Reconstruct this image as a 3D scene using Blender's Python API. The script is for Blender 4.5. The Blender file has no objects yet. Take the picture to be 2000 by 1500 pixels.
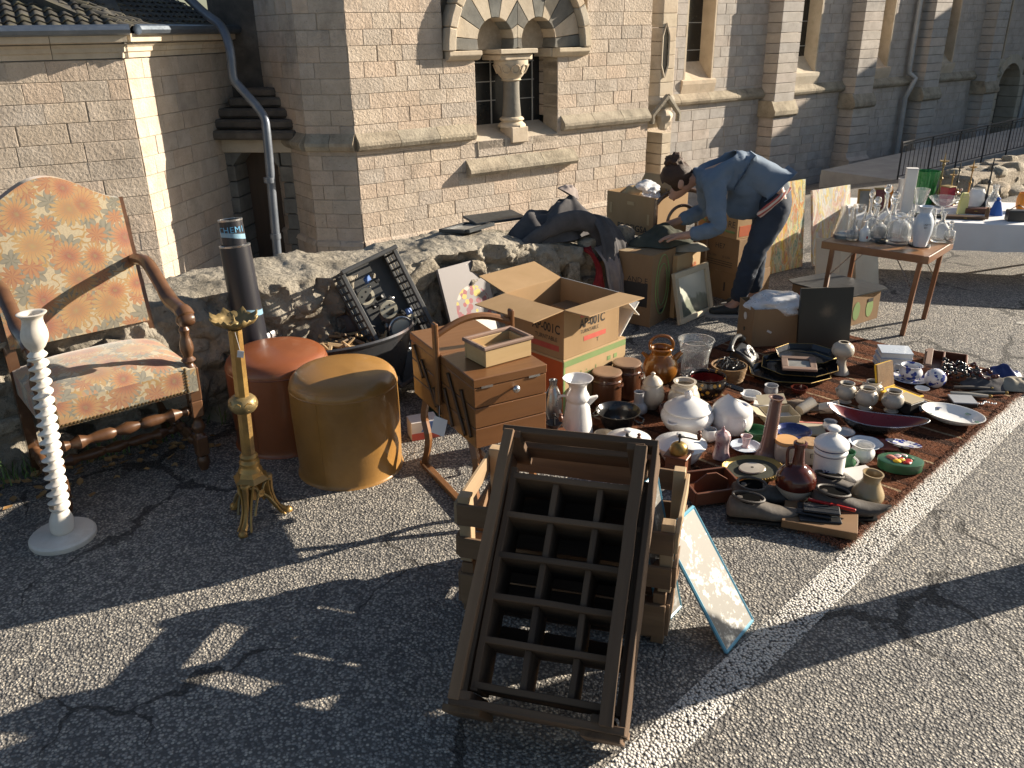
import bpy, bmesh, math, random
from mathutils import Vector, Matrix, Euler, noise
R = random.Random(7)
sin, cos, pi, rad = math.sin, math.cos, math.pi, math.radians
sc = bpy.context.scene
COL = sc.collection

# ------------------------------------------------------------------ camera, sky, sun, exposure
cd = bpy.data.cameras.new('camera'); cam = bpy.data.objects.new('camera', cd); COL.objects.link(cam)
cd.sensor_fit = 'HORIZONTAL'; cd.sensor_width = 36.0; cd.lens = 36.0*1618/2000; cd.clip_start = .05; cd.clip_end = 500
cam.location = (0, 0, 1.72)
PITCH = math.atan(690/1618)
cam.matrix_world = Matrix.Translation((0, 0, 1.72)) @ Matrix.Rotation(pi/2-PITCH, 4, 'X') @ Matrix.Rotation(rad(1.0), 4, 'Z').inverted()
sc.camera = cam
SUN_AZ, SUN_EL = rad(71), rad(20.5)
wd = bpy.data.worlds.new('World'); sc.world = wd; wd.use_nodes = True
nt = wd.node_tree; bg = nt.nodes['Background']
sky = nt.nodes.new('ShaderNodeTexSky'); sky.sky_type = 'NISHITA'; sky.sun_disc = False
sky.sun_elevation = SUN_EL; sky.sun_rotation = SUN_AZ
nt.links.new(sky.outputs[0], bg.inputs[0]); bg.inputs[1].default_value = .05
sd = bpy.data.lights.new('sun', 'SUN'); sd.energy = 5.0; sd.angle = rad(.5); sd.color = (1, .89, .73)
so = bpy.data.objects.new('sun', sd); COL.objects.link(so)
sdir = Vector((sin(SUN_AZ)*cos(SUN_EL), cos(SUN_AZ)*cos(SUN_EL), sin(SUN_EL)))
so.rotation_euler = sdir.to_track_quat('Z', 'Y').to_euler(); so.location = sdir*30
sc.view_settings.view_transform = 'Standard'; sc.view_settings.look = 'None'
sc.view_settings.exposure = 1.25; sc.view_settings.gamma = 1
sc.render.engine = 'CYCLES'
sc.cycles.max_bounces = 10; sc.cycles.transmission_bounces = 10; sc.cycles.transparent_max_bounces = 12

# ------------------------------------------------------------------ materials
MATS = {}
def nodes(name):
    m = bpy.data.materials.new(name); m.use_nodes = True
    t = m.node_tree; b = t.nodes['Principled BSDF']; MATS[name] = m
    return m, t, b
def N(t, ty, **k):
    n = t.nodes.new('ShaderNode'+ty)
    for a, v in k.items():
        if isinstance(v, bpy.types.NodeSocket): t.links.new(v, n.inputs[a])
        elif a in n.inputs.keys(): n.inputs[a].default_value = v
        else: setattr(n, a, v)
    return n
def mth(t, op, a, b=None, c=None, clamp=False):
    n = t.nodes.new('ShaderNodeMath'); n.operation = op; n.use_clamp = clamp
    for i, v in enumerate((a, b, c)):
        if v is None: continue
        if isinstance(v, bpy.types.NodeSocket): t.links.new(v, n.inputs[i])
        else: n.inputs[i].default_value = v
    return n.outputs[0]
def c4(c): return (c[0], c[1], c[2], 1)
def mix(t, f, a, b, bt='MIX'):
    n = t.nodes.new('ShaderNodeMix'); n.data_type = 'RGBA'; n.blend_type = bt
    for i, v in ((0, f), (6, a), (7, b)):
        if isinstance(v, bpy.types.NodeSocket): t.links.new(v, n.inputs[i])
        elif i == 0: n.inputs[0].default_value = v
        else: n.inputs[i].default_value = c4(v)
    return n.outputs[2]
def ramp(t, f, pts, mode='LINEAR'):
    n = t.nodes.new('ShaderNodeValToRGB'); t.links.new(f, n.inputs[0]); e = n.color_ramp.elements
    n.color_ramp.interpolation = mode
    while len(e) < len(pts): e.new(.5)
    for i, (p, c) in enumerate(pts):
        e[i].position = p; e[i].color = c4(c) if not isinstance(c, (int, float)) else (c, c, c, 1)
    return n.outputs[0]
def coords(t, kind='Object', scale=(1, 1, 1), loc=(0, 0, 0)):
    tc = t.nodes.new('ShaderNodeTexCoord'); mp = t.nodes.new('ShaderNodeMapping')
    t.links.new(tc.outputs[kind], mp.inputs[0]); mp.inputs['Scale'].default_value = scale; mp.inputs['Location'].default_value = loc
    return mp.outputs[0]
def objrand(t, v):
    """vector + a per-object offset so that copies do not share their grain"""
    oi = t.nodes.new('ShaderNodeObjectInfo')
    a = N(t, 'VectorMath', operation='SCALE'); cb = N(t, 'CombineXYZ', X=oi.outputs['Random'], Y=oi.outputs['Random'], Z=oi.outputs['Random'])
    t.links.new(cb.outputs[0], a.inputs[0]); a.inputs['Scale'].default_value = 37.
    b = N(t, 'VectorMath', operation='ADD'); t.links.new(v, b.inputs[0]); t.links.new(a.outputs[0], b.inputs[1])
    return b.outputs[0], oi.outputs['Random']
def bump(t, b, h, s=.3, d=.01):
    n = t.nodes.new('ShaderNodeBump'); n.inputs['Strength'].default_value = s; n.inputs['Distance'].default_value = d
    t.links.new(h, n.inputs['Height']); t.links.new(n.outputs[0], b.inputs['Normal'])
def M(name, col, col2=None, scale=6, rough=.6, bmp=.15, bscale=None, stretch=(1, 1, 1), rand=.12, metal=0, coat=0, detail=5, spec=.5, dirt=None, bd=.004, lo=.35, hi=.65, sss=0):
    """general procedural surface: two tones through noise, per-object variation, fine relief"""
    if name in MATS: return MATS[name]
    m, t, b = nodes(name)
    v, rnd = objrand(t, coords(t, 'Object', stretch))
    n1 = N(t, 'TexNoise', Vector=v, Scale=scale, Detail=detail, Roughness=.6)
    col2 = col2 or tuple(c*.8 for c in col)
    c = ramp(t, n1.outputs[0], [(lo, col), (hi, col2)])
    if dirt:
        n3 = N(t, 'TexNoise', Vector=v, Scale=scale*.45, Detail=8, Roughness=.7)
        c = mix(t, ramp(t, n3.outputs[0], [(.5, 0.), (.68, 1.)]), c, dirt)
    val = mth(t, 'MULTIPLY_ADD', rnd, rand*2, 1-rand)
    hs = N(t, 'HueSaturation', Color=c, Value=val)
    t.links.new(hs.outputs[0], b.inputs['Base Color'])
    n2 = N(t, 'TexNoise', Vector=v, Scale=bscale or scale*6, Detail=4, Roughness=.65)
    t.links.new(mth(t, 'MULTIPLY_ADD', n2.outputs[0], .3, rough-.15, clamp=True), b.inputs['Roughness'])
    if bmp: bump(t, b, n2.outputs[0], bmp, bd)
    b.inputs['Metallic'].default_value = metal; b.inputs['Coat Weight'].default_value = coat
    b.inputs['Specular IOR Level'].default_value = spec
    if sss: b.inputs['Subsurface Weight'].default_value = sss; b.inputs['Subsurface Radius'].default_value = (.02, .01, .006)
    return m
def wood(name, c1, c2, rough=.55, bmp=.25, dirt=None, rand=.18, coat=0, freq=1.):
    """grain runs along each part's own X"""
    return M(name, c1, c2, 9*freq, rough, bmp, 30*freq, (.12, 1.6, 1.6), rand, 0, coat, 6, .4, dirt, .003, .3, .7)
def glass(name, col=(1, 1, 1), rough=.0, ior=1.45):
    m, t, b = nodes(name)
    b.inputs['Base Color'].default_value = c4(col); b.inputs['Transmission Weight'].default_value = 1; b.inputs['IOR'].default_value = ior
    b.inputs['Roughness'].default_value = rough
    return m
def ceramic(name, col, col2=None, rough=.25, rand=.06):
    return M(name, col, col2 or tuple(c*.93 for c in col), 5, rough, .03, 20, (1, 1, 1), rand, 0, .25, 4, .5)

# ------------------------------------------------------------------ mesh helpers
def newbm(): return bmesh.new()
def finish(bm, name, smooth=False, ang=35):
    me = bpy.data.meshes.new(name); bm.normal_update(); bm.to_mesh(me); bm.free()
    if smooth:
        me.shade_smooth(); me.set_sharp_from_angle(angle=rad(ang))
    return me
def O(name, geo, mat, parent=None, loc=(0, 0, 0), rz=0, rot=None, smooth=False, ang=35, label=None, cat=None, group=None, kind=None, mw=None, scale=None):
    me = finish(geo, name, smooth, ang) if isinstance(geo, bmesh.types.BMesh) else geo
    o = bpy.data.objects.new(name, me); COL.objects.link(o)
    if mat is not None and not me.materials:
        for m in (mat if isinstance(mat, (list, tuple)) else [mat]): me.materials.append(MATS[m] if isinstance(m, str) else m)
    if parent: o.parent = parent
    if mw is not None: o.matrix_local = mw
    else:
        o.location = loc; o.rotation_euler = rot if rot else (0, 0, rz)
        if scale: o.scale = scale
    tag(o, label, cat, group, kind)
    return o
def tag(o, label=None, cat=None, group=None, kind=None):
    if label: o['label'] = label
    if cat: o['category'] = cat
    if group: o['group'] = group
    if kind: o['kind'] = kind
    return o
def T(name, label, cat, loc=(0, 0, 0), rz=0, group=None, rot=None):
    o = bpy.data.objects.new(name, None); COL.objects.link(o); o.empty_display_size = .1
    o.location = loc; o.rotation_euler = rot if rot else (0, 0, rz)
    return tag(o, label, cat, group)
def bx(bm, c, s, bev=0, rz=0, rot=None, seg=1):
    m = Matrix.Translation(c) @ (rot.to_matrix().to_4x4() if rot else Matrix.Rotation(rz, 4, 'Z')) @ Matrix.Diagonal((*s, 1))
    r = bmesh.ops.create_cube(bm, size=1, matrix=m)
    if bev:
        es = list({e for v in r['verts'] for e in v.link_edges})
        bmesh.ops.bevel(bm, geom=es, offset=bev, segments=seg, affect='EDGES', profile=.6)
    return bm
def box(c, s, bev=0, rz=0, rot=None, seg=1): return bx(newbm(), c, s, bev, rz, rot, seg)
def lathe(prof, n=24, bm=None, c=(0, 0, 0), flute=None):
    """prof: list of (radius, z); closed at the axis where radius is 0"""
    bm = bm or newbm(); rings = []
    for r, z in prof:
        if r <= 1e-5: rings.append([bm.verts.new((c[0], c[1], c[2]+z))])
        else:
            ring = []
            for i in range(n):
                a = 2*pi*i/n; rr = r*(flute(a, z) if flute else 1)
                ring.append(bm.verts.new((c[0]+rr*cos(a), c[1]+rr*sin(a), c[2]+z)))
            rings.append(ring)
    for A, B in zip(rings, rings[1:]):
        for i in range(n):
            j = (i+1) % n
            if len(A) == 1 and len(B) == 1: continue
            if len(A) == 1: bm.faces.new((A[0], B[j], B[i]))
            elif len(B) == 1: bm.faces.new((A[i], A[j], B[0]))
            else: bm.faces.new((A[i], A[j], B[j], B[i]))
    return bm
def smooth_prof(p, k=3):
    """Catmull-Rom through profile points"""
    out = []
    for i in range(len(p)-1):
        a, b, c, d = p[max(i-1, 0)], p[i], p[i+1], p[min(i+2, len(p)-1)]
        for j in range(k):
            u = j/k
            f = lambda q: .5*((2*b[q])+(-a[q]+c[q])*u+(2*a[q]-5*b[q]+4*c[q]-d[q])*u*u+(-a[q]+3*b[q]-3*c[q]+d[q])*u**3)
            out.append((max(f(0), 0), f(1)))
    out.append(p[-1]); return out
def spline(pts, k=5):
    out = []; pts = [Vector(p) for p in pts]
    for i in range(len(pts)-1):
        a, b, c, d = pts[max(i-1, 0)], pts[i], pts[i+1], pts[min(i+2, len(pts)-1)]
        for j in range(k):
            u = j/k
            out.append(.5*((2*b)+(c-a)*u+(2*a-5*b+4*c-d)*u*u+(3*b-a-3*c+d)*u**3))
    out.append(pts[-1]); return out
def tube(pts, rr, n=8, bm=None, caps=True, flat=1., up=None):
    """swept tube; rr a radius or a list; flat squeezes it along the frame's second axis"""
    bm = bm or newbm(); pts = [Vector(p) for p in pts]
    if not isinstance(rr, (list, tuple)): rr = [rr]*len(pts)
    rings = []; prev = None
    for i, p in enumerate(pts):
        d = (pts[min(i+1, len(pts)-1)]-pts[max(i-1, 0)]).normalized()
        if prev is None:
            a = Vector(up) if up else (Vector((0, 0, 1)) if abs(d.z) < .9 else Vector((1, 0, 0)))
            x = (a-d*a.dot(d)).normalized()
        else: x = (prev-d*prev.dot(d)).normalized()
        prev = x; y = d.cross(x)
        rings.append([bm.verts.new(p+x*(rr[i]*cos(2*pi*k/n))+y*(rr[i]*flat*sin(2*pi*k/n))) for k in range(n)])
    for A, B in zip(rings, rings[1:]):
        for k in range(n): bm.faces.new((A[k], A[(k+1) % n], B[(k+1) % n], B[k]))
    if caps: bm.faces.new(list(reversed(rings[0]))); bm.faces.new(rings[-1])
    return bm
def poly(bm, pts, h0, h1, axis='z', bev=0):
    """extruded polygon: pts 2-D; axis z -> (x,y,h), y -> (x,h,z)"""
    f = (lambda p, h: (p[0], p[1], h)) if axis == 'z' else (lambda p, h: (p[0], h, p[1])) if axis == 'y' else (lambda p, h: (h, p[0], p[1]))
    A = [bm.verts.new(f(p, h0)) for p in pts]; B = [bm.verts.new(f(p, h1)) for p in pts]; n = len(pts)
    fs = [bm.faces.new(A), bm.faces.new(B)]+[bm.faces.new((A[i], A[(i+1) % n], B[(i+1) % n], B[i])) for i in range(n)]
    bmesh.ops.recalc_face_normals(bm, faces=fs)
    if bev: bmesh.ops.bevel(bm, geom=[e for e in {e for f_ in fs for e in f_.edges}], offset=bev, segments=1, affect='EDGES')
    return bm
def frame_mw(p0, p1, up=(0, 0, 1)):
    p0, p1 = Vector(p0), Vector(p1); x = (p1-p0).normalized(); u = Vector(up); z = (u-x*u.dot(x)).normalized(); y = z.cross(x)
    m = Matrix((x, y, z)).transposed().to_4x4(); m.translation = p0
    return m, (p1-p0).length
def plank(name, p0, p1, w, t, mat, parent, up=(0, 0, 1), bev=.002, wear=0, **k):
    """board from p0 to p1 (centre line), w across, t along up; own X is the grain"""
    m, L = frame_mw(p0, p1, up)
    bm = box((L/2, 0, 0), (L, w, t), min(bev, t*.3, w*.3))
    if wear:
        bmesh.ops.subdivide_edges(bm, edges=[e for e in bm.edges if e.calc_length() > L*.5], cuts=6)
        s = R.random()*50
        for v in bm.verts: v.co += Vector((0, noise.noise((v.co.x*6+s, 1, v.co.z*9)), noise.noise((v.co.x*6+s, 7, v.co.y*9))))*wear
    return O(name, bm, mat, parent, mw=m, **k)
def uvbox(me, s=1.):
    """box-projected UV in metres"""
    uv = me.uv_layers.new(name='UVMap')
    for p in me.polygons:
        n = p.normal; ax = max(range(3), key=lambda i: abs(n[i]))
        for li in p.loop_indices:
            c = me.vertices[me.loops[li].vertex_index].co
            uv.data[li].uv = ((c.y, c.z) if ax == 0 else (c.x, c.z) if ax == 1 else (c.x, c.y))
    return me
def lettering(text, size, mat, parent, mw, name='printed_lettering', bold=0, sx=1., align='CENTER'):
    cu = bpy.data.curves.new('lettering', 'FONT'); cu.body = text; cu.size = size; cu.align_x = align; cu.align_y = 'CENTER'
    cu.offset = bold; cu.resolution_u = 3
    o = bpy.data.objects.new('tmp', cu); COL.objects.link(o)
    me = bpy.data.meshes.new_from_object(o.evaluated_get(bpy.context.evaluated_depsgraph_get()))
    bpy.data.objects.remove(o); bpy.data.curves.remove(cu)
    me.materials.clear()
    if sx != 1:
        for v in me.vertices: v.co.x *= sx
    return O(name, me, mat, parent, mw=mw)
def wallmw(origin, right, up):
    """matrix that lays local XY on a face: x along right, y along up"""
    x = Vector(right).normalized(); y = Vector(up); y = (y-x*y.dot(x)).normalized(); z = x.cross(y)
    m = Matrix((x, y, z)).transposed().to_4x4(); m.translation = Vector(origin)
    return m
def copy_tree(o, parent=None):
    c = o.copy(); COL.objects.link(c); c.parent = parent
    for ch in o.children: copy_tree(ch, c)
    return c
def wrinkle(me, amp, sc_, seed=0.):
    for v in me.vertices:
        p = v.co*sc_+Vector((seed, 0, 0)); v.co += v.normal*amp*(noise.noise(p)+.6*(1-2*abs(noise.noise(p*2.1))))
    return me
def shear_tree(root, kx, ky):
    """lean a standing thing (world x += kx*z) while its feet stay on the ground"""
    rz = root.rotation_euler.z; v = Matrix.Rotation(-rz, 2) @ Vector((kx, ky)); S = Matrix.Identity(4); S[0][2] = v.x; S[1][2] = v.y
    def go(o, par):
        m = par @ o.matrix_basis
        if o.data.users > 1: n = S @ m; o.matrix_basis = par.inverted() @ Matrix.Translation(n.translation) @ m.to_quaternion().to_matrix().to_4x4()
        else: o.data.transform(m.inverted() @ S @ m)
        for c in o.children: go(c, m)
    for c in root.children: go(c, Matrix.Identity(4))

# ------------------------------------------------------------------ ground
def terr(x, y):
    d = -.588*x+.809*y-3.9
    return 0. if d <= 0 else -.2223*d*d/(d+.6) if d < 7 else -.2223*49/7.6
def make_asphalt():
    m, t, b = nodes('asphalt')
    v = coords(t)
    vo = N(t, 'TexVoronoi', Vector=v, Scale=112., Randomness=1.)
    vo2 = N(t, 'TexVoronoi', Vector=v, Scale=230., Randomness=1.)
    bw = N(t, 'RGBToBW', Color=vo.outputs['Color'])
    stone = ramp(t, bw.outputs[0], [(.1, (.16, .157, .153)), (.4, (.28, .27, .255)), (.62, (.36, .34, .31)), (.8, (.47, .44, .385)), (1., (.62, .57, .48))])
    gap = ramp(t, vo.outputs['Distance'], [(.38, 0.), (.62, 1.)])
    c = mix(t, gap, stone, (.12, .116, .112))
    big = N(t, 'TexNoise', Vector=v, Scale=.9, Detail=6., Roughness=.65)
    c = mix(t, 1., c, ramp(t, big.outputs[0], [(.3, (.84, .84, .85)), (.7, (1.22, 1.19, 1.14))]), 'MULTIPLY')
    md = N(t, 'TexNoise', Vector=v, Scale=16., Detail=5., Roughness=.7); c = mix(t, 1., c, ramp(t, md.outputs[0], [(.3, (.66, .66, .67)), (.7, (1.25, 1.22, 1.17))]), 'MULTIPLY')
    pat = N(t, 'TexNoise', Vector=v, Scale=.35, Detail=3.); c = mix(t, ramp(t, pat.outputs[0], [(.5, 0.), (.6, .35)]), c, (.11, .107, .105))
    st = N(t, 'TexNoise', Vector=v, Scale=2.6, Detail=7., Roughness=.7); c = mix(t, ramp(t, st.outputs[0], [(.60, 0.), (.72, .6)]), c, (.06, .058, .055))
    # cracks: warped cell borders, only where the surface has failed
    wz = N(t, 'TexNoise', Vector=v, Scale=2.2, Detail=4.)
    wa = N(t, 'VectorMath', operation='MULTIPLY_ADD'); t.links.new(wz.outputs['Color'], wa.inputs[0]); wa.inputs[1].default_value = (.5, .5, .5); t.links.new(v, wa.inputs[2])
    ce = N(t, 'TexVoronoi', Vector=wa.outputs[0], Scale=1.15, feature='DISTANCE_TO_EDGE')
    cn = N(t, 'TexNoise', Vector=v, Scale=1.1, Detail=3.)
    fine = N(t, 'TexNoise', Vector=v, Scale=30., Detail=3.)
    wid = mth(t, 'MULTIPLY', ramp(t, cn.outputs[0], [(.46, 0.), (.64, 1.)]), .03)
    wid = mth(t, 'MULTIPLY', wid, mth(t, 'MULTIPLY', mth(t, 'POWER', fine.outputs[0], 2.2), 4.2))
    crk = mth(t, 'LESS_THAN', ce.outputs['Distance'], wid)
    c = mix(t, mth(t, 'MULTIPLY', crk, .75), c, (.024, .022, .02))
    t.links.new(c, b.inputs['Base Color'])
    h = mth(t, 'SUBTRACT', .7, vo.outputs['Distance']); h = mth(t, 'MULTIPLY_ADD', bw.outputs[0], .5, h)
    h = mth(t, 'MULTIPLY_ADD', vo2.outputs['Distance'], -.3, h); h = mth(t, 'MULTIPLY_ADD', crk, -1.5, h)
    bump(t, b, h, 1., .0055)
    b.inputs['Roughness'].default_value = .75; b.inputs['Specular IOR Level'].default_value = .35
    return v
make_asphalt()
def grid_axis(a, b, fine0, fine1, fs, cs):
    out = []; x = a
    while x < b:
        out.append(x); x += fs if fine0 <= x < fine1 else cs
    return out+[b]
xs = grid_axis(-80, 90, -6, 16, .5, 6); ys = grid_axis(-30, 130, 0, 24, .5, 6)
bm = newbm(); vv = [[bm.verts.new((x, y, terr(x, y))) for x in xs] for y in ys]
for j in range(len(ys)-1):
    for i in range(len(xs)-1): bm.faces.new((vv[j][i], vv[j][i+1], vv[j+1][i+1], vv[j+1][i]))
O('ground', bm, 'asphalt', kind='structure', smooth=True)
# worn white bay line, about 10 cm wide, four millimetres proud
m, t, b = nodes('worn_line_paint')
v = coords(t); vo = N(t, 'TexVoronoi', Vector=v, Scale=112.); n1 = N(t, 'TexNoise', Vector=v, Scale=3., Detail=4.); n2 = N(t, 'TexNoise', Vector=v, Scale=60., Detail=6., Roughness=.7)
w = mth(t, 'MULTIPLY_ADD', n1.outputs[0], .8, mth(t, 'SUBTRACT', vo.outputs['Distance'], .15)); w = mth(t, 'MULTIPLY_ADD', n2.outputs[0], 1.1, w)
keep = ramp(t, mth(t, 'MULTIPLY', w, .5), [(.63, 1.), (.80, 0.)])
b.inputs['Base Color'].default_value = (.58, .55, .50, 1); b.inputs['Roughness'].default_value = .7
h = mth(t, 'SUBTRACT', .7, vo.outputs['Distance']); bump(t, b, h, 1., .006)
tr = N(t, 'BsdfTransparent'); mx = N(t, 'MixShader'); t.links.new(keep, mx.inputs[0]); t.links.new(tr.outputs[0], mx.inputs[1]); t.links.new(b.outputs[0], mx.inputs[2])
t.links.new(mx.outputs[0], t.nodes['Material Output'].inputs[0])
def strip(name, p, q, w, mat, n=40):
    p, q = Vector(p), Vector(q); d = (q-p).normalized(); s = Vector((-d.y, d.x))*w/2; bm = newbm(); L = []
    for i in range(n+1):
        c = p+(q-p)*i/n; j = noise.noise((i*.9, 3, 1))*.006
        a, e = c+s*(1+j*10), c-s*(1-j*8); L.append([bm.verts.new((k.x, k.y, terr(k.x, k.y)+.004)) for k in (a, e)])
    for A, B in zip(L, L[1:]): bm.faces.new((A[0], B[0], B[1], A[1]))
    return O(name, bm, mat, kind='structure')
strip('painted_bay_line', (0.206, 1.455), (5.411, 6.477), .115, 'worn_line_paint')
strip('painted_bay_mark', (3.143, 4.868), (3.471, 4.615), .06, 'worn_line_paint', 6)

# ------------------------------------------------------------------ stone
def make_stone(name, tones, pit=.5, relief=.35, scale=1.):
    m, t, b = nodes(name)
    v, rnd = objrand(t, coords(t))
    n1 = N(t, 'TexNoise', Vector=v, Scale=4.*scale, Detail=8., Roughness=.65)
    c = ramp(t, n1.outputs[0], [(.28, tones[0]), (.5, tones[1]), (.72, tones[2])])
    tint = ramp(t, rnd, [(0., (1.06, .98, .92)), (.25, (.93, .93, .93)), (.5, (1.06, 1.02, .97)), (.75, (.87, .88, .90)), (1., (1.08, 1., .94))])
    c = mix(t, 1., c, tint, 'MULTIPLY')
    w = coords(t, 'Object'); 
    geo = N(t, 'NewGeometry'); n3 = N(t, 'TexNoise', Vector=geo.outputs['Position'], Scale=1.3, Detail=9., Roughness=.75)
    c = mix(t, ramp(t, n3.outputs[0], [(.54, 0.), (.74, .75)]), c, tuple(x*.42 for x in tones[1]))
    n4 = N(t, 'TexNoise', Vector=geo.outputs['Position'], Scale=38., Detail=4., Roughness=.7)
    c = mix(t, ramp(t, n4.outputs[0], [(.62, 0.), (.7, pit)]), c, tuple(x*.3 for x in tones[0]))
    t.links.new(c, b.inputs['Base Color'])
    n2 = N(t, 'TexNoise', Vector=geo.outputs['Position'], Scale=42.*scale, Detail=7., Roughness=.68)
    vor = N(t, 'TexVoronoi', Vector=geo.outputs['Position'], Scale=26.*scale)
    h = mth(t, 'MULTIPLY_ADD', vor.outputs['Distance'], .35, n2.outputs[0])
    bump(t, b, h, relief, .03)
    b.inputs['Roughness'].default_value = .9; b.inputs['Specular IOR Level'].default_value = .2
    return m
make_stone('ashlar', [(.415, .35, .285), (.505, .43, .355), (.60, .52, .44)], .55, .55)
make_stone('ashlar_grey', [(.36, .33, .295), (.44, .405, .37), (.52, .485, .45)], .4, .2)
make_stone('dressed_stone', [(.45, .38, .29), (.53, .46, .36), (.60, .53, .43)], .3, .12)
make_stone('weathered_ledge', [(.17, .15, .115), (.34, .30, .235), (.46, .41, .32)], .8, .4)
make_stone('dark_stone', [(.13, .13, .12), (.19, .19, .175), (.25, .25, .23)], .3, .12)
make_stone('near_black_stone', [(.07, .065, .06), (.11, .10, .09), (.17, .155, .135)], .5, .3)  # darkest stone tones, for the porch core and hood
make_stone('rubble', [(.18, .16, .125), (.33, .295, .24), (.47, .425, .35)], .8, .9, 1.)
make_stone('rubble_pale', [(.24, .21, .17), (.36, .33, .27), (.46, .42, .35)], .6, .8, .8)
make_stone('rubble_brick', [(.30, .17, .10), (.40, .24, .15), (.48, .31, .2)], .5, .6, 1.)
M('mortar', (.34, .28, .21), (.42, .35, .27), 20, .95, .5, 90)
M('window_dark', (.012, .014, .015), (.02, .022, .024), 3, .22, .02, rand=.3)
M('old_door', (.055, .035, .024), (.09, .06, .04), 6, .6, .2, 40, (1, 1, .1))
M('zinc', (.16, .19, .23), (.22, .25, .29), 5, .4, .05, metal=.85)
M('pipe_grey', (.10, .115, .14), (.14, .155, .18), 5, .45, .05, metal=.5)
M('pipe_pale', (.36, .36, .36), (.46, .46, .45), 5, .5, .05, metal=.2)
M('roof_tile', (.035, .034, .033), (.075, .068, .055), 9, .85, .5, 60, rand=.35, dirt=(.10, .09, .05))
M('lead_bar', (.30, .30, .29), (.4, .4, .38), 9, .6, .05)
M('iron_black', (.02, .02, .022), (.035, .033, .032), 9, .5, .1, rand=.1)

BLK = {}
def block_mesh(w, h, mat, d=.05, ch=.0035):
    w = round(w/.02)*.02; h = round(h, 3); key = (round(w, 2), h, mat, R.randrange(3))
    if key not in BLK:
        bm = newbm(); y0 = 0.; j = lambda: R.uniform(-.0016, .0016)
        A = [(0, d, 0), (w, d, 0), (w, d, h), (0, d, h)]
        B = [(0, y0+ch, 0), (w, y0+ch, 0), (w, y0+ch, h), (0, y0+ch, h)]
        C = [(ch+j(), y0+j(), ch+j()), (w-ch+j(), y0+j(), ch+j()), (w-ch+j(), y0+j(), h-ch+j()), (ch+j(), y0+j(), h-ch+j())]
        V = [[bm.verts.new(p) for p in L] for L in (A, B, C)]
        for P_, Q_ in ((V[0], V[1]), (V[1], V[2])):
            for i in range(4): bm.faces.new((P_[i], P_[(i+1) % 4], Q_[(i+1) % 4], Q_[i]))
        bm.faces.new(V[2]); bmesh.ops.recalc_face_normals(bm, faces=bm.faces[:])
        me = finish(bm, 'stone_block'); me.materials.append(MATS[mat]); BLK[key] = me
    return BLK[key]
def courses(L, z0, z1, holes, ch, lens):
    """running bond cut round the openings: list of (x0, x1, z, h)"""
    out = []; n = max(1, round((z1-z0)/ch)); h = (z1-z0)/n
    for k in range(n):
        a, c = z0+k*h, z0+(k+1)*h; x = 0.; spans = []; cur = [(0., L)]
        for (p, q, r, s) in holes:
            if r < c-.03 and s > a+.03:
                nxt = []
                for (u, v) in cur:
                    if q <= u or p >= v: nxt.append((u, v)); continue
                    if p-u > .03: nxt.append((u, p))
                    if v-q > .03: nxt.append((q, v))
                cur = nxt
        for (u, v) in cur:
            x = u; first = True
            while x < v-1e-4:
                w = R.uniform(*lens)*(.55 if first and (k % 2) else 1); first = False
                if v-(x+w) < lens[0]*.55: w = v-x
                out.append((x, min(x+w, v), a, h)); x += w
    return out
def ashlar(parent, mw, L, z0, z1, holes=(), ch=.17, lens=(.26, .42), mat='ashlar', limit=300, rough=.0012, top=None, depth=.3, name='stone_block'):
    """backing wall with recessed mortar plus proud blocks; blocks past the limit are joined into one part"""
    g = .0026; cs = courses(L, z0, z1, list(holes), ch, lens); cs.sort(key=lambda c: c[0])
    bk = newbm()
    for (a, b_, z, h) in cs: bx(bk, ((a+b_)/2, .005+depth/2, z+h/2), (b_-a, depth, h))
    if top: bx(bk, (L/2, .012+depth/2, (z1+top)/2), (L, depth, top-z1))
    O('wall_core', bk, 'mortar', parent, mw=mw)
    rest = newbm()
    for i, (a, b_, z, h) in enumerate(cs):
        if b_-a < .05: continue
        me = block_mesh(b_-a-2*g, h-2*g, mat); lm = mw @ Matrix.Translation((a+g, R.uniform(-rough, rough)-.006, z+g))
        if i < limit: O(name, me, None, parent, mw=lm)
        else:
            tmp = newbm(); tmp.from_mesh(me); bmesh.ops.transform(tmp, matrix=lm, verts=tmp.verts[:]); m2 = bpy.data.meshes.new('x'); tmp.to_mesh(m2); tmp.free(); rest.from_mesh(m2); bpy.data.meshes.remove(m2)
    if len(rest.faces): O('stone_blocks', rest, mat, parent, kind='stuff')
def ledge(parent, mw, x0, x1, z, prof, mat='weathered_ledge', seg=.62, name='string_course'):
    """moulded course cut into stones; prof: (out, dz) section, out is away from the wall"""
    n = max(1, round((x1-x0)/seg)); w = (x1-x0)/n
    for i in range(n):
        bm = poly(newbm(), [(-o, z+dz) for o, dz in prof], x0+i*w+.003, x0+(i+1)*w-.003, 'x')
        O(name, bm, mat, parent, mw=mw)
LEDGE = [(-.05, .16), (.0, .16), (.10, .05), (.105, .015), (.08, -.03), (.045, -.05), (-.05, -.05)]
I4 = Matrix.Identity(4)
WA = math.atan2(.588, .809)
def wall_pt(s, q, z): return (.809*s-.588*q, .588*s+.809*q, z)
def turn(x, y, az):
    """frame at (x, y) whose X runs along compass azimuth az (degrees)"""
    return Matrix.Translation((x, y, 0)) @ Matrix.Rotation(rad(90-az), 4, 'Z')

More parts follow.
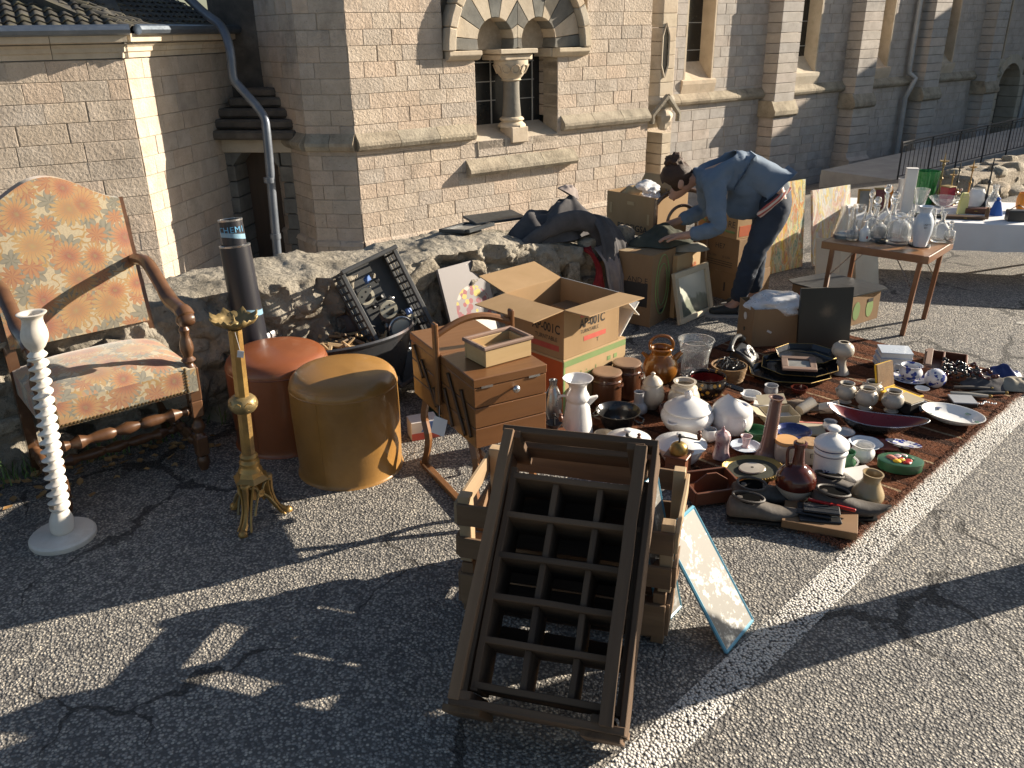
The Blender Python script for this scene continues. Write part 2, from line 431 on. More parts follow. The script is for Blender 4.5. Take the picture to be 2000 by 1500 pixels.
# ------------------------------------------------------------------ church tower with the twin window
tw = T('church_tower', 'pale ashlar church tower with a twin arched window and striped arch stones', 'tower', wall_pt(4.5, 9.25, -1.4), WA)
ZB = 1.4   # local z of world zero
TWL = 4.82
ws, we = 6.23-4.5, 7.57-4.5
holes = [(ws, we, ZB+.42, ZB+1.50), (1.27, 3.58, ZB+1.47, ZB+2.6)]
ashlar(tw, I4, TWL, ZB-.66, ZB+2.28, holes, .17, (.32, .47), top=ZB+6)
ashlar(tw, Matrix.Translation((-.0, -.035, 0)), TWL, 0, ZB-.69, (), .17)
ledge(tw, I4, 0, TWL, ZB-.69, [(-.05, .05), (.0, .05), (.03, .03), (.042, .0), (.05, -.02), (-.05, -.02)], 'ashlar', .36, 'base_course')
ledge(tw, I4, 0, ws-.06, ZB+.48, LEDGE); ledge(tw, I4, we+.06, TWL-.02, ZB+.48, LEDGE)
ledge(tw, I4, 6.04-4.5, 7.87-4.5, ZB+.02, [(-.05, .17), (.0, .17), (.12, .04), (.125, 0.), (.09, -.045), (-.05, -.045)], 'weathered_ledge', .6, 'window_ledge')
# left facets of the octagon
def loc_az(az): return 90-az-math.degrees(WA)
d1 = Matrix.Rotation(rad(loc_az(279)), 4, 'Z')       # runs left from the corner
def facet(start, az, L, limit):
    a = rad(loc_az(az)); e = Vector(start)+Vector((cos(a), sin(a), 0))*L
    mw = Matrix.Translation(e) @ Matrix.Rotation(a+pi, 4, 'Z')   # X runs back towards start, Y inward
    ashlar(tw, mw, L, ZB-.66, ZB+2.28, (), .17, (.24, .34), 'ashlar', limit, top=ZB+6)
    ashlar(tw, mw @ Matrix.Translation((0, -.03, 0)), L, 0, ZB-.69, (), .17, (.24, .34))
    ledge(tw, mw, 0, L, ZB+.48, LEDGE, 'weathered_ledge', .3); ledge(tw, mw, 0, L, ZB-.69, [(-.05, .05), (.0, .05), (.03, .03), (.05, -.02), (-.05, -.02)], 'ashlar', .3, 'base_course')
    return e
e1 = facet((0, 0, 0), 279, .60, 300); e2 = facet(e1, 324, 2.3, 300)
O('tower_mass', box((2.6, 1.9, 3.6), (4.2, 2.6, 7.0)), 'ashlar', tw)
# twin window
win = O('window', box(((ws+we)/2, .42, ZB+1.2), (we-ws+.1, .02, 1.9)), 'window_dark', tw)
for x in (ws, we):   # jamb stones
    sgn = 1 if x == we else -1
    for k in range(6):
        O('jamb_stone', box((x+sgn*.06, .2, ZB+.62+k*.145+.07), (.12, .41, .137), .006), 'ashlar', win)
wc = (ws+we)/2
poly_s = [(-.02, .10), (.42, .26), (.42, .0), (-.02, .0)]
O('sill', poly(newbm(), [(a, ZB+.3+b) for a, b in poly_s], ws, we, 'x'), 'dressed_stone', win)
for i in range(3): O('apron_stone', box((ws+(i+.5)*(we-ws)/3, .05, ZB+.305), ((we-ws)/3-.008, .14, .20), .005), 'ashlar', win)
O('plinth', box((wc-.01, .08, ZB+.44), (.27, .28, .20), .01), 'dressed_stone', win)
cx, cy = wc-.01, .13
O('column', lathe(smooth_prof([(.128, .64), (.124, .70), (.112, .85), (.106, 1.0), (.108, 1.13)]), 20, c=(cx, cy, ZB)), 'dark_stone', win, smooth=True)
O('column_base', lathe(smooth_prof([(.185, .53), (.18, .565), (.14, .60), (.165, .625), (.145, .655), (.12, .665)]), 20, c=(cx, cy, ZB), flute=lambda a, z: 1+.03*cos(8*a)), 'dressed_stone', win, smooth=True)
O('capital', lathe(smooth_prof([(.11, 1.11), (.135, 1.125), (.125, 1.14), (.16, 1.18), (.205, 1.25), (.225, 1.32), (.225, 1.37)]), 32, c=(cx, cy, ZB)), 'dressed_stone', win, smooth=True)
for k in range(10):     # carved scrolls round the capital
    a = 2*pi*k/10; c = Vector((cx+.195*cos(a), cy+.195*sin(a), ZB+1.26)); tg = Vector((-sin(a), cos(a), 0)); o_ = Vector((cos(a), sin(a), 0))
    pts = [c+tg*(.055*cos(q))+Vector((0, 0, .055*sin(q)))+o_*(.014+.022*sin(q)) for q in [i*2*pi/10 for i in range(11)]]
    O('carved_scroll', tube(pts, .009, 5), 'dressed_stone', win, smooth=True)
O('abacus', poly(newbm(), [(cx-.2, -.03), (cx+.2, -.03), (cx+.26, .0), (cx+.26, .42), (cx-.26, .42), (cx-.26, .0)], ZB+1.37, ZB+1.44, 'z', .008), 'dressed_stone', win)
O('impost', box((cx, .18, ZB+1.475), (.6, .5, .06), .008), 'dressed_stone', win)
for s in (-1, 1):
    x0, x1 = (5.80-4.5, ws+.05) if s < 0 else (we-.05, 8.06-4.5)
    O('impost', poly(newbm(), [(-.11, ZB+1.50), (-.11, ZB+1.45), (-.06, ZB+1.40), (.0, ZB+1.385), (.1, ZB+1.385), (.1, ZB+1.50)], x0, x1, 'x', .006), 'dressed_stone', win)
    O('impost_return', box((ws+.02 if s < 0 else we-.02, .24, ZB+1.445), (.12, .40, .11), .008), 'dressed_stone', win)
for s in (-1, 1):       # thin glazing bars
    for k in range(3): O('glazing_bar', box((wc+s*.33, .405, ZB+.86+k*.24), (.5, .012, .012)), 'lead_bar', win)
    for x in (wc+s*.15, wc+s*.55): O('glazing_bar', box((x, .403, ZB+1.1), (.016, .012, 1.1)), 'lead_bar', win)
HC = (wc+.02, ZB+1.50); HR = 1.03
arch = O('arch_back', box((HC[0], .3, ZB+2.1), (2.3, .1, 1.2)), 'mortar', tw)
for ci, ca in enumerate((wc-.345, wc+.345)):
    n = 9; ri = .28; zc = ZB+1.60
    for k in range(n):
        a0, a1 = -.33+(pi+.66)*k/n, -.33+(pi+.66)*(k+1)/n; out = []
        def outer(a):
            d = Vector((cos(a), sin(a))); best = 3.
            o = Vector((ca-HC[0], zc-HC[1])); bq = o.dot(d); disc = bq*bq-(o.dot(o)-HR*HR); best = -bq+math.sqrt(disc)
            if (ci == 0 and d.x > 1e-3): best = min(best, (wc-ca)/d.x)
            if (ci == 1 and d.x < -1e-3): best = min(best, (wc-ca)/d.x)
            if d.y < -1e-3: best = min(best, (ZB+1.504-zc)/d.y)
            return Vector((ca, zc))+d*max(best, ri+.01)
        inn = [Vector((ca, zc))+Vector((cos(a), sin(a)))*ri for a in (a0+.008, (a0+a1)/2, a1-.008)]
        ous = [outer(a) for a in (a1-.008, a1*.75+a0*.25, (a0+a1)/2, a0*.75+a1*.25, a0+.008)]
        O('voussoir', poly(newbm(), [tuple(p) for p in inn+ous], -.012, .38, 'y', .005), 'dark_stone' if (k % 2 == 0) else 'dressed_stone', win)
nh = 13
for k in range(nh):
    a0, a1 = pi*k/nh+.004, pi*(k+1)/nh-.004
    P_ = [(HC[0]+r*cos(a), HC[1]+r*sin(a)) for r, a in ((HR+.004, a0), (HR+.12, a0), (HR+.12, (a0+a1)/2), (HR+.12, a1), (HR+.004, a1), (HR+.004, (a0+a1)/2))]
    O('hood_stone', poly(newbm(), P_, -.13, .1, 'y', .012), 'dressed_stone', win)
# stair turret on the tower's right corner
tr_ = T('stair_turret', 'slender pale stone stair turret with a slit window and narrow plank door', 'turret', wall_pt(9.72, 9.62, -1.4), WA)
bm = newbm(); R0 = .37
oct8 = lambda r, off=pi/8: [(r*cos(off+k*pi/4), r*sin(off+k*pi/4)) for k in range(8)]
for k in range(24):
    O('stone_drum', poly(newbm(), oct8(R0+R.uniform(-.002, .002)), ZB+.78+k*.19, ZB+.78+k*.19+.184, 'z', .005), 'dressed_stone', tr_)
O('slit_window', poly(newbm(), [(-.27, ZB+1.05), (-.21, ZB+1.2), (-.21, ZB+1.62), (-.27, ZB+1.77), (-.33, ZB+1.62), (-.33, ZB+1.2)], -.335, -.2, 'y'), 'window_dark', tr_).location = (.19, -.012, 0)
sl = [(-.0, .0), (.07, .17), (.07, .57), (.0, .74), (-.07, .57), (-.07, .17)]
O('slit_frame', tube([(-.08+x, -.355, ZB+1.04+z) for x, z in sl+sl[:1]], .014, 5), 'dressed_stone', tr_)
O('corbel', lathe([(.0, .3), (.16, .3), (.22, .36), (.3, .44), (.36, .6), (.41, .66), (.41, .72), (.37, .78), (0, .78)], 8, c=(0, 0, ZB)), 'dressed_stone', tr_).rotation_euler.z = pi/8
for s in (-1, 1): O('gable_hood', tube([(-.05, -.42, ZB+.78), (-.05+s*.28, -.40, ZB+.52), (-.05+s*.28, -.40, ZB+.40)], .045, 6), 'weathered_ledge', tr_)
O('carved_corbel', lathe(smooth_prof([(0, .28), (.07, .30), (.10, .4), (.13, .5), (.07, .58), (0, .6)]), 12, c=(-.05, -.36, ZB), flute=lambda a, z: 1+.15*cos(5*a+z*30)), 'dressed_stone', tr_, smooth=True)
O('plank_door', box((-.32, .03, ZB-.32), (.36, .05, 1.2), .005), 'old_door', tr_)
for k in range(9): O('jamb_stone', box((.04, -.13, ZB-1.2+k*.16+.08), (.2, .46, .152), .006), 'dressed_stone', tr_)
O('core', box((.12, .45, ZB-.3), (.9, .8, 2.2)), 'ashlar', tr_)

# ------------------------------------------------------------------ nave: buttresses, lancets, drainpipe, door
nv = T('church_nave', 'long pale ashlar church nave with stepped buttresses and tall lancet windows', 'church', wall_pt(9.9, 10.64, -1.4), WA)
S0 = 9.9; NL = 24.
lanc = [(11.55, 12.3), (14.62, 15.38), (17.35, 17.95), (20.05, 20.65), (22.6, 23.1)]
hl = [(a-S0, b_-S0, ZB+.84, 9.) for a, b_ in lanc]+[(23.0-S0, 24.2-S0, -.1, ZB+.75)]
ashlar(nv, I4, 15.5, 0., ZB+2.45, hl, .175, (.3, .5), 'ashlar_grey', 300, top=None)
O('upper_wall', box((9.2, .2, ZB+5.0), (19., .36, 5.04)), 'ashlar_grey', nv)
O('nave_mass', box((10, 2.2, 3.4), (20.5, 3.2, 8.)), 'ashlar_grey', nv)
for a, b_ in lanc:
    a -= S0; b_ -= S0; w = O('window', box(((a+b_)/2, .30, ZB+2.1), (b_-a, .02, 2.6)), 'window_dark', nv)
    for x in (a, b_): O('jamb', box((x+(.02 if x == a else -.02), .15, ZB+1.8), (.05, .31, 1.9), .006), 'dressed_stone', w)
    O('sill', poly(newbm(), [(-.05, ZB+.80), (-.05, ZB+.86), (.06, ZB+.90), (.29, ZB+1.16), (.29, ZB+.60), (-.0, ZB+.60)], a-.06, b_+.06, 'x'), 'dressed_stone', w)
    for k in range(2): O('glazing_bar', box(((a+b_)/2, .285, ZB+1.35+k*.45), (b_-a, .012, .014)), 'lead_bar', w)
butt = [(13.72, 14.32), (16.32, 16.98), (18.95, 19.6), (21.75, 22.3)]
edges = [0.]+[x-S0 for p in butt for x in p]+[23.0-S0]
for i in range(0, len(edges), 2): ledge(nv, I4, edges[i], edges[i+1], ZB+.5, LEDGE, 'weathered_ledge', .8)
ledge(nv, I4, 24.2-S0, 15.4, ZB+.5, LEDGE, 'weathered_ledge', .8)
for i, (a, b_) in enumerate(butt):
    a -= S0; b_ -= S0
    bt = O('buttress', box(((a+b_)/2, -.13, ZB+3.2), (b_-a-.02, .32, 2.1)), 'ashlar_grey', nv)
    for k in range(11): O('stone_block', box(((a+b_)/2, -.14, ZB+.38+k*.175+.087), (b_-a, .36, .168), .006), 'ashlar_grey', bt)
    O('offset_stone', poly(newbm(), [(.05, .42), (-.31, .42), (-.41, .24), (-.41, .16), (-.36, .12), (.05, .12)], a-.06, b_+.06, 'x', .006), 'weathered_ledge', bt).location.z = ZB
    for k in range(5): O('stone_block', box(((a+b_)/2, -.155, ZB-.77+k*.178+.087), (b_-a, .38, .170), .006), 'ashlar_grey', bt)
    O('flared_stone', poly(newbm(), [(.05, -.77), (-.345, -.77), (-.37, -.86), (-.45, -.93), (.05, -.93)], a-.05, b_+.05, 'x', .004), 'ashlar_grey', bt).location.z = ZB
    for k in range(3): O('stone_block', box(((a+b_)/2, -.19, ZB-1.45+k*.173+.087), (b_-a+.1, .50, .166), .006), 'ashlar_grey', bt)
dx = 23.6-S0
dr = O('door', box((dx, .5, ZB-.3), (1.2, .04, 2.2)), 'old_door', nv)
for k in range(9):
    a0, a1 = pi*k/9, pi*(k+1)/9
    P_ = [(dx+r*cos(a), ZB+.2+r*sin(a)) for r, a in ((.56, a0), (.78, a0), (.78, a1), (.56, a1))]
    O('arch_stone', poly(newbm(), P_, -.06, .45, 'y', .006), 'dressed_stone', dr)
for s in (-1, 1):
    for k in range(6): O('jamb_stone', box((dx+s*.67, .18, k*.265+.13), (.22, .5, .255), .006), 'dressed_stone', dr)
O('spandrel', box((dx, .3, ZB+.72), (1.2, .28, .2)), 'ashlar_grey', dr)
px = 18.66-S0
O('drainpipe', tube([(px, -.1, ZB+4), (px, -.1, ZB+.85), (px+.02, -.1, ZB+.72), (px+.1, -.22, ZB+.6), (px, -.2, ZB+.42), (px-.02, -.12, ZB+.2), (px, -.12, 0)], .055, 10), 'pipe_pale', nv, smooth=True)
O('drainpipe', tube([(24.6-S0, -.1, ZB+4), (24.6-S0, -.1, ZB+.75), (24.55-S0, -.2, ZB+.5), (24.45-S0, -.12, ZB+.2), (24.45-S0, -.1, 0)], .055, 10), 'pipe_pale', nv, smooth=True)
# unseen block, added and sized to throw its shadow along the nave
ts = T('nave_shade_block', 'unseen stone block added to shade the nave, shaped like a plain transept', 'church', wall_pt(28., 1.5, -1.4), WA)
O('wall', box((3., 4.6, 3.3), (6., 9.2, 6.6), .02), 'ashlar_grey', ts)
O('coping', box((3., 4.6, 6.66), (6.2, 9.4, .12), .02), 'weathered_ledge', ts)

# ------------------------------------------------------------------ side chapel on the left
CH = (-3.863, 9.013)
chp = T('side_chapel', 'low sunlit ashlar side chapel with moulded cornice and dark tiled roof', 'chapel', (CH[0], CH[1], -1.4), WA)
RotL = Matrix.Rotation(rad(-6.5), 4, 'Z'); mL = RotL @ Matrix.Translation((-3.4, 0, 0))
ashlar(chp, mL, 3.4, 0, ZB+1.52, (), .19, (.3, .46))
mR = Matrix.Rotation(rad(loc_az(9)), 4, 'Z')
RL = 2.35
ashlar(chp, mR, RL, 0, ZB+1.52, (), .19, (.3, .46))
CORN = [(-.1, .0), (.02, .0), (.03, .05), (.05, .06), (.055, .1), (.10, .14), (.14, .15), (.15, .225), (-.1, .225)]
ledge(chp, mL, 0, 3.4+.05, ZB+1.53, CORN, 'dressed_stone', .75, 'cornice'); ledge(chp, mR, -.05, RL, ZB+1.53, CORN, 'dressed_stone', .75, 'cornice')
O('chapel_mass', poly(newbm(), [(-3.3, .35), (-.25, .35), (.8, 2.6), (-3.3, 2.6)], .1, ZB+1.5), 'ashlar', chp)
gut = tube([(-3.45, -.17, ZB+1.79), (.08, -.17, ZB+1.79)], .05, 8)
O('gutter', gut, 'zinc', chp, mw=RotL, smooth=True)
a = rad(loc_az(9)); ed = Vector((cos(a), sin(a), 0)); od = Vector((ed.y, -ed.x, 0))
O('gutter', tube([Vector((.03, 0, ZB+1.79))+od*.17, Vector((.03, 0, ZB+1.79))+od*.17+ed*2.3], .05, 8), 'zinc', chp, smooth=True)
rf = O('roof', poly(newbm(), [(-.1, ZB+1.77), (3., ZB+3.0), (3., ZB+2.9), (-.1, ZB+1.66)], -3.4, 0.1, 'x'), 'roof_tile', chp, mw=RotL)
rf2 = O('roof', poly(newbm(), [(-.1, ZB+1.77), (3., ZB+3.0), (3., ZB+2.9), (-.1, ZB+1.66)], -.1, RL+.3, 'x'), 'roof_tile', chp, mw=mR)
bmt = newbm()   # one tile: shallow S-curved pantile
tw_, tl = .125, .17; pr = [(-.0625, 0), (-.04, .022), (-.01, .028), (.02, .014), (.045, .004), (.0625, 0)]
up = [[bmt.verts.new((x, y, z+h)) for x, z in pr] for y, h in ((0, .022), (tl, 0))]
dn = [[bmt.verts.new((x, y, z+h-.012)) for x, z in pr] for y, h in ((0, .022), (tl, 0))]
for i in range(5):
    bmt.faces.new((up[0][i], up[0][i+1], up[1][i+1], up[1][i])); bmt.faces.new((dn[0][i+1], dn[0][i], up[0][i], up[0][i+1])[::-1])
tme = finish(bmt, 'roof_tile', True, 60); tme.materials.append(MATS['roof_tile'])
sl_ = math.atan2(1.23, 3.1)
for r_ in range(11):
    for c_ in range(46):
        y = -.14+r_*.145*cos(sl_); z = ZB+1.79+r_*.145*sin(sl_); x = -3.3+c_*.125
        if c_ >= 28:
            xx = (c_-28)*.125+.03+max(0, y)*.41
            if xx < RL+.2: O('roof_tile', tme, None, rf2, mw=Matrix.Translation((xx, y, z+R.uniform(0, .004))) @ Matrix.Rotation(sl_, 4, 'X'))
            continue
        if x > .05-max(0, y)*.41: continue
        O('roof_tile', tme, None, rf, mw=Matrix.Translation((x, y, z+R.uniform(0, .004))) @ Matrix.Rotation(sl_, 4, 'X') @ Matrix.Rotation(R.uniform(-.03, .03), 4, 'Z'))
M('dry_leaf', (.30, .16, .05), (.42, .27, .12), 12, .8, .2, rand=.4)
def leaf_mesh(s=.05):
    bm = newbm(); pts = [(0, 0, 0), (.35, .3, .12), (.75, .25, .05), (1, 0, .15), (.75, -.25, .1), (.35, -.3, .2)]
    vs = [bm.verts.new((x*s, y*s, z*s*.6)) for x, y, z in pts]; c = bm.verts.new((.5*s, 0, -.06*s))
    for i in range(6): bm.faces.new((c, vs[i], vs[(i+1) % 6]))
    return finish(bm, 'leaf', True, 60)
# porch door in the corner between chapel and tower, with its stone hood
pd = T('porch_doorway', 'dark doorway under a small stone hood between chapel and tower', 'doorway', (CH[0]+sin(rad(9))*1.75-.02, CH[1]+cos(rad(9))*1.75, -1.4), rad(-9))
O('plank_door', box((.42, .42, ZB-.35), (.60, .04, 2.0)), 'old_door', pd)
O('wall_core', box((.6, .9, ZB+.4), (1.5, .8, 3.6)), 'near_black_stone', pd)
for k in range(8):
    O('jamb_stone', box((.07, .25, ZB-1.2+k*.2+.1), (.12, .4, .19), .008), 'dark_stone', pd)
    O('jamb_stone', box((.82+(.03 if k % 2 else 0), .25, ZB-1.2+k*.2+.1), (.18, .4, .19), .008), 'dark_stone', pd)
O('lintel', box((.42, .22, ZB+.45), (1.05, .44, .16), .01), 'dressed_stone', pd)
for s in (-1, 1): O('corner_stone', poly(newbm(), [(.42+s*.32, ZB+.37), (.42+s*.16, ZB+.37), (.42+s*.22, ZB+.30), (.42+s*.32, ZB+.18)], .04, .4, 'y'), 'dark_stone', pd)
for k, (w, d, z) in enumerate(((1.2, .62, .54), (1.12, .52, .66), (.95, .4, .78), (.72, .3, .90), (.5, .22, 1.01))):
    O('hood_stone', box((.48, .34-d/2+.1, ZB+z+.055), (w, d, .11), .025), 'near_black_stone', pd)
dp = [PVAL for PVAL in ((-3.749, 10.3, 2.306), (-3.397, 10.2, 1.976), (-3.178, 10.1, 1.814), (-3.07, 9.95, 1.581), (-3.063, 9.9, 1.295), (-3.004, 9.9, 1.186), (-2.776, 9.85, 0.901), (-2.739, 9.8, 0.682), (-2.758, 9.75, -0.108), (-2.775, 9.7, -0.957))]
pipe = T('tower_drainpipe', 'dark grey metal drainpipe bending down beside the porch doorway', 'drainpipe', (dp[-1][0], dp[-1][1], -1.4))
o0 = Vector((dp[-1][0], dp[-1][1], -1.4))
O('pipe', tube(spline([Vector(p)-o0 for p in dp]+[Vector((0, 0, 0))], 3), .05, 12), 'pipe_grey', pipe, smooth=True)
for z in (.9, 1.55): 
    q = Vector(dp[-2])-o0; O('collar', lathe([(.0, z), (.062, z), (.062, z+.06), (0, z+.06)], 14, c=(q.x*(z/1.9), q.y*(z/1.9), 0)), 'pipe_grey', pipe, smooth=True)

# ------------------------------------------------------------------ low rubble wall in front of the church
pw = T('rubble_wall', 'low crumbling rubble stone wall behind the goods', 'wall', wall_pt(-2.2, 3.83, 0), WA)
PWL = 6.1; PT_ = .58
def ridged(p, s):
    return noise.fractal(Vector(p)*s, 1., 2.1, 5)
def wall_off(x, z, side):
    v = Vector((x, z, side*9.))
    c = noise.cell_vector(v*4.)
    d, _p = noise.voronoi(v*4.2+Vector((ridged(v, 3.)*.4, ridged(v+Vector((5, 5, 5)), 3.)*.4, 0)))
    f = d[1]-d[0]
    hole = max(0., noise.noise(v*5.+Vector((3, 1, 0)))-.22)
    return .06*min(f*2.2, 1.)+.045*ridged(v, 6.)+.022*ridged(v, 13.)+.007*ridged(v, 34.)+.05*noise.noise(v*1.7)-.22*hole
bm = newbm(); nx = 620; face = []
def ptop(x): return .60-.15*max(0, x-4.8)+.035*noise.noise((x*1.3, 0, 4))
prof = [(0, k/26.) for k in range(26)]
for i in range(nx+1):
    x = PWL*i/nx; h = ptop(x); col = []
    for k in range(56): z = h*k/55.; col.append(bm.verts.new((x, -wall_off(x, z, 0)+.02*(1-z/h)*-1, z-.05*(1-k/55.))))
    for k in range(1, 30):
        y = PT_*k/29.; e = min(y, PT_-y)
        dz = -.05*max(0, 1-e/.09)**2
        col.append(bm.verts.new((x, y, h+dz+.030*ridged((x, y, 3), 3.)+.012*ridged((x, y, 8), 9.)+.004*ridged((x, y, 5), 30.))))
    for k in range(1, 9): col.append(bm.verts.new((x, PT_+.03*ridged((x, k*.1, 20), 4.), h*(1-k/8.)-1.0*(k/8.))))
    face.append(col)
for A, B in zip(face, face[1:]):
    for k in range(len(A)-1): bm.faces.new((A[k], B[k], B[k+1], A[k+1]))
bm.faces.new(face[0][::-1]); bm.faces.new(face[-1])
bmesh.ops.recalc_face_normals(bm, faces=bm.faces[:])
O('wall_body', bm, 'rubble', pw, smooth=True, ang=50)
def stone_mesh(seed, n=2):
    bm = newbm(); bmesh.ops.create_icosphere(bm, subdivisions=2, radius=1)
    for v in bm.verts:
        v.co *= 1+.42*noise.noise(v.co*1.2+Vector((seed, 0, 0)))+.2*noise.noise(v.co*3.+Vector((0, seed, 0)))
        v.co.x = max(-.8, min(.8, v.co.x)); v.co.z = max(-.75, min(.75, v.co.z)); v.co.y = max(-.62, v.co.y)
    return finish(bm, 'wall_stone', True, 50)
SM = [[], []]
for k in range(8):
    for j, mn in enumerate(('rubble', 'rubble_pale')):
        me = stone_mesh(k*3.1+j); me.materials.append(MATS[mn]); SM[j].append(me)
brk = stone_mesh(99); brk.materials.append(MATS['rubble_brick'])
placed = []
for k in range(300):
    x, z = R.uniform(.1, PWL-.1), R.uniform(.04, .50); w, h = R.uniform(.05, .15), R.uniform(.035, .09)
    if any(abs(x-a) < (w+c)*.88 and abs(z-b_) < (h+d)*.9 for a, b_, c, d in placed): continue
    placed.append((x, z, w, h))
    me = brk if R.random() < .02 else SM[1 if R.random() < .25 else 0][R.randrange(8)]
    O('wall_stone', me, None, pw, loc=(x, -.004-wall_off(x, z, 0)*.6, z), rot=(R.uniform(-.2, .2), R.uniform(-.5, .5), R.uniform(-.2, .2)), scale=(w, R.uniform(.04, .065), h))
for k in range(0):
    x, y = 0, 0
    O('cap_stone', SM[R.randrange(2)][R.randrange(8)], None, pw, loc=(x, y, ptop(x)-.012), rot=(1.4+R.uniform(-.2, .2), R.uniform(-.2, .2), R.uniform(0, 6)), scale=(R.uniform(.06, .13), .035, R.uniform(.05, .09)))
# ramp with railing by the nave door
rq = 7.721
rp = T('ramp_railing', 'dark metal bar railing climbing the ramp beside the nave', 'railing', wall_pt(13.85, rq, -.74), WA)
def rz_(x): return .11*x/4.5
n = 66; RLn = 9.0
for k in range(n+1):
    x = RLn*k/n
    if k % 7 == 0: O('post', tube([(x, 0, -.4), (x, 0, rz_(x)+.62)], .014, 6), 'iron_black', rp)
    else: O('bar', tube([(x, 0, rz_(x)+.06), (x, 0, rz_(x)+.57)], .006, 5), 'iron_black', rp)
for zz in (.62, .57, .06): O('rail', tube([(-.02, 0, rz_(0)+zz), (RLn+.02, 0, rz_(RLn)+zz)], .014 if zz > .6 else .009, 6), 'iron_black', rp)
M('concrete', (.30, .29, .28), (.38, .37, .35), 3, .9, .3, 40)
O('ramp', poly(newbm(), [(0, -.9), (RLn+6, -.9), (RLn+6, rz_(RLn+6)), (0, -.005)], .08, 1.5, 'y'), 'concrete', kind='structure', loc=wall_pt(13.85, rq, -.74), rz=WA)
# far low rubble wall behind the second stall
fw = T('far_rubble_wall', 'low mound of grey rubble wall beyond the far stall', 'wall', (4.817, 8.562, -0.011), WA)
bm = newbm()
for k in range(70):
    c = (R.uniform(0, 3.), R.uniform(0, .5), R.uniform(.03, .30)); s = R.uniform(.06, .14)
    me = SM[R.randrange(2)][R.randrange(8)]
    O('wall_stone', me, None, fw, loc=c, rot=(R.uniform(-.3, .3), R.uniform(-.3, .3), R.uniform(-.3, .3)), scale=(s*1.3, s, s*.6))
O('wall_core', box((1.5, .3, .1), (3., .45, .34), .03), 'rubble', fw)
# weeds, grass and fallen leaves along the foot of the rubble wall
M('weed_green', (.07, .13, .03), (.12, .19, .05), 9, .6, .1, rand=.3)
bm = newbm()
for k in range(260):
    s = R.uniform(1.2, 3.3); p = Vector(wall_pt(s-2.2+.0, 3.74+R.uniform(-.05, .06), 0)); h = R.uniform(.03, .11); a = R.uniform(0, 6.3); w = .003
    d = Vector((cos(a), sin(a), 0)); e = Vector((-d.y, d.x, 0))*w; tip = p+d*h*.6+Vector((0, 0, h)); md = p+d*h*.2+Vector((0, 0, h*.65))
    A = [bm.verts.new(p-e), bm.verts.new(p+e), bm.verts.new(md+e*.8), bm.verts.new(md-e*.8), bm.verts.new(tip)]
    bm.faces.new((A[0], A[1], A[2], A[3])); bm.faces.new((A[3], A[2], A[4]))
O('grass', bm, 'weed_green', kind='stuff', label='thin grass and weeds along the foot of the rubble wall', cat='grass')
bm = newbm(); lm_ = leaf_mesh(.045)
for k in range(150):
    s = R.uniform(1.0, 3.1); p = wall_pt(s-2.2, 3.72-abs(R.gauss(0, .14)), .006)
    tmp = newbm(); tmp.from_mesh(lm_); bmesh.ops.transform(tmp, matrix=Matrix.Translation(p) @ Euler((R.uniform(-.4, .4), R.uniform(-.4, .4), R.uniform(0, 6))).to_matrix().to_4x4(), verts=tmp.verts[:])
    m2 = bpy.data.meshes.new('x'); tmp.to_mesh(m2); tmp.free(); bm.from_mesh(m2); bpy.data.meshes.remove(m2)
O('fallen_leaves', bm, 'dry_leaf', kind='stuff', label='dry brown leaves fallen along the rubble wall', cat='leaves')
for k in range(26):
    O('roof_leaf', lm_ if lm_.materials else (lm_.materials.append(MATS['dry_leaf']) or lm_), None, rf, loc=(R.uniform(-2.6, -.9), R.uniform(-.12, .08), ZB+1.83), rot=(R.uniform(-.3, .6), R.uniform(-.4, .4), R.uniform(0, 6)))

# ------------------------------------------------------------------ upholstered armchair
m, t, b = nodes('floral_fabric')
uv = coords(t, 'UV')
dn = N(t, 'TexNoise', Vector=uv, Scale=14., Detail=2.); dv = N(t, 'VectorMath', operation='MULTIPLY_ADD'); t.links.new(dn.outputs['Color'], dv.inputs[0]); dv.inputs[1].default_value = (.03, .03, 0); t.links.new(uv, dv.inputs[2])
def flowers(scale, off, petals, r0, amp):
    mp = N(t, 'Mapping'); t.links.new(dv.outputs[0], mp.inputs[0]); mp.inputs['Location'].default_value = off
    vo = N(t, 'TexVoronoi', Vector=mp.outputs[0], Scale=scale, Randomness=.8); vo.voronoi_dimensions = '2D'
    df = N(t, 'VectorMath', operation='SUBTRACT'); t.links.new(mp.outputs[0], df.inputs[0]); t.links.new(vo.outputs['Position'], df.inputs[1])
    sp = N(t, 'SeparateXYZ', Vector=df.outputs[0]); an = mth(t, 'ARCTAN2', sp.outputs[1], sp.outputs[0])
    bw = N(t, 'RGBToBW', Color=vo.outputs['Color'])
    pt = mth(t, 'ABSOLUTE', mth(t, 'SINE', mth(t, 'MULTIPLY_ADD', an, petals/2, mth(t, 'MULTIPLY', bw.outputs[0], 9.))))
    rr = mth(t, 'MULTIPLY_ADD', pt, amp, r0); rr = mth(t, 'MULTIPLY', rr, mth(t, 'MULTIPLY_ADD', bw.outputs[0], .5, .75))
    q = mth(t, 'DIVIDE', vo.outputs['Distance'], rr)
    return q, bw.outputs[0], pt
cream = (.52, .44, .30)
ns = N(t, 'TexNoise', Vector=dv.outputs[0], Scale=16., Detail=1.); sv = mth(t, 'ABSOLUTE', mth(t, 'SUBTRACT', ns.outputs[0], .5))
c = mix(t, ramp(t, sv, [(.012, 1.), (.035, 0.)]), cream, (.42, .25, .08))
q, bw, pt = flowers(11.5, (3.1, 1.7, 0), 7, .27, .26)
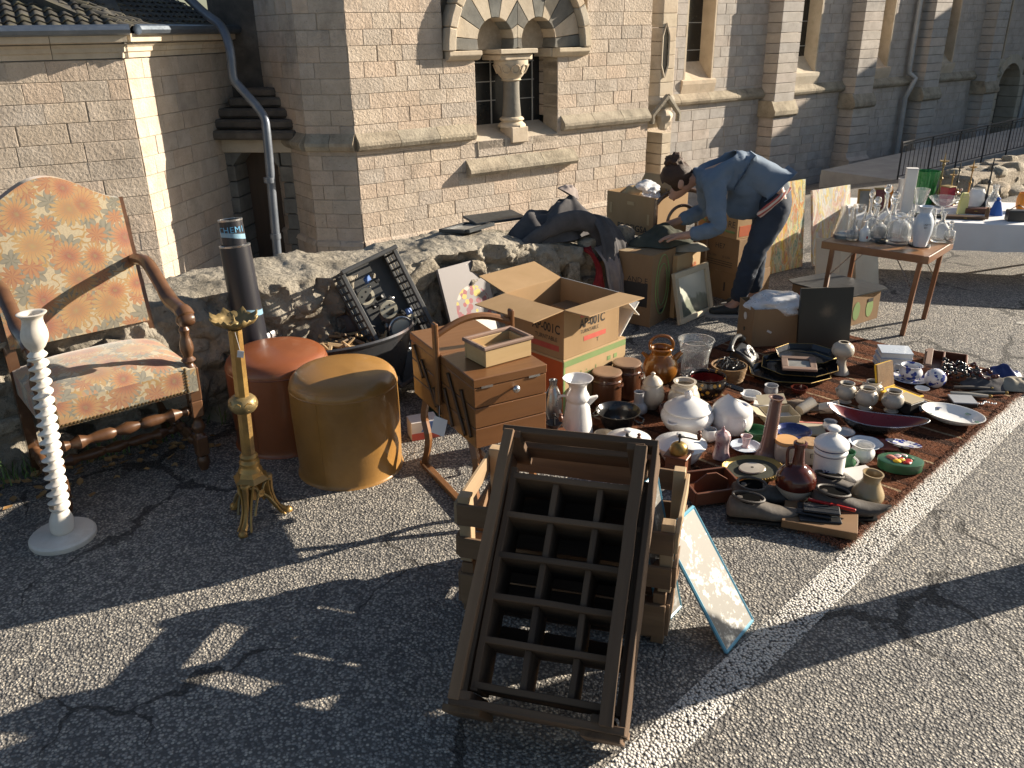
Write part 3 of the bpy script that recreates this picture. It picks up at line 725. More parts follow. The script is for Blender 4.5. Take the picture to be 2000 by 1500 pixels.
leafc = mix(t, pt, (.16, .155, .125), (.27, .255, .20)); c = mix(t, mth(t, 'LESS_THAN', q, 1.), c, leafc)
q, bw, pt = flowers(9., (7.3, 5.2, 0), 9, .20, .20)
c = mix(t, mth(t, 'LESS_THAN', q, 1.), c, mix(t, pt, (.33, .12, .075), (.44, .22, .10)))
q, bw, pt = flowers(7.0, (0, 0, 0), 19, .27, .20)
pet = ramp(t, q, [(.0, (.30, .24, .10)), (.22, (.33, .12, .08)), (.5, (.47, .20, .09)), (.8, (.50, .29, .12)), (1., (.40, .27, .13))])
pet = mix(t, ramp(t, pt, [(.15, .8), (.5, 0.)]), pet, (.27, .10, .06)); pet = mix(t, ramp(t, bw, [(.35, 0.), (.5, .5), (.62, 0.)]), pet, (.36, .13, .11)); pet = mix(t, ramp(t, bw, [(.6, 0.), (.8, .5)]), pet, (.46, .33, .14))
c = mix(t, mth(t, 'LESS_THAN', q, 1.), c, pet)
nz = N(t, 'TexNoise', Vector=uv, Scale=150., Detail=4., Roughness=.7); c = mix(t, ramp(t, nz.outputs[0], [(.45, 0.), (.62, .45)]), c, (.30, .25, .17)); c = mix(t, 1., c, (.74, .73, .72), 'MULTIPLY')
t.links.new(c, b.inputs['Base Color']); b.inputs['Roughness'].default_value = .9; b.inputs['Sheen Weight'].default_value = .3
wv = N(t, 'TexNoise', Vector=uv, Scale=700., Detail=2.); bump(t, b, wv.outputs[0], .25, .002)
wood('walnut', (.075, .034, .016), (.13, .062, .029), .38, .08, coat=.3); MATS['walnut'].name = 'walnut'
M('nail_brass', (.10, .07, .04), (.16, .11, .05), 9, .4, .05, metal=.8)
CHX = Vector((sin(rad(50)), cos(rad(50)), 0)); CHA = math.atan2(CHX.y, CHX.x)
ch = T('armchair', 'high backed wooden armchair upholstered in orange floral tapestry', 'armchair', (-1.335, 3.161, 0), CHA)
# local: X right (0 at the right front leg), Y back, Z up
W_, D_ = .55, .46
def turned(zs, n=14): return lathe([(r, z) for r, z in zs], n)
for x in (0, -W_):
    lg = O('front_leg', box((0, 0, .40), (.052, .052, .15), .006), 'walnut', ch, loc=(x, 0, 0))
    O('turned_leg', turned(smooth_prof([(.017, .0), (.026, .03), (.026, .05), (.02, .065), (.026, .07)], 2)), 'walnut', lg, smooth=True)
    O('leg_block', box((0, 0, .115), (.05, .05, .09), .005), 'walnut', lg)
    O('turned_leg', turned(smooth_prof([(.024, .16), (.016, .175), (.027, .195), (.027, .21), (.015, .235), (.02, .25), (.024, .26)], 2)), 'walnut', lg, smooth=True)
    O('leg_block', box((0, 0, .29), (.05, .05, .075), .005), 'walnut', lg)
    O('arm_post', turned(smooth_prof([(.025, .475), (.016, .49), (.03, .505), (.018, .52), (.027, .55), (.025, .58), (.016, .61), (.022, .635), (.015, .65), (.027, .67), (.02, .70)], 2)), 'walnut', lg, smooth=True)
for x in (0, -W_):
    p = [(0, D_+.02, 0), (0, D_, .12), (0, D_, .45), (0, D_+.03, .60), (0, D_+.165, 1.08)]
    O('back_leg', tube(p, .03, 4, up=(1, 1, 0)), 'walnut', ch, loc=(x, 0, 0))
    arm = [(x*1., -.055, .695), (x, -.03, .715), (x, .03, .722), (x, .12, .735), (x, .24, .80), (x, .34, .845), (x, .44, .842), (x, .51, .83)]
    O('arm_rest', tube(spline(arm, 4), [.021]*2+[.030]*4+[.027]*8+[.024]*15, 10, flat=1.15), 'walnut', ch, smooth=True)
    O('arm_scroll', lathe(smooth_prof([(0, -.028), (.022, -.026), (.03, 0), (.022, .026), (0, .028)]), 12), 'walnut', ch, mw=Matrix.Translation((x, -.05, .69)) @ Matrix.Rotation(pi/2, 4, 'Y'), smooth=True)
def spindle(name, a, b_, r=.02):
    mw, L = frame_mw(a, b_); k = L/.5
    pr = smooth_prof([(.6*r, 0), (1.05*r, .02*k), (.7*r, .04*k), (1.35*r, .075*k), (.8*r, .105*k), (1.1*r, .14*k), (1.1*r, .19*k), (.7*r, .205*k), (1.3*r, .25*k), (.7*r, .295*k), (1.1*r, .31*k), (1.1*r, .36*k), (.8*r, .395*k), (1.35*r, .425*k), (.7*r, .46*k), (1.05*r, .48*k), (.6*r, .5*k)], 2)
    return O(name, lathe(pr, 12), 'walnut', ch, mw=mw @ Matrix.Rotation(pi/2, 4, 'Y'), smooth=True)
spindle('front_stretcher', (-W_+.02, 0, .285), (-.02, 0, .285), .021)
spindle('side_stretcher', (0, .02, .115), (0, D_-.02, .115)); spindle('side_stretcher', (-W_, .02, .115), (-W_, D_-.02, .115))
spindle('cross_stretcher', (-W_+.02, D_/2, .115), (-.02, D_/2, .115))
def cushion(x0, x1, y0, y1, z0, z1, dome, nx=18, ny=16):
    bm = newbm(); g = []
    for j in range(ny+1):
        row = []
        for i in range(nx+1):
            u, v = i/nx, j/ny; f = (1-(2*u-1)**4)*(1-(2*v-1)**4)
            row.append(bm.verts.new((x0+(x1-x0)*u, y0+(y1-y0)*v, z1+dome*f)))
        g.append(row)
    for j in range(ny):
        for i in range(nx): bm.faces.new((g[j][i], g[j][i+1], g[j+1][i+1], g[j+1][i]))
    bd = [g[0][i] for i in range(nx)]+[g[j][nx] for j in range(ny)]+[g[ny][i] for i in range(nx, 0, -1)]+[g[j][0] for j in range(ny, 0, -1)]
    low = [bm.verts.new((v.co.x, v.co.y, z0)) for v in bd]; n = len(bd)
    for i in range(n): bm.faces.new((low[i], low[(i+1) % n], bd[(i+1) % n], bd[i]))
    return bm
me = uvbox(finish(cushion(-W_-.012, .012, -.034, D_+.02, .375, .475, .055), 'seat', True, 50))
st = O('seat', me, 'floral_fabric', ch)
nail = finish(lathe(smooth_prof([(.0065, 0), (.0045, .004), (0, .0055)], 2), 6), 'nail', True); nail.materials.append(MATS['nail_brass'])
for k in range(36): O('nail', nail, None, st, loc=(-W_+.03+k*(W_-.06)/35, -.034, .383), rot=(pi/2, 0, 0))
for k in range(8):
    for x in (-.032, -W_+.032): O('nail', nail, None, st, loc=(x, -.034, .393+k*.0125), rot=(pi/2, 0, 0))
bm = newbm(); nx, ny = 20, 20; g = [[], []]
for side in (0, 1):
    for j in range(ny+1):
        row = []
        for i in range(nx+1):
            u, v = i/nx, j/ny; x = (-W_-.0)*(1-u)+0*u
            bow = .115*max(0, cos((u-.5)*pi))**1.6
            top = 1.085+bow; z = .565+(top-.565)*v
            y = D_-.0+.27*(z-.52)+(-.028-.012*(1-(2*u-1)**4)*(1-(2*v-1)**4) if side == 0 else .035)
            row.append(bm.verts.new((x, y, z)))
        g[side].append(row)
for j in range(ny):
    for i in range(nx):
        bm.faces.new((g[0][j][i], g[0][j][i+1], g[0][j+1][i+1], g[0][j+1][i])); bm.faces.new((g[1][j][i+1], g[1][j][i], g[1][j+1][i], g[1][j+1][i+1]))
def rimv(s): G = g[s]; return [G[0][i] for i in range(nx)]+[G[j][nx] for j in range(ny)]+[G[ny][i] for i in range(nx, 0, -1)]+[G[j][0] for j in range(ny, 0, -1)]
A, B = rimv(0), rimv(1)
for i in range(len(A)): bm.faces.new((A[i], B[i], B[(i+1) % len(A)], A[(i+1) % len(A)]))
bmesh.ops.recalc_face_normals(bm, faces=bm.faces[:])
bk_ = O('backrest', uvbox(finish(bm, 'backrest', True, 50)), 'floral_fabric', ch)
for k in range(8): O('nail', nail, None, bk_, loc=(-W_+.02+k*.07, D_+.02-.02, .572), rot=(pi/2, 0, 0))

shear_tree(ch, .03, 0)
# ------------------------------------------------------------------ white barley twist stand
M('white_paint', (.72, .68, .62), (.62, .57, .50), 5, .5, .1, 40, rand=.03, dirt=(.50, .45, .38))
ls = T('twist_stand', 'white painted barley twist wooden stand on a round base', 'stand', (-1.685, 2.634, 0))
SH = Matrix.Identity(4); SH[0][2] = .105
O('base', lathe(smooth_prof([(0, 0), (.112, 0), (.115, .006), (.115, .02), (.108, .028), (.04, .034), (0, .034)], 1), 40), 'white_paint', ls, smooth=True)
O('foot', lathe(smooth_prof([(.03, .03), (.04, .045), (.041, .085), (.03, .115), (.024, .125), (.034, .135), (.034, .145)], 3), 24), 'white_paint', ls, smooth=True).data.transform(SH)
bm = newbm(); n = 20; rows = []; H0, H1 = .14, .735
for j in range(241):
    z = H0+(H1-H0)*j/240; ph = 2*pi*j/240*17; r0 = .0275-.004*j/240
    rows.append([bm.verts.new((.004*cos(ph)+(r0+.006*cos(k*2*pi/n-ph))*cos(k*2*pi/n), .004*sin(ph)+(r0+.006*cos(k*2*pi/n-ph))*sin(k*2*pi/n), z)) for k in range(n)])
for A, B in zip(rows, rows[1:]):
    for k in range(n): bm.faces.new((A[k], A[(k+1) % n], B[(k+1) % n], B[k]))
O('twist_stem', bm, 'white_paint', ls, smooth=True, ang=80).data.transform(SH)
O('cup', lathe(smooth_prof([(.02, .725), (.032, .735), (.02, .75), (.03, .765), (.041, .79), (.042, .815), (.033, .85), (.034, .868), (.045, .88), (.046, .884), (.030, .882), (.026, .86), (0, .855)], 3), 28), 'white_paint', ls, smooth=True).data.transform(SH)

# ------------------------------------------------------------------ brass torchere
M('old_brass', (.46, .28, .085), (.34, .195, .06), 10, .36, .25, 60, rand=.05, metal=.45, dirt=(.16, .10, .045))
M('dark_brass', (.20, .145, .065), (.34, .24, .10), 10, .4, .4, 50, rand=.05, metal=.45)
M('card_tag', (.70, .68, .68), (.62, .6, .62), 6, .8, .02)
cp = (-1.002, 2.754, 0)
bt = T('brass_torchere', 'tall antique brass altar candlestick with crown top and tripod foot', 'candlestick', cp)
bt.rotation_euler = (0, rad(2.6), rad(-5))
for z0, z1 in ((.27, .465), (.515, .775)):
    O('stem', lathe([(.026, z0), (.0255, (z0+z1)/2), (.025, z1)], 8), 'old_brass', bt)
O('knop', lathe(smooth_prof([(.024, .455), (.042, .465), (.051, .488), (.042, .512), (.024, .522)], 5), 28, flute=lambda a, z: 1+.035*abs(sin(4*a))), 'dark_brass', bt, smooth=True)
for k in range(8):
    a = k*pi/4; c_ = Vector((.047*cos(a), .047*sin(a), .492)); tg = Vector((-sin(a), cos(a), 0))
    O('scroll_relief', tube([c_+tg*(.013*cos(q))+Vector((0, 0, .013*sin(q))) for q in [i*2*pi/8 for i in range(8)]], .0032, 4), 'old_brass', bt)
O('collar', lathe(smooth_prof([(.045, .215), (.036, .235), (.038, .25), (.03, .262), (.034, .275), (.025, .285)], 3), 20), 'old_brass', bt, smooth=True)
O('shoulder', poly(newbm(), [(.078*cos(a), .078*sin(a)) for a in [k*2*pi/3+pi/6+d for k in range(3) for d in (-.12, .12)]], .168, .182, 'z', .004), 'old_brass', bt)
O('shoulder_cone', lathe([(.07, .18), (.05, .195), (.04, .22), (.0, .22)], 6), 'old_brass', bt)
for k in range(3):
    a = k*2*pi/3+pi/6; d = Vector((cos(a), sin(a), 0))
    pts = [d*.066+Vector((0, 0, .18)), d*.066+Vector((0, 0, .13)), d*.075+Vector((0, 0, .075)), d*.098+Vector((0, 0, .03)), d*.125+Vector((0, 0, .012))]
    lg = O('foot', tube(spline(pts, 4), [.012]*4+[.010]*4+[.009]*4+[.012]*4+[.013], 7, flat=.8), 'old_brass', bt, smooth=True)
    O('paw', lathe(smooth_prof([(0, 0), (.016, 0), (.017, .012), (.01, .022), (0, .024)], 2), 10, c=tuple(d*.125)), 'old_brass', lg, smooth=True)
    a2 = a+pi/3; d2 = Vector((cos(a2), sin(a2), 0)); tg = Vector((-sin(a2), cos(a2), 0))
    pl = [(-.066, .178), (-.064, .12), (-.072, .075), (-.092, .03), (-.112, .008), (-.094, .010), (-.066, .048), (-.045, .085), (-.03, .075), (-.022, .10), (0, .088)]
    pl = pl+[(-x, z) for x, z in reversed(pl[:-1])]
    pm = wallmw(d2*.034, tg, (0, 0, 1)) @ Matrix.Rotation(rad(-10), 4, 'X')
    O('side_panel', poly(newbm(), pl, -.004, .004, 'z', .0015), 'old_brass', bt, mw=pm)
    cc = d2*.046+Vector((0, 0, .13))
    for s in (-1, 1):
        O('scrollwork', tube(spline([cc+tg*s*.048+Vector((0, 0, .04)), cc+tg*s*.02+Vector((0, 0, .03)), cc+tg*s*.012+Vector((0, 0, -.005)), cc+tg*s*.03+d2*.01+Vector((0, 0, -.03)), cc+tg*s*.05+d2*.02+Vector((0, 0, -.07))], 4), .0055, 6), 'dark_brass', bt, smooth=True)
    O('rosette', lathe(smooth_prof([(0, 0), (.016, .002), (.014, .008), (.006, .006), (0, .01)], 2), 12, flute=lambda a, z: 1+.12*cos(6*a)), 'old_brass', bt, mw=Matrix.Translation(cc+Vector((0, 0, .0))) @ d2.to_track_quat('Z', 'Y').to_matrix().to_4x4(), smooth=True)
bm = newbm(); n = 48; rw = []
for rr_, zz in ((.02, .775), (.03, .785), (.052, .792), (.066, .804), (.08, .82)):
    rw.append([bm.verts.new((rr_*(1+(.10*cos(8*q) if rr_ > .06 else 0))*cos(q), rr_*(1+(.10*cos(8*q) if rr_ > .06 else 0))*sin(q), zz+(.006*cos(8*q)+.005*cos(16*q) if rr_ > .07 else 0))) for q in [k*2*pi/n for k in range(n)]])
for A, B in zip(rw, rw[1:]):
    for k in range(n): bm.faces.new((A[k], A[(k+1) % n], B[(k+1) % n], B[k]))
o = O('crown_dish', bm, 'dark_brass', bt, smooth=True, ang=60); o.modifiers.new('s', 'SOLIDIFY').thickness = .003
O('pricket', lathe([(.018, .785), (.014, .80), (.005, .806), (.0, .83)], 10), 'dark_brass', bt, smooth=True)
O('price_tag', box((.03, -.045, .70), (.022, .001, .026), 0, rot=Euler((.1, .2, .3))), 'card_tag', bt)
O('tag_string', tube([(.012, -.03, .775), (.03, -.045, .715)], .0007, 4), 'card_tag', bt)

# ------------------------------------------------------------------ leather poufs
def leather(name, c1, c2):
    return M(name, c1, c2, 3, .36, .12, 160, rand=.0, coat=.25, detail=6, bd=.002, dirt=tuple(x*.8 for x in c2))
leather('ochre_leather', (.34, .175, .045), (.29, .145, .036)); leather('rust_leather', (.25, .078, .027), (.20, .06, .02))
def pouf(name, label, loc, r, h, mat):
    p = T(name, label, 'pouf', loc)
    O('body', lathe(smooth_prof([(0, .0), (r*.95, 0), (r*.97, .012), (r*.985, h*.3), (r, h*.62), (r*.995, h-.045)], 3), 64), mat, p, smooth=True, ang=70)
    O('top_panel', lathe(smooth_prof([(r*.995, h-.0455), (r*.985, h-.03), (r*.93, h-.006), (r*.8, h+.012), (r*.45, h+.026), (0, h+.03)], 4), 64), mat, p, smooth=True, ang=70)
    O('seam', lathe([(r*.995, h-.05), (r*1.006, h-.0465), (r*.995, h-.043)], 64), mat, p, smooth=True)
    for k in range(60):
        a = 2*pi*k/60
        if k % 1 == 0: pass
    O('stitching', tube([(r*.962*cos(a), r*.962*sin(a), h-.0165) for a in [i*2*pi/60 for i in range(61)]], .0012, 4), mat, p)
    for c_ in p.children:
        if c_.name.startswith(('body', 'top_panel')): wrinkle(c_.data, .0012, 6., r*50)
    a = -1.9; O('side_seam', tube([(r*.972*cos(a), r*.972*sin(a), .02), (r*.992*cos(a), r*.992*sin(a), h*.3), (r*1.003*cos(a), r*1.003*sin(a), h*.62), (r*1.0*cos(a), r*1.0*sin(a), h-.05)], .002, 5), mat, p)
    return p
pouf('pouf', 'shiny ochre leather drum pouf', (-0.7, 3.17, 0), .223, .435, 'ochre_leather')
pouf('pouf', 'rust orange leather drum pouf behind the ochre one', (-1.05, 3.46, 0), .225, .415, 'rust_leather')

# ------------------------------------------------------------------ printed card tubes leaning on the wall
m, t, b = nodes('tube_print')
v = coords(t); wv = N(t, 'TexWave', Vector=v, Scale=.9, Distortion=9., Detail=2.); wv.bands_direction = 'Z'
c = mix(t, ramp(t, wv.outputs[0], [(.975, 0.), (.985, 1.)]), (.018, .018, .024), (.20, .34, .45)); t.links.new(c, b.inputs['Base Color']); b.inputs['Roughness'].default_value = .35
M('tin_rim', (.45, .45, .46), (.55, .55, .55), 9, .3, .02, metal=.9); M('print_blue', (.10, .32, .55), (.12, .36, .58), 9, .5, 0); M('print_red', (.42, .07, .05), (.48, .1, .07), 9, .6, 0); M('print_black', (.025, .022, .02), (.035, .03, .028), 9, .6, 0)
tb0 = (-1.43, 4.355, 0)
tb_t = (-1.444, 4.4, 0.693)
tu = T('poster_tube', 'dark printed poster tube leaning against the rubble wall', 'tube', (-1.15, 3.98, 0))
TM = wallmw((-1.20, 3.66, 0.006), (.95, 0, .06), (-.06, .08, .95)) @ Matrix.Rotation(-pi/2, 4, 'X'); tu.matrix_local = TM
O('outer_tube', lathe([(0, 0), (.076, 0), (.068, .84), (.063, .84), (.05, .6)], 28), 'tube_print', tu, smooth=True)
O('tube_rim', lathe([(.0685, .835), (.070, .842), (.062, .844)], 28), 'tin_rim', tu, smooth=True)
tu2 = T('poster_tube', 'shorter printed tube end standing inside the dark poster tube', 'tube', (0, 0, 0)); tu2.matrix_local = TM
O('inner_tube', lathe([(0, .4), (.053, .4), (.053, .955), (.049, .955), (.049, .5)], 28), 'tube_print', tu2, smooth=True)
O('tube_rim', lathe([(.0535, .95), (.0545, .958), (.048, .958)], 28), 'tin_rim', tu2, smooth=True)
def curved_text(txt, r, z, size, parent, ang0, mat='print_blue'):
    n = len(txt)
    for i, chh in enumerate(txt):
        if chh == ' ': continue
        a = ang0+(i-(n-1)/2)*size*.68/r
        lettering(chh, size, mat, parent, wallmw((r*1.012*cos(a), r*1.012*sin(a), z), (-sin(a), cos(a), 0), (0, 0, 1)))
curved_text('CHEMI', .0542, .912, .038, tu2, -1.25)
for zz in (.35, .367): O('print_band', lathe([(.0732, zz), (.0732, zz+.009)], 40), 'print_blue', tu)

# ------------------------------------------------------------------ oval tub of firewood, plastic crate, green bucket
M('tub_dark', (.045, .05, .058), (.075, .075, .08), 5, .32, .08, metal=.55, dirt=(.10, .05, .03))
tub = T('oval_tub', 'dark oval metal tub filled with broken sticks', 'tub', (-0.85, 3.8, 0), rad(30))
bm = newbm()
def oval(prof, n=48, k=.62):
    bm = newbm(); L = []
    for r, z in prof: L.append([bm.verts.new((r*cos(a), r*k*sin(a), z)) for a in [i*2*pi/n for i in range(n)]])
    for A, B in zip(L, L[1:]):
        for i in range(n): bm.faces.new((A[i], A[(i+1) % n], B[(i+1) % n], B[i]))
    bm.faces.new(L[0][::-1])
    if prof[-1][1] < prof[-2][1] - .03: bm.faces.new(L[-1])
    return bm
O('tub_shell', oval([(.30, 0), (.385, .30), (.395, .305), (.40, .315), (.39, .322), (.378, .31), (.33, .12), (.31, .05)]), 'tub_dark', tub, smooth=True)
tub.scale = (1, 1, 1.22)
M('stick_wood', (.30, .20, .10), (.46, .33, .18), 9, .8, .2, rand=.35, stretch=(.2, 1, 1)); M('stick_bark', (.10, .07, .045), (.17, .12, .08), 9, .9, .4, rand=.3)
for k in range(120):
    L = R.uniform(.06, .15); a = R.uniform(0, 6.3); rr_ = math.sqrt(R.random())*.27; aa = R.uniform(0, 6.3)
    mw = Matrix.Translation((rr_*cos(aa), rr_*.6*sin(aa), .215+R.uniform(0, .05))) @ Euler((R.uniform(0, 6), R.uniform(-.5, .5), a)).to_matrix().to_4x4()
    O('stick', box((0, 0, 0), (L, R.uniform(.008, .018), R.uniform(.007, .014)), .002), 'stick_wood' if k % 3 else 'stick_bark', tub, mw=mw)
O('stick_bed', oval([(.02, .19), (.34, .20), (.34, .205), (.02, .23)]), 'stick_bark', tub)
M('crate_plastic', (.05, .052, .052), (.07, .07, .07), 6, .42, .06, rand=.05)
pc = T('plastic_crate', 'grey slotted plastic crate tipped against the rubble wall', 'crate', (-0.774, 4.525, 0))
CW, CL, CHh = .30, .62, .20     # local X width, Y length, Z depth; opening +Z
yv = Vector((-.42, .18, .88)).normalized(); xv = Vector((.87, .49, 0)); xv = (xv-yv*xv.dot(yv)).normalized(); zv = xv.cross(yv)
MC = Matrix((xv, yv, zv)).transposed().to_4x4(); MC.translation = Vector((-.64, 3.95, .03)); pc.matrix_local = MC
O('floor_panel', box((CW/2, CL/2, .008), (CW, CL, .012)), 'crate_plastic', pc)
for x in (0, CW):
    O('side_rail', box((x, CL/2, CHh-.012), (.022, CL, .02), .003), 'crate_plastic', pc); O('side_rail', box((x, CL/2, .02), (.014, CL, .04), .003), 'crate_plastic', pc)
    for r_ in range(3):
        for k in range(16): O('slat', box((x, .02+k*(CL-.04)/15, .062+r_*.047), (.009, .011, .042)), 'crate_plastic', pc)
    for r_ in range(2): O('side_rib', box((x, CL/2, .085+r_*.047), (.012, CL, .007)), 'crate_plastic', pc)
for y in (0, CL):
    O('end_wall', box((CW/2, y, .075), (CW, .012, .15)), 'crate_plastic', pc)
    O('end_rail', box((CW/2, y, CHh-.004+(.02 if y else 0)), (CW+.02, .022, .026), .004), 'crate_plastic', pc)
    for s in (.04, CW-.04): O('end_post', box((s, y, .17), (.08, .012, .06)), 'crate_plastic', pc)
M('cream_enamel', (.62, .58, .46), (.54, .49, .37), 6, .35, .05, rand=.05); M('steel', (.42, .43, .44), (.5, .5, .5), 7, .3, .05, metal=.9); M('blue_card', (.08, .18, .45), (.1, .2, .5), 7, .5, .02); M('black_part', (.015, .015, .016), (.03, .03, .03), 9, .45, .1)
def lay(o): o.matrix_local = MC @ o.matrix_local; return o
for k, (x, y, a, s, z) in enumerate(((.085, .47, .5, .045, .10), (.16, .36, .2, .047, .10), (.24, .26, .9, .035, .10))):
    d = T('slotted_disc', ('round cream plate with holes high in the plastic crate', 'round cream plate with holes midway in the plastic crate', 'small round cream plate low in the plastic crate')[k], 'disc'); d.matrix_local = MC @ Matrix.Translation((x, y, z)) @ Euler((.25, -.25, a)).to_matrix().to_4x4()
    O('plate', lathe([(0, 0), (s*.97, 0), (s, .006), (s*.97, .013), (0, .014)], 32), 'cream_enamel', d, smooth=True)
    for hx in (-.35, .35): O('hole', lathe([(0, .0145), (s*.12, .0145), (s*.12, .0155), (0, .0155)], 10, c=(hx*s, s*.42, 0)), 'black_part', d)
    O('slot', poly(newbm(), [(s*.55*cos(a_), -s*.12+s*.5*sin(a_)) for a_ in [pi+i*pi/8 for i in range(9)]], .0145, .0156), 'black_part', d)
for k in range(22):
    d = box((R.uniform(.05, .25), R.uniform(.12, .52), .05+R.uniform(0, .03)), (R.uniform(.015, .05), R.uniform(.012, .03), R.uniform(.01, .03)), .003, rot=Euler((R.uniform(0, 3), R.uniform(0, 3), R.uniform(0, 3))))
    lay(O('small_part', d, ('black_part', 'steel', 'black_part', 'black_part')[k % 4], label='small metal or black part lying loose in the plastic crate', cat='part', group='loose parts in the plastic crate'))
for k, (x, y) in enumerate(((.13, .54), (.25, .30))): lay(O('blue_packet', box((x, y, .11), (.035, .03, .02), .002, rot=Euler((.5, .3, .4+k))), 'blue_card', label=('bright blue packet at the raised end of the plastic crate', 'small blue packet at the low end of the plastic crate')[k], cat='packet'))
d = T('metal_lid', 'round steel pan lid at the low end of the plastic crate', 'lid'); d.matrix_local = MC @ Matrix.Translation((.15, .25, .16)) @ Euler((.35, -.2, 0)).to_matrix().to_4x4()
O('disc', lathe([(0, .01), (.055, .006), (.058, .0), (.064, .0), (.066, .012), (.062, .016), (.056, .012), (0, .014)], 32), 'steel', d, smooth=True)
O('enamel_face', lathe([(0, .016), (.045, .0145), (.05, .0135)], 32), 'cream_enamel', d, smooth=True)
M('green_plastic', (.02, .06, .045), (.03, .08, .06), 5, .35, .03)
gb = T('green_bucket', 'dark green plastic bucket behind the sewing box', 'bucket', (-0.33, 3.72, 0))
O('bucket_wall', lathe([(0, 0), (.085, 0), (.115, .23), (.121, .235), (.121, .242), (.112, .24), (.083, .01), (0, .01)], 32), 'green_plastic', gb, smooth=True)

# ------------------------------------------------------------------ cantilever sewing box
wood('sewing_wood', (.20, .088, .030), (.145, .06, .021), .42, .08, rand=.08, coat=.25)
wood('dark_bar', (.055, .028, .014), (.08, .04, .02), .5, .1)
SX = Vector((sin(rad(62)), cos(rad(62)), 0)); SA = math.atan2(SX.y, SX.x)
sw = T('sewing_box', 'wooden cantilever sewing box on curved legs with arched carrying handle', 'sewing box', (-0.132, 2.633, 0), SA)
# local: X along the plain end (0..SWW), Y away along the armed side (0..SWL), Z up
SWW, SWL, SZ0, SZ1 = .29, .58, .345, .615
hts = [SZ0, SZ0+.079, SZ0+.158, SZ0+.236]
for half in (0, 1):
    y0 = 0 if half == 0 else SWL/2+.002; y1 = SWL/2-.002 if half == 0 else SWL
    O('lid', box((SWW/2, (y0+y1)/2, SZ1-.017), (SWW+.006, y1-y0+(.004), .034), .003), 'sewing_wood', sw)
    for k in range(3):
        tz0, tz1 = hts[k]+.0015, hts[k+1]-.0015
        if k == 0 and half: pass
        O('tray', box((SWW/2, (y0+y1)/2, (tz0+tz1)/2), (SWW, y1-y0, tz1-tz0), .002), 'sewing_wood', sw)
for x in (-.006, SWW+.006):
    for k, (y0, z0, y1, z1) in enumerate(((.03, .385, .10, .54), (.08, .37, .21, .565), (.19, .36, .25, .49), (.31, .36, .36, .45), (.34, .38, .47, .53), (.46, .46, .54, .57))):
        if k < 3: a, c_ = (y0, z0), (y1, z1)
        else: a, c_ = (y0, z0), (y1, z1)
        ar = plank('swing_arm', (x, a[0], a[1]), (x, c_[0], c_[1]), .017, .007, 'dark_bar', sw, up=(1, 0, 0))
        for q in (a, c_): O('pivot', lathe([(0, -.006), (.004, -.006), (.004, .006), (0, .006)], 8), 'nail_brass', sw, mw=Matrix.Translation((x, q[0], q[1])) @ Matrix.Rotation(pi/2, 4, 'Y'))
    O('handle_post', box((x*1.0+(-.008 if x < 0 else .008), SWL/2, .575), (.016, .034, .33), .005), 'sewing_wood', sw)
hp = [(x, SWL/2, .685+.052*sin(pi*(x+.02)/(SWW+.04))) for x in [-.016+i*(SWW+.032)/10 for i in range(11)]]
O('handle', tube(hp, .014, 8, flat=.8), 'sewing_wood', sw, smooth=True)
O('knob', lathe(smooth_prof([(.004, 0), (.005, .008), (.013, .013), (.014, .02), (.008, .028), (0, .029)], 3), 20), 'steel', sw, mw=Matrix.Translation((SWW*.54, -.001, .553)) @ Matrix.Rotation(pi/2, 4, 'X'), smooth=True)
for x in (.05, SWW-.05): O('hinge', box((x, -.002, SZ1-.035), (.045, .003, .008)), 'steel', sw)
for x in (.02, SWW-.02):
    for y, s in ((.055, -1), (SWL-.055, 1)):
        pts = [(x, y+.03*-s, SZ0+.01), (x, y+.012*s, SZ0-.09), (x, y+.02*-s, .16), (x, y+.025*s, .05), (x, y+.045*s, .012)]
        O('leg', tube(spline(pts, 4), .017, 4, flat=.75, up=(1, .0, 0)), 'sewing_wood', sw)
    O('foot_rail', box((x, SWL/2, .013), (.03, SWL+.02, .022), .004), 'sewing_wood', sw)
O('leg_stretcher', box((SWW/2, SWL/2, SZ0-.012), (SWW-.03, .04, .02), .003), 'sewing_wood', sw)
O('price_tag', box((-.03, SWL/2-.03, .335), (.055, .001, .075), 0, rot=Euler((0, .25, -.8))), 'card_tag', sw)
O('tag_string', tube([(-.016, SWL/2-.01, .41), (-.028, SWL/2-.03, .373)], .0008, 4), 'card_tag', sw)
# small sloped box on its lid
wood('pale_wood', (.52, .37, .19), (.45, .30, .14), .6, .1); wood('worn_edge', (.16, .10, .075), (.30, .20, .15), .7, .3, freq=2.)
sb = T('small_box', 'small pale wooden tray box with worn rim on the sewing box lid', 'box', (-0.092, 2.736, 0.617), math.atan2(cos(rad(55)), sin(rad(55))))
O('side', box((.12, .006, .035), (.24, .012, .07), .002), 'pale_wood', sb); O('side', box((.12, .16, .035), (.24, .012, .07), .002), 'pale_wood', sb)
O('side', box((.006, .083, .035), (.012, .142, .07), .002), 'pale_wood', sb); O('side', box((.234, .083, .035), (.012, .142, .07), .002), 'pale_wood', sb)
O('bottom', box((.12, .083, .03), (.216, .142, .008)), 'pale_wood', sb)
for y in (.003, .163): O('rim', box((.12, y, .078), (.26, .018, .016), .004), 'worn_edge', sb)
for x in (-.002, .242): O('rim', box((x, .083, .078), (.018, .15, .016), .004), 'worn_edge', sb)
sb.scale = (.84, .84, .9)
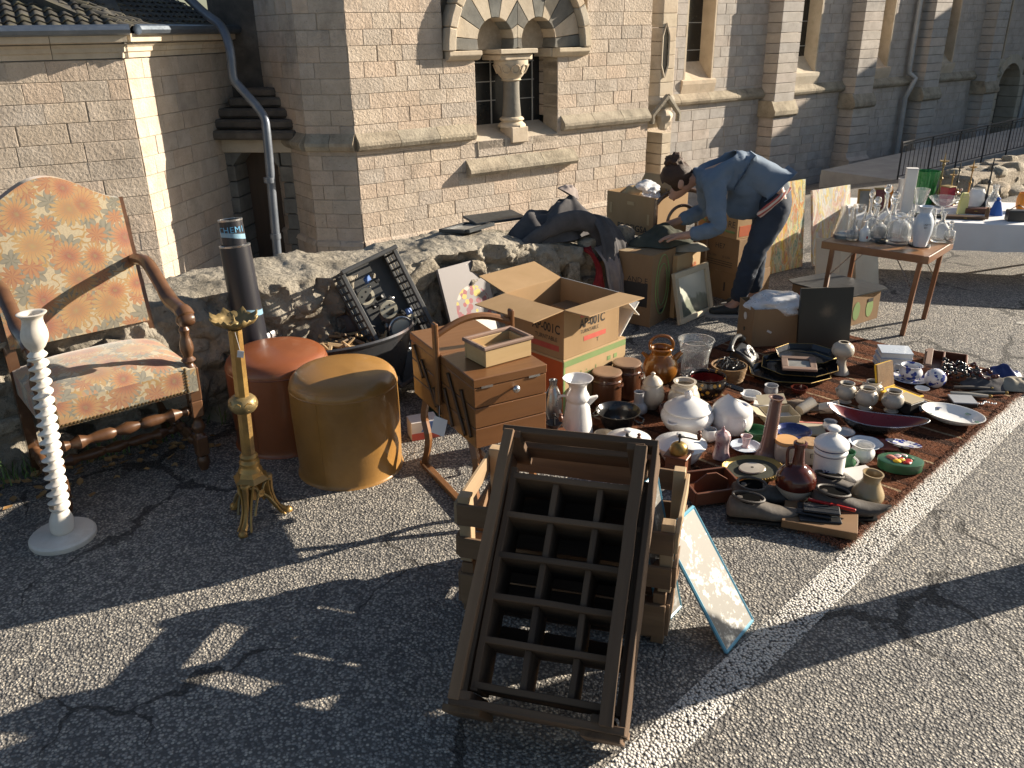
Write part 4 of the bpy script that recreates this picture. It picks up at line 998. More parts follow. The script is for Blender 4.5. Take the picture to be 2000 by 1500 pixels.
# little carton under the sewing box
M('carton_white', (.62, .60, .58), (.58, .55, .52), 4, .6, .03)
ct = T('small_carton', 'small white carton with red and blue print under the sewing box', 'carton', (-0.445, 3.385, 0), rad(20))
O('carton_body', box((.05, .05, .045), (.13, .09, .09), .002), 'carton_white', ct)
O('red_band', box((.05, .0035, .018), (.1302, .001, .034)), 'print_red', ct); O('blue_patch', poly(newbm(), [(.03, .04), (.112, .04), (.112, .085), (.06, .085)], .003, .0045, 'y'), 'blue_card', ct)

# ------------------------------------------------------------------ old wooden crates
wood('grey_old_wood', (.085, .05, .029), (.14, .086, .05), .85, .7, dirt=(.035, .024, .017), rand=.25); wood('brown_old_wood', (.14, .08, .042), (.22, .135, .075), .8, .5, dirt=(.10, .065, .04), rand=.25)
wood('pale_old_wood', (.34, .23, .13), (.42, .30, .18), .8, .4, rand=.2)
A_ = Vector((-0.172, 1.614, 0.155)); B_ = Vector((0.259, 1.499, 0.135))
xv = (B_-A_); xv.z = 0; CWd = .445; xv.normalize(); hz = Vector((-xv.y, xv.x, 0)); TL = rad(41)
yv = hz*cos(TL)+Vector((0, 0, sin(TL))); zv = xv.cross(yv); CD = .22; CLn = .73
MB_ = Matrix((xv, yv, zv)).transposed().to_4x4(); MB_.translation = Vector((A_.x, A_.y, 0))-zv*CD; MB_.translation.z = .02
bc = T('bottle_crate', 'weathered wooden bottle crate with fifteen compartments propped upright', 'crate'); bc.matrix_local = MB_
g1 = 'grey_old_wood'
IX0, IX1 = .05, CWd-.022
for x in (IX0, IX1): plank('inner_side', (x, .02, .105), (x, CLn-.10, .105), .018, .17, g1, bc, up=(0, 0, 1), wear=.003)
for k in range(6):
    y = .035+k*(CLn-.16)/5
    plank('divider', (IX0, y, .105), (IX1, y, .105), .017, .17, g1, bc, wear=.003)
for x in (IX0+(IX1-IX0)/3, IX0+(IX1-IX0)*2/3):
    for k in range(5):
        y = .035+k*(CLn-.16)/5
        plank('short_divider', (x, y+.008, .10), (x, y+(CLn-.16)/5-.008, .10), .017, .155, g1, bc, wear=.003)
for k, y in enumerate((.19, .29, .385, .485, .585)): plank('bottom_slat', (IX0, y, .012), (IX1, y, .012), .088 if k else .05, .012, g1, bc, wear=.002)
plank('long_rail', (.012, -.01, CD-.012), (.022, CLn, CD-.005), .030, .03, 'brown_old_wood', bc, wear=.008)
plank('long_rail', (CWd-.05, -.01, CD+.004), (CWd-.045, CLn-.01, CD-.002), .034, .022, g1, bc, wear=.008)
plank('long_side', (CWd-.008, -.02, CD/2+.02), (CWd-.008, CLn, CD/2+.02), .016, CD-.05, g1, bc, wear=.003)
plank('long_side', (.004, .0, .05), (.004, CLn, .05), .016, .075, g1, bc, wear=.003)
for y in (-.012, CLn+.006):
    plank('end_board', (0, y, CD-.04), (CWd, y, CD-.04), .02, .075, g1, bc, wear=.003); plank('end_board', (.0, y, .06), (CWd, y, .06), .02, .085, g1, bc, wear=.003)
for x in (.03, CWd-.06):
    for y in (.004, CLn-.012): plank('corner_cleat', (x, y, 0), (x, y, CD), .05, .022, g1, bc, up=(0, 1, 0), wear=.002)
    plank('end_cleat', (x, -.03, .02), (x+.0, -.03, CD-.03), .10, .018, 'brown_old_wood' if x < .1 else g1, bc, up=(0, 1, 0), wear=.003)
def slat_crate(name, label, loc, rz, L, Wd, Hh, nsl, mat1, mat2):
    c = T(name, label, 'crate', loc, rz)
    for x in (.02, L-.02):
        for y in (.02, Wd-.02): plank('corner_post', (x, y, .002), (x, y, Hh), .038, .038, mat2, c, wear=.003, up=(1, 0, 0))
    for k in range(nsl):
        z = Hh*(k+.5)/nsl; h = Hh/nsl*.62
        for y in (-.006, Wd+.006): plank('slat', (0, y, z), (L, y, z), .012, h, mat1, c, wear=.003)
        for x in (-.006, L+.006): plank('slat', (x, .0, z), (x, Wd, z), .012, h, mat2 if k else mat1, c, wear=.003)
    for k in range(5): plank('bottom_slat', (0, Wd*(k+.5)/5, .02), (L, Wd*(k+.5)/5, .02), Wd/5*.75, .01, mat1, c, wear=.002)
    return c
ca = Vector((-0.17, 2.176, 0)); cb = Vector((0.458, 1.991, 0)); caz = math.atan2((cb-ca).y, (cb-ca).x)
slat_crate('slatted_crate', 'brown slatted wooden crate standing under the bottle crate', (ca.x, ca.y, .0), caz, .64, .34, .185, 1, 'brown_old_wood', 'brown_old_wood')
slat_crate('slatted_crate', 'open slatted wooden crate with pale corner posts stacked on the brown one', (ca.x-.003, ca.y+.004, .188), caz, .655, .36, .235, 2, 'brown_old_wood', 'pale_old_wood')

# ------------------------------------------------------------------ two blue framed mirrors against the crates
m, t, b = nodes('old_mirror')
v = coords(t); n1 = N(t, 'TexNoise', Vector=v, Scale=9., Detail=9., Roughness=.75); n2 = N(t, 'TexNoise', Vector=v, Scale=45., Detail=5., Roughness=.7)
k_ = ramp(t, mth(t, 'MULTIPLY_ADD', n2.outputs[0], .5, n1.outputs[0]), [(.58, 0.), (.72, 1.)])
c = mix(t, k_, (.62, .64, .64), (.20, .19, .17)); t.links.new(c, b.inputs['Base Color'])
t.links.new(mth(t, 'MULTIPLY_ADD', k_, -.5, .6), b.inputs['Metallic']); t.links.new(mth(t, 'MULTIPLY_ADD', k_, .3, .32), b.inputs['Roughness'])
M('blue_frame', (.10, .30, .42), (.14, .36, .48), 7, .4, .05)
def mirror(label, origin, right, up, w, h, mat):
    o = T('mirror', label, 'mirror'); o.matrix_local = wallmw(origin, right, up)
    O('glass_plate', box((w/2, h/2, 0), (w, h, .006)), mat, o)
    for a, c_ in (((0, 0), (w, 0)), ((0, h), (w, h))): O('frame_edge', tube([(a[0], a[1], 0), (c_[0], c_[1], 0)], .006, 6), 'blue_frame', o)
    for a, c_ in (((0, 0), (0, h)), ((w, 0), (w, h))): O('frame_edge', tube([(a[0], a[1], 0), (c_[0], c_[1], 0)], .006, 6), 'blue_frame', o)
    return o
m1 = Vector((0.624, 1.953, 0.006)); m2 = Vector((0.739, 2.094, 0.006))
mr = (m2-m1).normalized(); mi = Vector((-mr.y, mr.x, 0))
mirror('blotched mirror with blue edge leaning sideways on the slatted crates', m1, m2-m1, mi*.24+Vector((0, 0, .34)), .185, .40, 'old_mirror')
m3 = Vector((0.415, 2.079, 0.006)); 
mirror('narrow greenish mirror with blue edge standing behind the blotched one', Vector((0.449, 2.07, 0.006)), (.62, .78, 0), (-.05, .10, .40), .13, .46, 'old_mirror')

# ------------------------------------------------------------------ cardboard
def cardboard(name, c1, c2): return M(name, c1, c2, 5, .8, .08, 60, (1, 1, .3), .06, 0, 0, 5, .25)
cardboard('kraft', (.36, .235, .125), (.31, .20, .10)); cardboard('kraft_light', (.46, .33, .18), (.41, .28, .15)); cardboard('kraft_dark', (.26, .165, .09), (.22, .14, .075))
M('print_green', (.16, .24, .08), (.2, .28, .1), 6, .7, 0); M('print_orange', (.50, .10, .02), (.44, .085, .02), 6, .7, .02); M('tape', (.40, .30, .18), (.42, .32, .2), 6, .3, .02)
M('white_sheet', (.74, .72, .67), (.68, .66, .61), 5, .6, .04)
def azr(az): return rad(90-az)
def carton(name, label, loc, az, sx, sy, h, mat='kraft', flaps=None, fl=None, group=None, closed=True):
    """X along compass az from the near corner, Y to the left of it; flaps: {side: angle above horizontal}"""
    c = T(name, label, 'cardboard box', loc, azr(az), group); t_ = .005
    O('side_panel', box((sx/2, t_/2, h/2), (sx, t_, h), .001), mat, c); O('side_panel', box((sx/2, sy-t_/2, h/2), (sx, t_, h), .001), mat, c)
    O('side_panel', box((t_/2, sy/2, h/2), (t_, sy-2*t_, h), .001), mat, c); O('side_panel', box((sx-t_/2, sy/2, h/2), (t_, sy-2*t_, h), .001), mat, c)
    O('base_panel', box((sx/2, sy/2, .004), (sx-.01, sy-.01, .006)), mat, c)
    if flaps:
        for side, (an, ln) in flaps.items():
            if side in 'fb':
                y = t_/2 if side == 'f' else sy-t_/2; s = -1 if side == 'f' else 1
                mw = Matrix.Translation((sx/2, y, h)) @ Matrix.Rotation(s*an, 4, 'X') @ Matrix.Translation((0, s*ln/2, 0)); bm = box((0, 0, 0), (sx-.004, ln, .005), .001)
            else:
                x = t_/2 if side == 'l' else sx-t_/2; s = -1 if side == 'l' else 1
                mw = Matrix.Translation((x, sy/2, h)) @ Matrix.Rotation(-s*an, 4, 'Y') @ Matrix.Translation((s*ln/2, 0, 0)); bm = box((0, 0, 0), (ln, sy-.004, .005), .001)
            O('flap', bm, mat, c, mw=mw)
    elif closed:
        for k in (0, 1): O('lid_flap', box((sx/2, sy*(.25+.5*k), h-.0015), (sx-.002, sy/2-.003, .004), .001), mat, c)
        O('tape_strip', box((sx/2, sy/2, h+.0012), (sx, .05, .0012)), 'tape', c)
    return c
def on_f(x, z): return wallmw((x, -.0012, z), (1, 0, 0), (0, 0, 1))            # right hand face (y = 0)
def on_l(y, z): return wallmw((-.0012, y, z), (0, -1, 0), (0, 0, 1))           # left hand face (x = 0)
KC = (0.245, 3.63, 0)
g = carton('printed_box', 'flat cardboard box with green print on one side and orange on the other', KC, 46.8, .46, .42, .285, 'kraft_light')
O('print_band', box((.23, -.0008, .262), (.455, .001, .03)), 'print_green', g); O('print_band', box((.006, -.0008, .13), (.012, .001, .235)), 'print_green', g)
for x in (.33, .38): O('print_mark', box((x, -.0008, .21), (.025, .001, .022)), 'print_green', g)
lettering('Selvinal', .075, 'print_green', g, on_f(.15, .175), sx=.8)
for k in range(3): O('print_line', box((.33, -.0008, .17-k*.02), (.11, .001, .006)), 'print_black', g)
O('print_panel', box((-.0008, .21, .14), (.001, .41, .27)), 'print_orange', g); lettering('SIS', .06, 'print_black', g, on_l(.06, .20)); lettering('ENTE T', .04, 'print_black', g, on_l(.08, .12))
a = carton('open_box', 'open cardboard box with spread flaps and bold black lettering', (KC[0]+.0, KC[1]+.002, .287), 46.8, .40, .40, .245, 'kraft', {'f': (.03, .155), 'l': (-.06, .20), 'b': (.25, .2), 'r': (-.75, .23)})
lettering('AP-001C', .062, 'print_black', a, on_f(.20, .15), bold=.0012, sx=.8); lettering('TURNTABLE', .026, 'print_black', a, on_f(.18, .11), sx=.9)
O('print_band', box((.22, -.0006, .072), (.16, .001, .024)), 'print_red', a); O('print_mark', box((.20, -.0006, .205), (.17, .001, .045)), 'print_red', a)
lettering('AKAI', .045, 'kraft', a, wallmw((.20, -.0016, .203), (1, 0, 0), (0, 0, 1)), sx=.9); lettering('AA', .03, 'print_red', a, on_f(.37, .2)); lettering('T', .028, 'print_black', a, on_f(.24, .045))
lettering('AP-001C', .062, 'print_black', a, on_l(.115, .14), bold=.0012, sx=.8); lettering('TURNTABLE', .03, 'print_black', a, on_l(.115, .09), sx=.9)
O('print_band', box((-.0006, .13, .048), (.001, .20, .028)), 'print_red', a); lettering('FR', .03, 'print_red', a, on_l(.26, .2))
# things in and behind that box
bk = T('paper_folder', 'white paper folder sticking up in the open box', 'folder'); bk.matrix_local = Matrix.Translation((KC[0]+.30, KC[1]+.42, .36)) @ Euler((.1, -.9, .65)).to_matrix().to_4x4()
O('folder_cover', box((0, 0, 0), (.22, .16, .008), .001), 'white_sheet', bk); O('folder_pages', box((0, 0, .006), (.21, .15, .004)), 'carton_white', bk)
inn = T('flat_carton', 'plain flat carton lying inside the open box', 'cardboard box', (KC[0]+.14, KC[1]+.30, .30), azr(46.8))
O('carton_body', box((.1, .12, .06), (.26, .22, .12), .002), 'kraft_dark', inn)
wf = [c_ for c_ in a.children if c_.name.startswith('flap')][3]; wf.data.materials.clear(); wf.data.materials.append(MATS['white_sheet'])  # flap coloured white to stand for strong sunlight on it
for y in (.02, .10): O('punched_hole', box((.04, y, .0032), (.012, .030, .001), 0, rot=Euler((0, 0, .5))), 'print_black', a, mw=wf.matrix_basis.copy())
# big boxes beside the wall
b3 = carton('tall_box', 'tall brown banana box with one big hand opening next to the coat', (0.863, 4.892, 0), 40, .28, .42, .455, 'kraft_dark')
O('opening', box((-.0012, .11, .20), (.002, .17, .15), .0), 'print_black', b3); lettering('AND E', .05, 'print_black', b3, on_l(.10, .29))
for r_ in (.10, .07): O('print_ring', tube([(.13+r_*.8*cos(q), -.002, .25+r_*1.9*sin(q)) for q in [i*2*pi/24 for i in range(25)]], .004, 4), 'print_green', b3)
O('slot', box((.14, -.001, .08), (.05, .002, .02)), 'print_black', b3); lettering('CO', .03, 'print_black', b3, on_f(.17, .32))
b4 = carton('tall_box', 'sunlit yellowish cardboard box behind the small landscape picture', (1.048, 5.062, 0), 44, .27, .26, .41, 'kraft_light'); lettering('WB', .06, 'print_orange', b4, on_f(.19, .31), sx=.7); lettering('WB', .06, 'print_orange', b4, on_f(.19, .26), sx=.7)
sk = Vector((1.534, 5.361, 0))
for k, (h, lab) in enumerate(((.19, 'plain brown box at the bottom of the stack beside the person'), (.235, 'brown box with numbers in the middle of the stack beside the person'), (.15, 'fruit box with green and red print topping the stack beside the person'))):
    z = (0, .192, .429)[k]
    c = carton('stacked_box', lab, (sk.x-.02*k, sk.y+.01*k, z), 52+3*k, .34, .36, h, 'kraft_dark' if k < 2 else 'kraft', group='boxes stacked beside the person')
    if k == 1: lettering('HE7', .05, 'print_black', c, on_l(.16, .17)); [lettering('N 2384', .022, 'print_black', c, on_l(.10+.12*j, .10)) for j in (0, 1)]; [O('print_line', box((-.001, .17, .04+.015*j), (.001, .25, .004)), 'print_black', c) for j in range(3)]
    if k == 0: O('slot', box((-.001, .12, .09), (.002, .012, .06)), 'print_black', c)
    if k == 2:
        O('print_band', tube([(-.001, .02+.3*j/10, .04+.05*(j/10)**2) for j in range(11)], .008, 4), 'print_green', c); lettering('RE', .06, 'print_black', c, on_l(.05, .09)); O('print_patch', box((.17, -.001, .05), (.30, .001, .07)), 'print_orange', c)
b6 = carton('wall_box', 'large cardboard box with hand slots and a plastic bag on the wall end', (.965, 5.45, .425), 50, .33, .44, .27, 'kraft', {'r': (.9, .1)})
for y, z in ((.40, .16), (.22, .21), (.06, .12)): O('hand_slot', box((-.001, y, z), (.003, .06 if y == .22 else .02, .022 if y == .22 else .07), .0), 'kraft_light', b6)
lettering('PROFIGSA', .06, 'print_black', b6, on_l(.20, .045), bold=.001)
M('plastic_white', (.75, .75, .77), (.82, .82, .83), 4, .3, .1, sss=0); MATS['plastic_white'].node_tree.nodes['Principled BSDF'].inputs['Transmission Weight'].default_value = .35
def crumple(bm_r, seed, amp=.3, sub=4, sq=(1, 1, 1)):
    bm = newbm(); bmesh.ops.create_icosphere(bm, subdivisions=sub, radius=1)
    for v in bm.verts:
        p = v.co.copy(); v.co *= bm_r*(1+amp*noise.noise(p*1.6+Vector((seed, 0, 0)))+amp*.5*noise.noise(p*4+Vector((0, seed, 0)))+amp*.3*abs(noise.noise(p*9+Vector((0, seed, 3)))))
        v.co = Vector((v.co.x*sq[0], v.co.y*sq[1], v.co.z*sq[2]))
    return bm
O('plastic_bag', crumple(.105, 3., .35, 4, (1.1, 1, .7)), 'plastic_white', loc=(.93, 5.76, .68), smooth=True, ang=60, label='crumpled white plastic bag in the box on the wall end', cat='bag')
O('paper_wad', crumple(.07, 8., .3, 3, (1.2, 1, .8)), 'kraft_light', loc=(.86, 5.72, .68), smooth=True, ang=60, label='brown paper wad beside the white plastic bag', cat='paper')
# front boxes by the rug
b7 = carton('bubble_wrap_box', 'cardboard box full of clear wrap with a round hand hole beside the dark portrait', (1.388, 4.494, 0), 86, .27, .25, .235, 'kraft_dark', closed=False)
for z, r_ in ((.16, .022), (.08, .012)): O('hand_hole', lathe([(0, -.002), (r_, -.002), (r_, .002), (0, .002)], 16), 'carton_white' if r_ > .02 else 'print_black', b7, mw=Matrix.Translation((-.001, .13, z)) @ Matrix.Rotation(pi/2, 4, 'Y'))
O('torn_label', box((.10, -.001, .10), (.03, .001, .012), 0, rot=Euler((0, .5, 0))), 'carton_white', b7)
O('wrap_film', crumple(.16, 5., .25, 4, (1.05, .75, .42)), 'plastic_white', loc=(1.558, 4.624, 0.23), smooth=True, ang=60, label='crumpled clear bubble wrap heaped in the box beside the dark portrait', cat='bubble wrap')
b8 = carton('low_box', 'low fruit box with green print carrying a black board', (2.078, 4.836, 0), 57, .30, .44, .185, 'kraft_dark')
for x in (.07, .2): O('print_patch', poly(newbm(), [(x+.035*cos(q), .09+.06*sin(q)) for q in [i*2*pi/12 for i in range(12)]], -.0015, -.0005, 'y'), 'print_green', b8)
O('print_patch', box((-.001, .3, .1), (.001, .16, .08)), 'print_red', b8); O('slot', box((.2, -.002, .14), (.05, .002, .022)), 'print_black', b8)
M('black_board', (.016, .017, .018), (.026, .027, .028), 4, .5, .05)
O('black_board', poly(newbm(), [(-.05, .0), (.30, -.03), (.335, .02), (.32, .43), (-.03, .47), (-.07, .40)], 0, .008), 'black_board', loc=(2.098, 4.856, 0.189), rz=azr(57), label='thin black rounded board lying on the low fruit box', cat='board')

# ------------------------------------------------------------------ pictures
def painting_mat(name, pal, scale=6., stretch=(1, 1, .4), seed=0.):
    m, t, b = nodes(name); v = coords(t, 'Object', stretch, (seed, seed, seed))
    n0 = N(t, 'TexNoise', Vector=v, Scale=scale, Detail=3.); wv = N(t, 'VectorMath', operation='MULTIPLY_ADD'); t.links.new(n0.outputs['Color'], wv.inputs[0]); wv.inputs[1].default_value = (.3, .3, .3); t.links.new(v, wv.inputs[2])
    n1 = N(t, 'TexNoise', Vector=wv.outputs[0], Scale=scale*1.6, Detail=4., Roughness=.6)
    c = ramp(t, n1.outputs[0], [(.28+.44*i/(len(pal)-1), p) for i, p in enumerate(pal)])
    vo = N(t, 'TexVoronoi', Vector=wv.outputs[0], Scale=scale*3.2); bw = N(t, 'RGBToBW', Color=vo.outputs['Color'])
    c = mix(t, .38, c, ramp(t, bw.outputs[0], [(.2+.6*i/(len(pal)-1), p) for i, p in enumerate(pal[::-1])], 'CONSTANT'))
    t.links.new(c, b.inputs['Base Color']); b.inputs['Roughness'].default_value = .45; bump(t, b, n1.outputs[0], .3, .01)
    return m
painting_mat('impasto_green', [(.70, .66, .42), (.34, .38, .12), (.74, .55, .08), (.52, .14, .06), (.58, .56, .38), (.12, .26, .20), (.72, .68, .5), (.62, .24, .07)], 9., (1, .35, 1))
painting_mat('impasto_white', [(.70, .69, .66), (.62, .64, .66), (.62, .36, .20), (.72, .70, .64), (.66, .52, .14), (.40, .48, .56), (.72, .70, .66), (.5, .2, .16)], 8., (1, .35, 1), 3.)
M('canvas_edge', (.55, .5, .42), (.5, .45, .36), 9, .8, .1); wood('cream_frame', (.52, .45, .33), (.44, .38, .27), .6, .15); M('raw_canvas', (.48, .43, .34), (.54, .5, .4), 5, .85, .2, 120)
def board(name, label, cat, bl, br, h, lean, mat, th=.018, frame=None, fw=.03, slip=0.):
    """flat rectangular picture standing on its lower edge; lean > 0 tips the top away from the viewer"""
    bl, br = Vector(bl), Vector(br); x = (br-bl); w = x.length; x.normalize(); back = Vector((-x.y, x.x, 0)); up = Vector((0, 0, 1))*cos(lean)+back*sin(lean)
    o = T(name, label, cat); o.matrix_local = wallmw(bl+Vector((0, 0, .003)), x, up)
    k = fw if frame else 0
    O('picture', box((w/2, h/2, -th/2), (w-k*1.6, h-k*1.6, th*.5 if frame else th)), mat, o)
    if frame:
        for (p0, p1) in (((0, fw/2, 0), (w, fw/2, 0)), ((0, h-fw/2, 0), (w, h-fw/2, 0))): plank('frame_bar', p0, p1, fw, th*1.4, frame, o)
        for (p0, p1) in (((fw/2, fw, 0), (fw/2, h-fw, 0)), ((w-fw/2, fw, 0), (w-fw/2, h-fw, 0))): plank('frame_bar', p0, p1, fw, th*1.4, frame, o)
    return o, w
board('painting', 'tall abstract canvas in greens and reds beside the person', 'painting', (1.844, 5.973, 0), (2.267, 6.251, 0), .66, .10, 'impasto_green', .02)
board('painting', 'pale abstract canvas with white and yellow strokes near the table', 'painting', (2.348, 6.245, 0), (2.72, 6.471, 0), .575, .16, 'impasto_white', .02)
for k, (u0, u1, h, ln) in enumerate((( (2.155, 5.636, 0), (2.325, 5.626, 0), .36, .35), ((2.324, 5.702, 0), (2.552, 5.74, 0), .40, .3), ((2.467, 5.694, 0), (2.645, 5.734, 0), .33, .28))):
    board('canvas_back', ('raw canvas board leaning at the left under the folding table', 'tall raw canvas board leaning in the middle under the folding table', 'short raw canvas board leaning at the right under the folding table')[k], 'canvas', u0, u1, h, ln, 'raw_canvas', .015)
m, t, b = nodes('landscape_print')
v = coords(t); sp = N(t, 'SeparateXYZ', Vector=v); n1 = N(t, 'TexNoise', Vector=v, Scale=16., Detail=4.)
h_ = mth(t, 'MULTIPLY_ADD', n1.outputs[0], .12, sp.outputs[1])
c = ramp(t, h_, [(.10, (.13, .14, .11)), (.19, (.26, .28, .22)), (.21, (.56, .56, .47)), (.5, (.70, .68, .60))]); t.links.new(c, b.inputs['Base Color']); b.inputs['Roughness'].default_value = .25
board('framed_landscape', 'small framed landscape picture with cream wooden frame standing on the asphalt', 'picture', (1.057, 4.921, 0), (1.326, 5.194, 0), .325, .22, 'landscape_print', .02, 'cream_frame', .035)
m, t, b = nodes('dark_portrait')
v = coords(t); d = N(t, 'VectorMath', operation='DISTANCE'); t.links.new(v, d.inputs[0]); d.inputs[1].default_value = (.16, .225, -.012)
n1 = N(t, 'TexNoise', Vector=v, Scale=30., Detail=4.); dd = mth(t, 'MULTIPLY_ADD', n1.outputs[0], .05, d.outputs['Value'])
c = ramp(t, dd, [(.03, (.11, .085, .06)), (.075, (.02, .02, .018)), (.1, (.012, .013, .013))]); t.links.new(c, b.inputs['Base Color']); b.inputs['Roughness'].default_value = .35
board('dark_portrait', 'almost black unframed old portrait propped beside the bubble wrap box', 'painting', (1.638, 4.44, 0), (1.939, 4.45, 0), .36, .12, 'dark_portrait', .02)
# flower picture leaning on the rubble wall
m, t, b = nodes('flower_print')
v = coords(t); vo = N(t, 'TexVoronoi', Vector=v, Scale=30.); d = N(t, 'VectorMath', operation='DISTANCE'); t.links.new(v, d.inputs[0]); d.inputs[1].default_value = (.19, .30, -.01)
fl_ = ramp(t, N(t, 'RGBToBW', Color=vo.outputs['Color']).outputs[0], [(.2, (.22, .03, .035)), (.4, (.42, .30, .04)), (.52, (.40, .37, .33)), (.62, (.18, .04, .06)), (.9, (.10, .08, .12))], 'CONSTANT')
msk = mth(t, 'MULTIPLY', mth(t, 'LESS_THAN', vo.outputs['Distance'], .55), mth(t, 'LESS_THAN', d.outputs['Value'], .13))
c = mix(t, msk, (.20, .18, .18), fl_); t.links.new(c, b.inputs['Base Color']); b.inputs['Roughness'].default_value = .5
board('flower_picture', 'grey canvas of colourful flowers leaning on the rubble wall', 'painting', (-0.272, 4.253, 0), (-0.032, 4.502, 0), .56, .30, 'flower_print', .02)
board('blue_poster', 'pale blue poster behind the open box', 'poster', (-0.219, 4.044, 0), (-0.029, 4.207, 0), .32, .3, 'white_sheet', .006)
# dark frame lying on the rubble wall
fr = T('framed_photograph', 'dark framed print lying flat on top of the rubble wall', 'picture', wall_pt(2.62, 4.02, .648), WA+.25)
fr.rotation_euler = (-.09, .02, WA+.35)
M('blue_black', (.02, .025, .03), (.035, .04, .045), 6, .4, .1); M('grey_print', (.32, .31, .28), (.22, .21, .19), 14, .4, .05)
for (p0, p1) in (((0, .0, 0), (.26, .0, 0)), ((0, .2, 0), (.26, .2, 0))): plank('frame_bar', p0, p1, .03, .02, 'blue_black', fr)
for (p0, p1) in (((.0, .016, 0), (.0, .184, 0)), ((.26, .016, 0), (.26, .184, 0))): plank('frame_bar', p0, p1, .03, .02, 'blue_black', fr)
O('print', box((.13, .1, -.004), (.25, .19, .006)), 'grey_print', fr)
O('dark_folder', box((.1, .1, .008), (.34, .22, .016), .003), 'blue_black', loc=wall_pt(2.85, 4.16, .635), rot=(.03, -.02, WA-.2), label='flat black folder lying behind the frame on the wall', cat='folder')

# ------------------------------------------------------------------ clothing heaps
def fabric(name, c1, c2): return M(name, c1, c2, 12, .9, .35, 300, rand=.05, spec=.2, bd=.003)
fabric('coat_grey', (.062, .058, .06), (.095, .09, .092)); fabric('coat_lining', (.22, .18, .17), (.28, .24, .22)); fabric('olive_cloth', (.05, .052, .038), (.08, .08, .06)); fabric('beige_cloth', (.26, .23, .18), (.32, .29, .23)); fabric('red_cloth', (.22, .02, .025), (.28, .04, .04))
def drape(u0, u1, path, heap, seed, fold=.035, nu=60, nv=64, edge=.06):
    """cloth over the wall: path is a (q, z) profile; u along the wall"""
    P_ = spline([(0, q, z) for q, z in path], 8); bm = newbm(); g = []
    n = len(P_)
    for i in range(nu+1):
        u = i/nu; row = []
        for j in range(nv+1):
            f = j/nv*(n-1); k = min(int(f), n-2); c = P_[k].lerp(P_[k+1], f-k); tg = (P_[min(k+2, n-1)]-P_[max(k-1, 0)]).normalized(); nm = Vector((0, -tg.z, tg.y)); nm = nm if nm.z > 0 or (abs(nm.z) < .3 and nm.y < 0) else -nm
            v = j/nv; x = u0+(u1-u0)*u+edge*noise.noise((v*2.2, seed, u*1.3)); 
            w = 1-abs(2*u-1)**3; hp = heap*max(0, math.sin(pi*min(1, v*1.5)))*w
            f1 = noise.noise((u*4.+seed, v*1.2, 0)); f2 = noise.noise((u*8+seed+v*2, v*2., 4)); f3 = 1-abs(noise.noise((u*4.+v*1.5, v*2.5+seed, 9)))*2
            row.append(bm.verts.new(Vector((x, 0, 0))+Vector((0, c.y, c.z))+nm*(.02+hp+fold*(f1+.6*f2+.5*f3))))
        g.append(row)
    for A, B in zip(g, g[1:]):
        for j in range(nv): bm.faces.new((A[j], A[j+1], B[j+1], B[j]))
    return bm
def local_heap(c, r, h, seed, amp=.5, n=48, squash=1.):
    """crumpled heap of cloth on a flat surface"""
    bm = newbm(); g = []
    for j in range(n//2+1):
        f = j/(n//2); row = []
        for i in range(n):
            a = 2*pi*i/n; rr_ = r*f*(1+.28*noise.noise((cos(a)*1.4+seed, sin(a)*1.4, 0))); p = Vector((rr_*cos(a), rr_*sin(a)*squash, 0))
            q = Vector((p.x/r*1.5+seed, p.y/r*1.5, 2)); fo = sin(6*noise.noise(q*.8)+1.5*noise.noise(q*1.6)); f2 = sin(5*noise.noise(q*1.5+Vector((4, 0, 0))))
            z = h*(1-f**2.4)*(.8+amp*.26*fo+amp*.14*f2)+.004
            row.append(bm.verts.new((p.x, p.y, max(z, .003))))
        g.append(row)
    for A, B in zip(g, g[1:]):
        for i in range(n): bm.faces.new((A[i], A[(i+1) % n], B[(i+1) % n], B[i]))
    o = bm; bmesh.ops.remove_doubles(bm, verts=bm.verts[:], dist=1e-5)
    return bm
ct_ = T('coat', 'heavy dark grey coat heaped and hanging over the rubble wall', 'coat', wall_pt(3.25, 4.0, .44), WA)
def to_coat(bm):
    bmesh.ops.translate(bm, vec=(-3.25, -4.0, -.5), verts=bm.verts[:]); return bm
O('coat_body', local_heap((0, 0, 0), .31, .22, 2.2, .42, 110, .62), 'coat_grey', ct_, loc=(-.03, .04, .08), smooth=True, ang=80)
O('coat_fold', local_heap((0, 0, 0), .22, .20, 5.2, .45, 90, .7), 'coat_grey', ct_, loc=(.10, -.02, .14), smooth=True, ang=80)
O('coat_sleeve', tube(spline([(-.30, -.10, .09), (-.2, -.12, .15), (-.05, -.13, .20), (.1, -.16, .20), (.2, -.18, .12), (.23, -.2, -.06)], 5), [.045]*8+[.06]*10+[.05]*8, 14, flat=.6), 'coat_grey', ct_, smooth=True)
O('coat_panel', to_coat(drape(3.38, 3.60, [(3.95, .66), (3.83, .66), (3.745, .56), (3.70, .4), (3.69, .18), (3.68, .06)], .02, 5.5, .022, 30, 40)), 'coat_grey', ct_, smooth=True, ang=80)
O('coat_lining', to_coat(drape(3.40, 3.54, [(3.78, .52), (3.69, .45), (3.665, .3), (3.655, .17)], .01, 8.5, .02, 20, 24)), 'coat_lining', ct_, smooth=True, ang=80)
O('coat_collar', local_heap((0, 0, 0), .11, .06, 9.5, .6, 60, .5), 'coat_lining', ct_, loc=(.13, .02, .33), rot=(.25, .45, .3), smooth=True, ang=80)
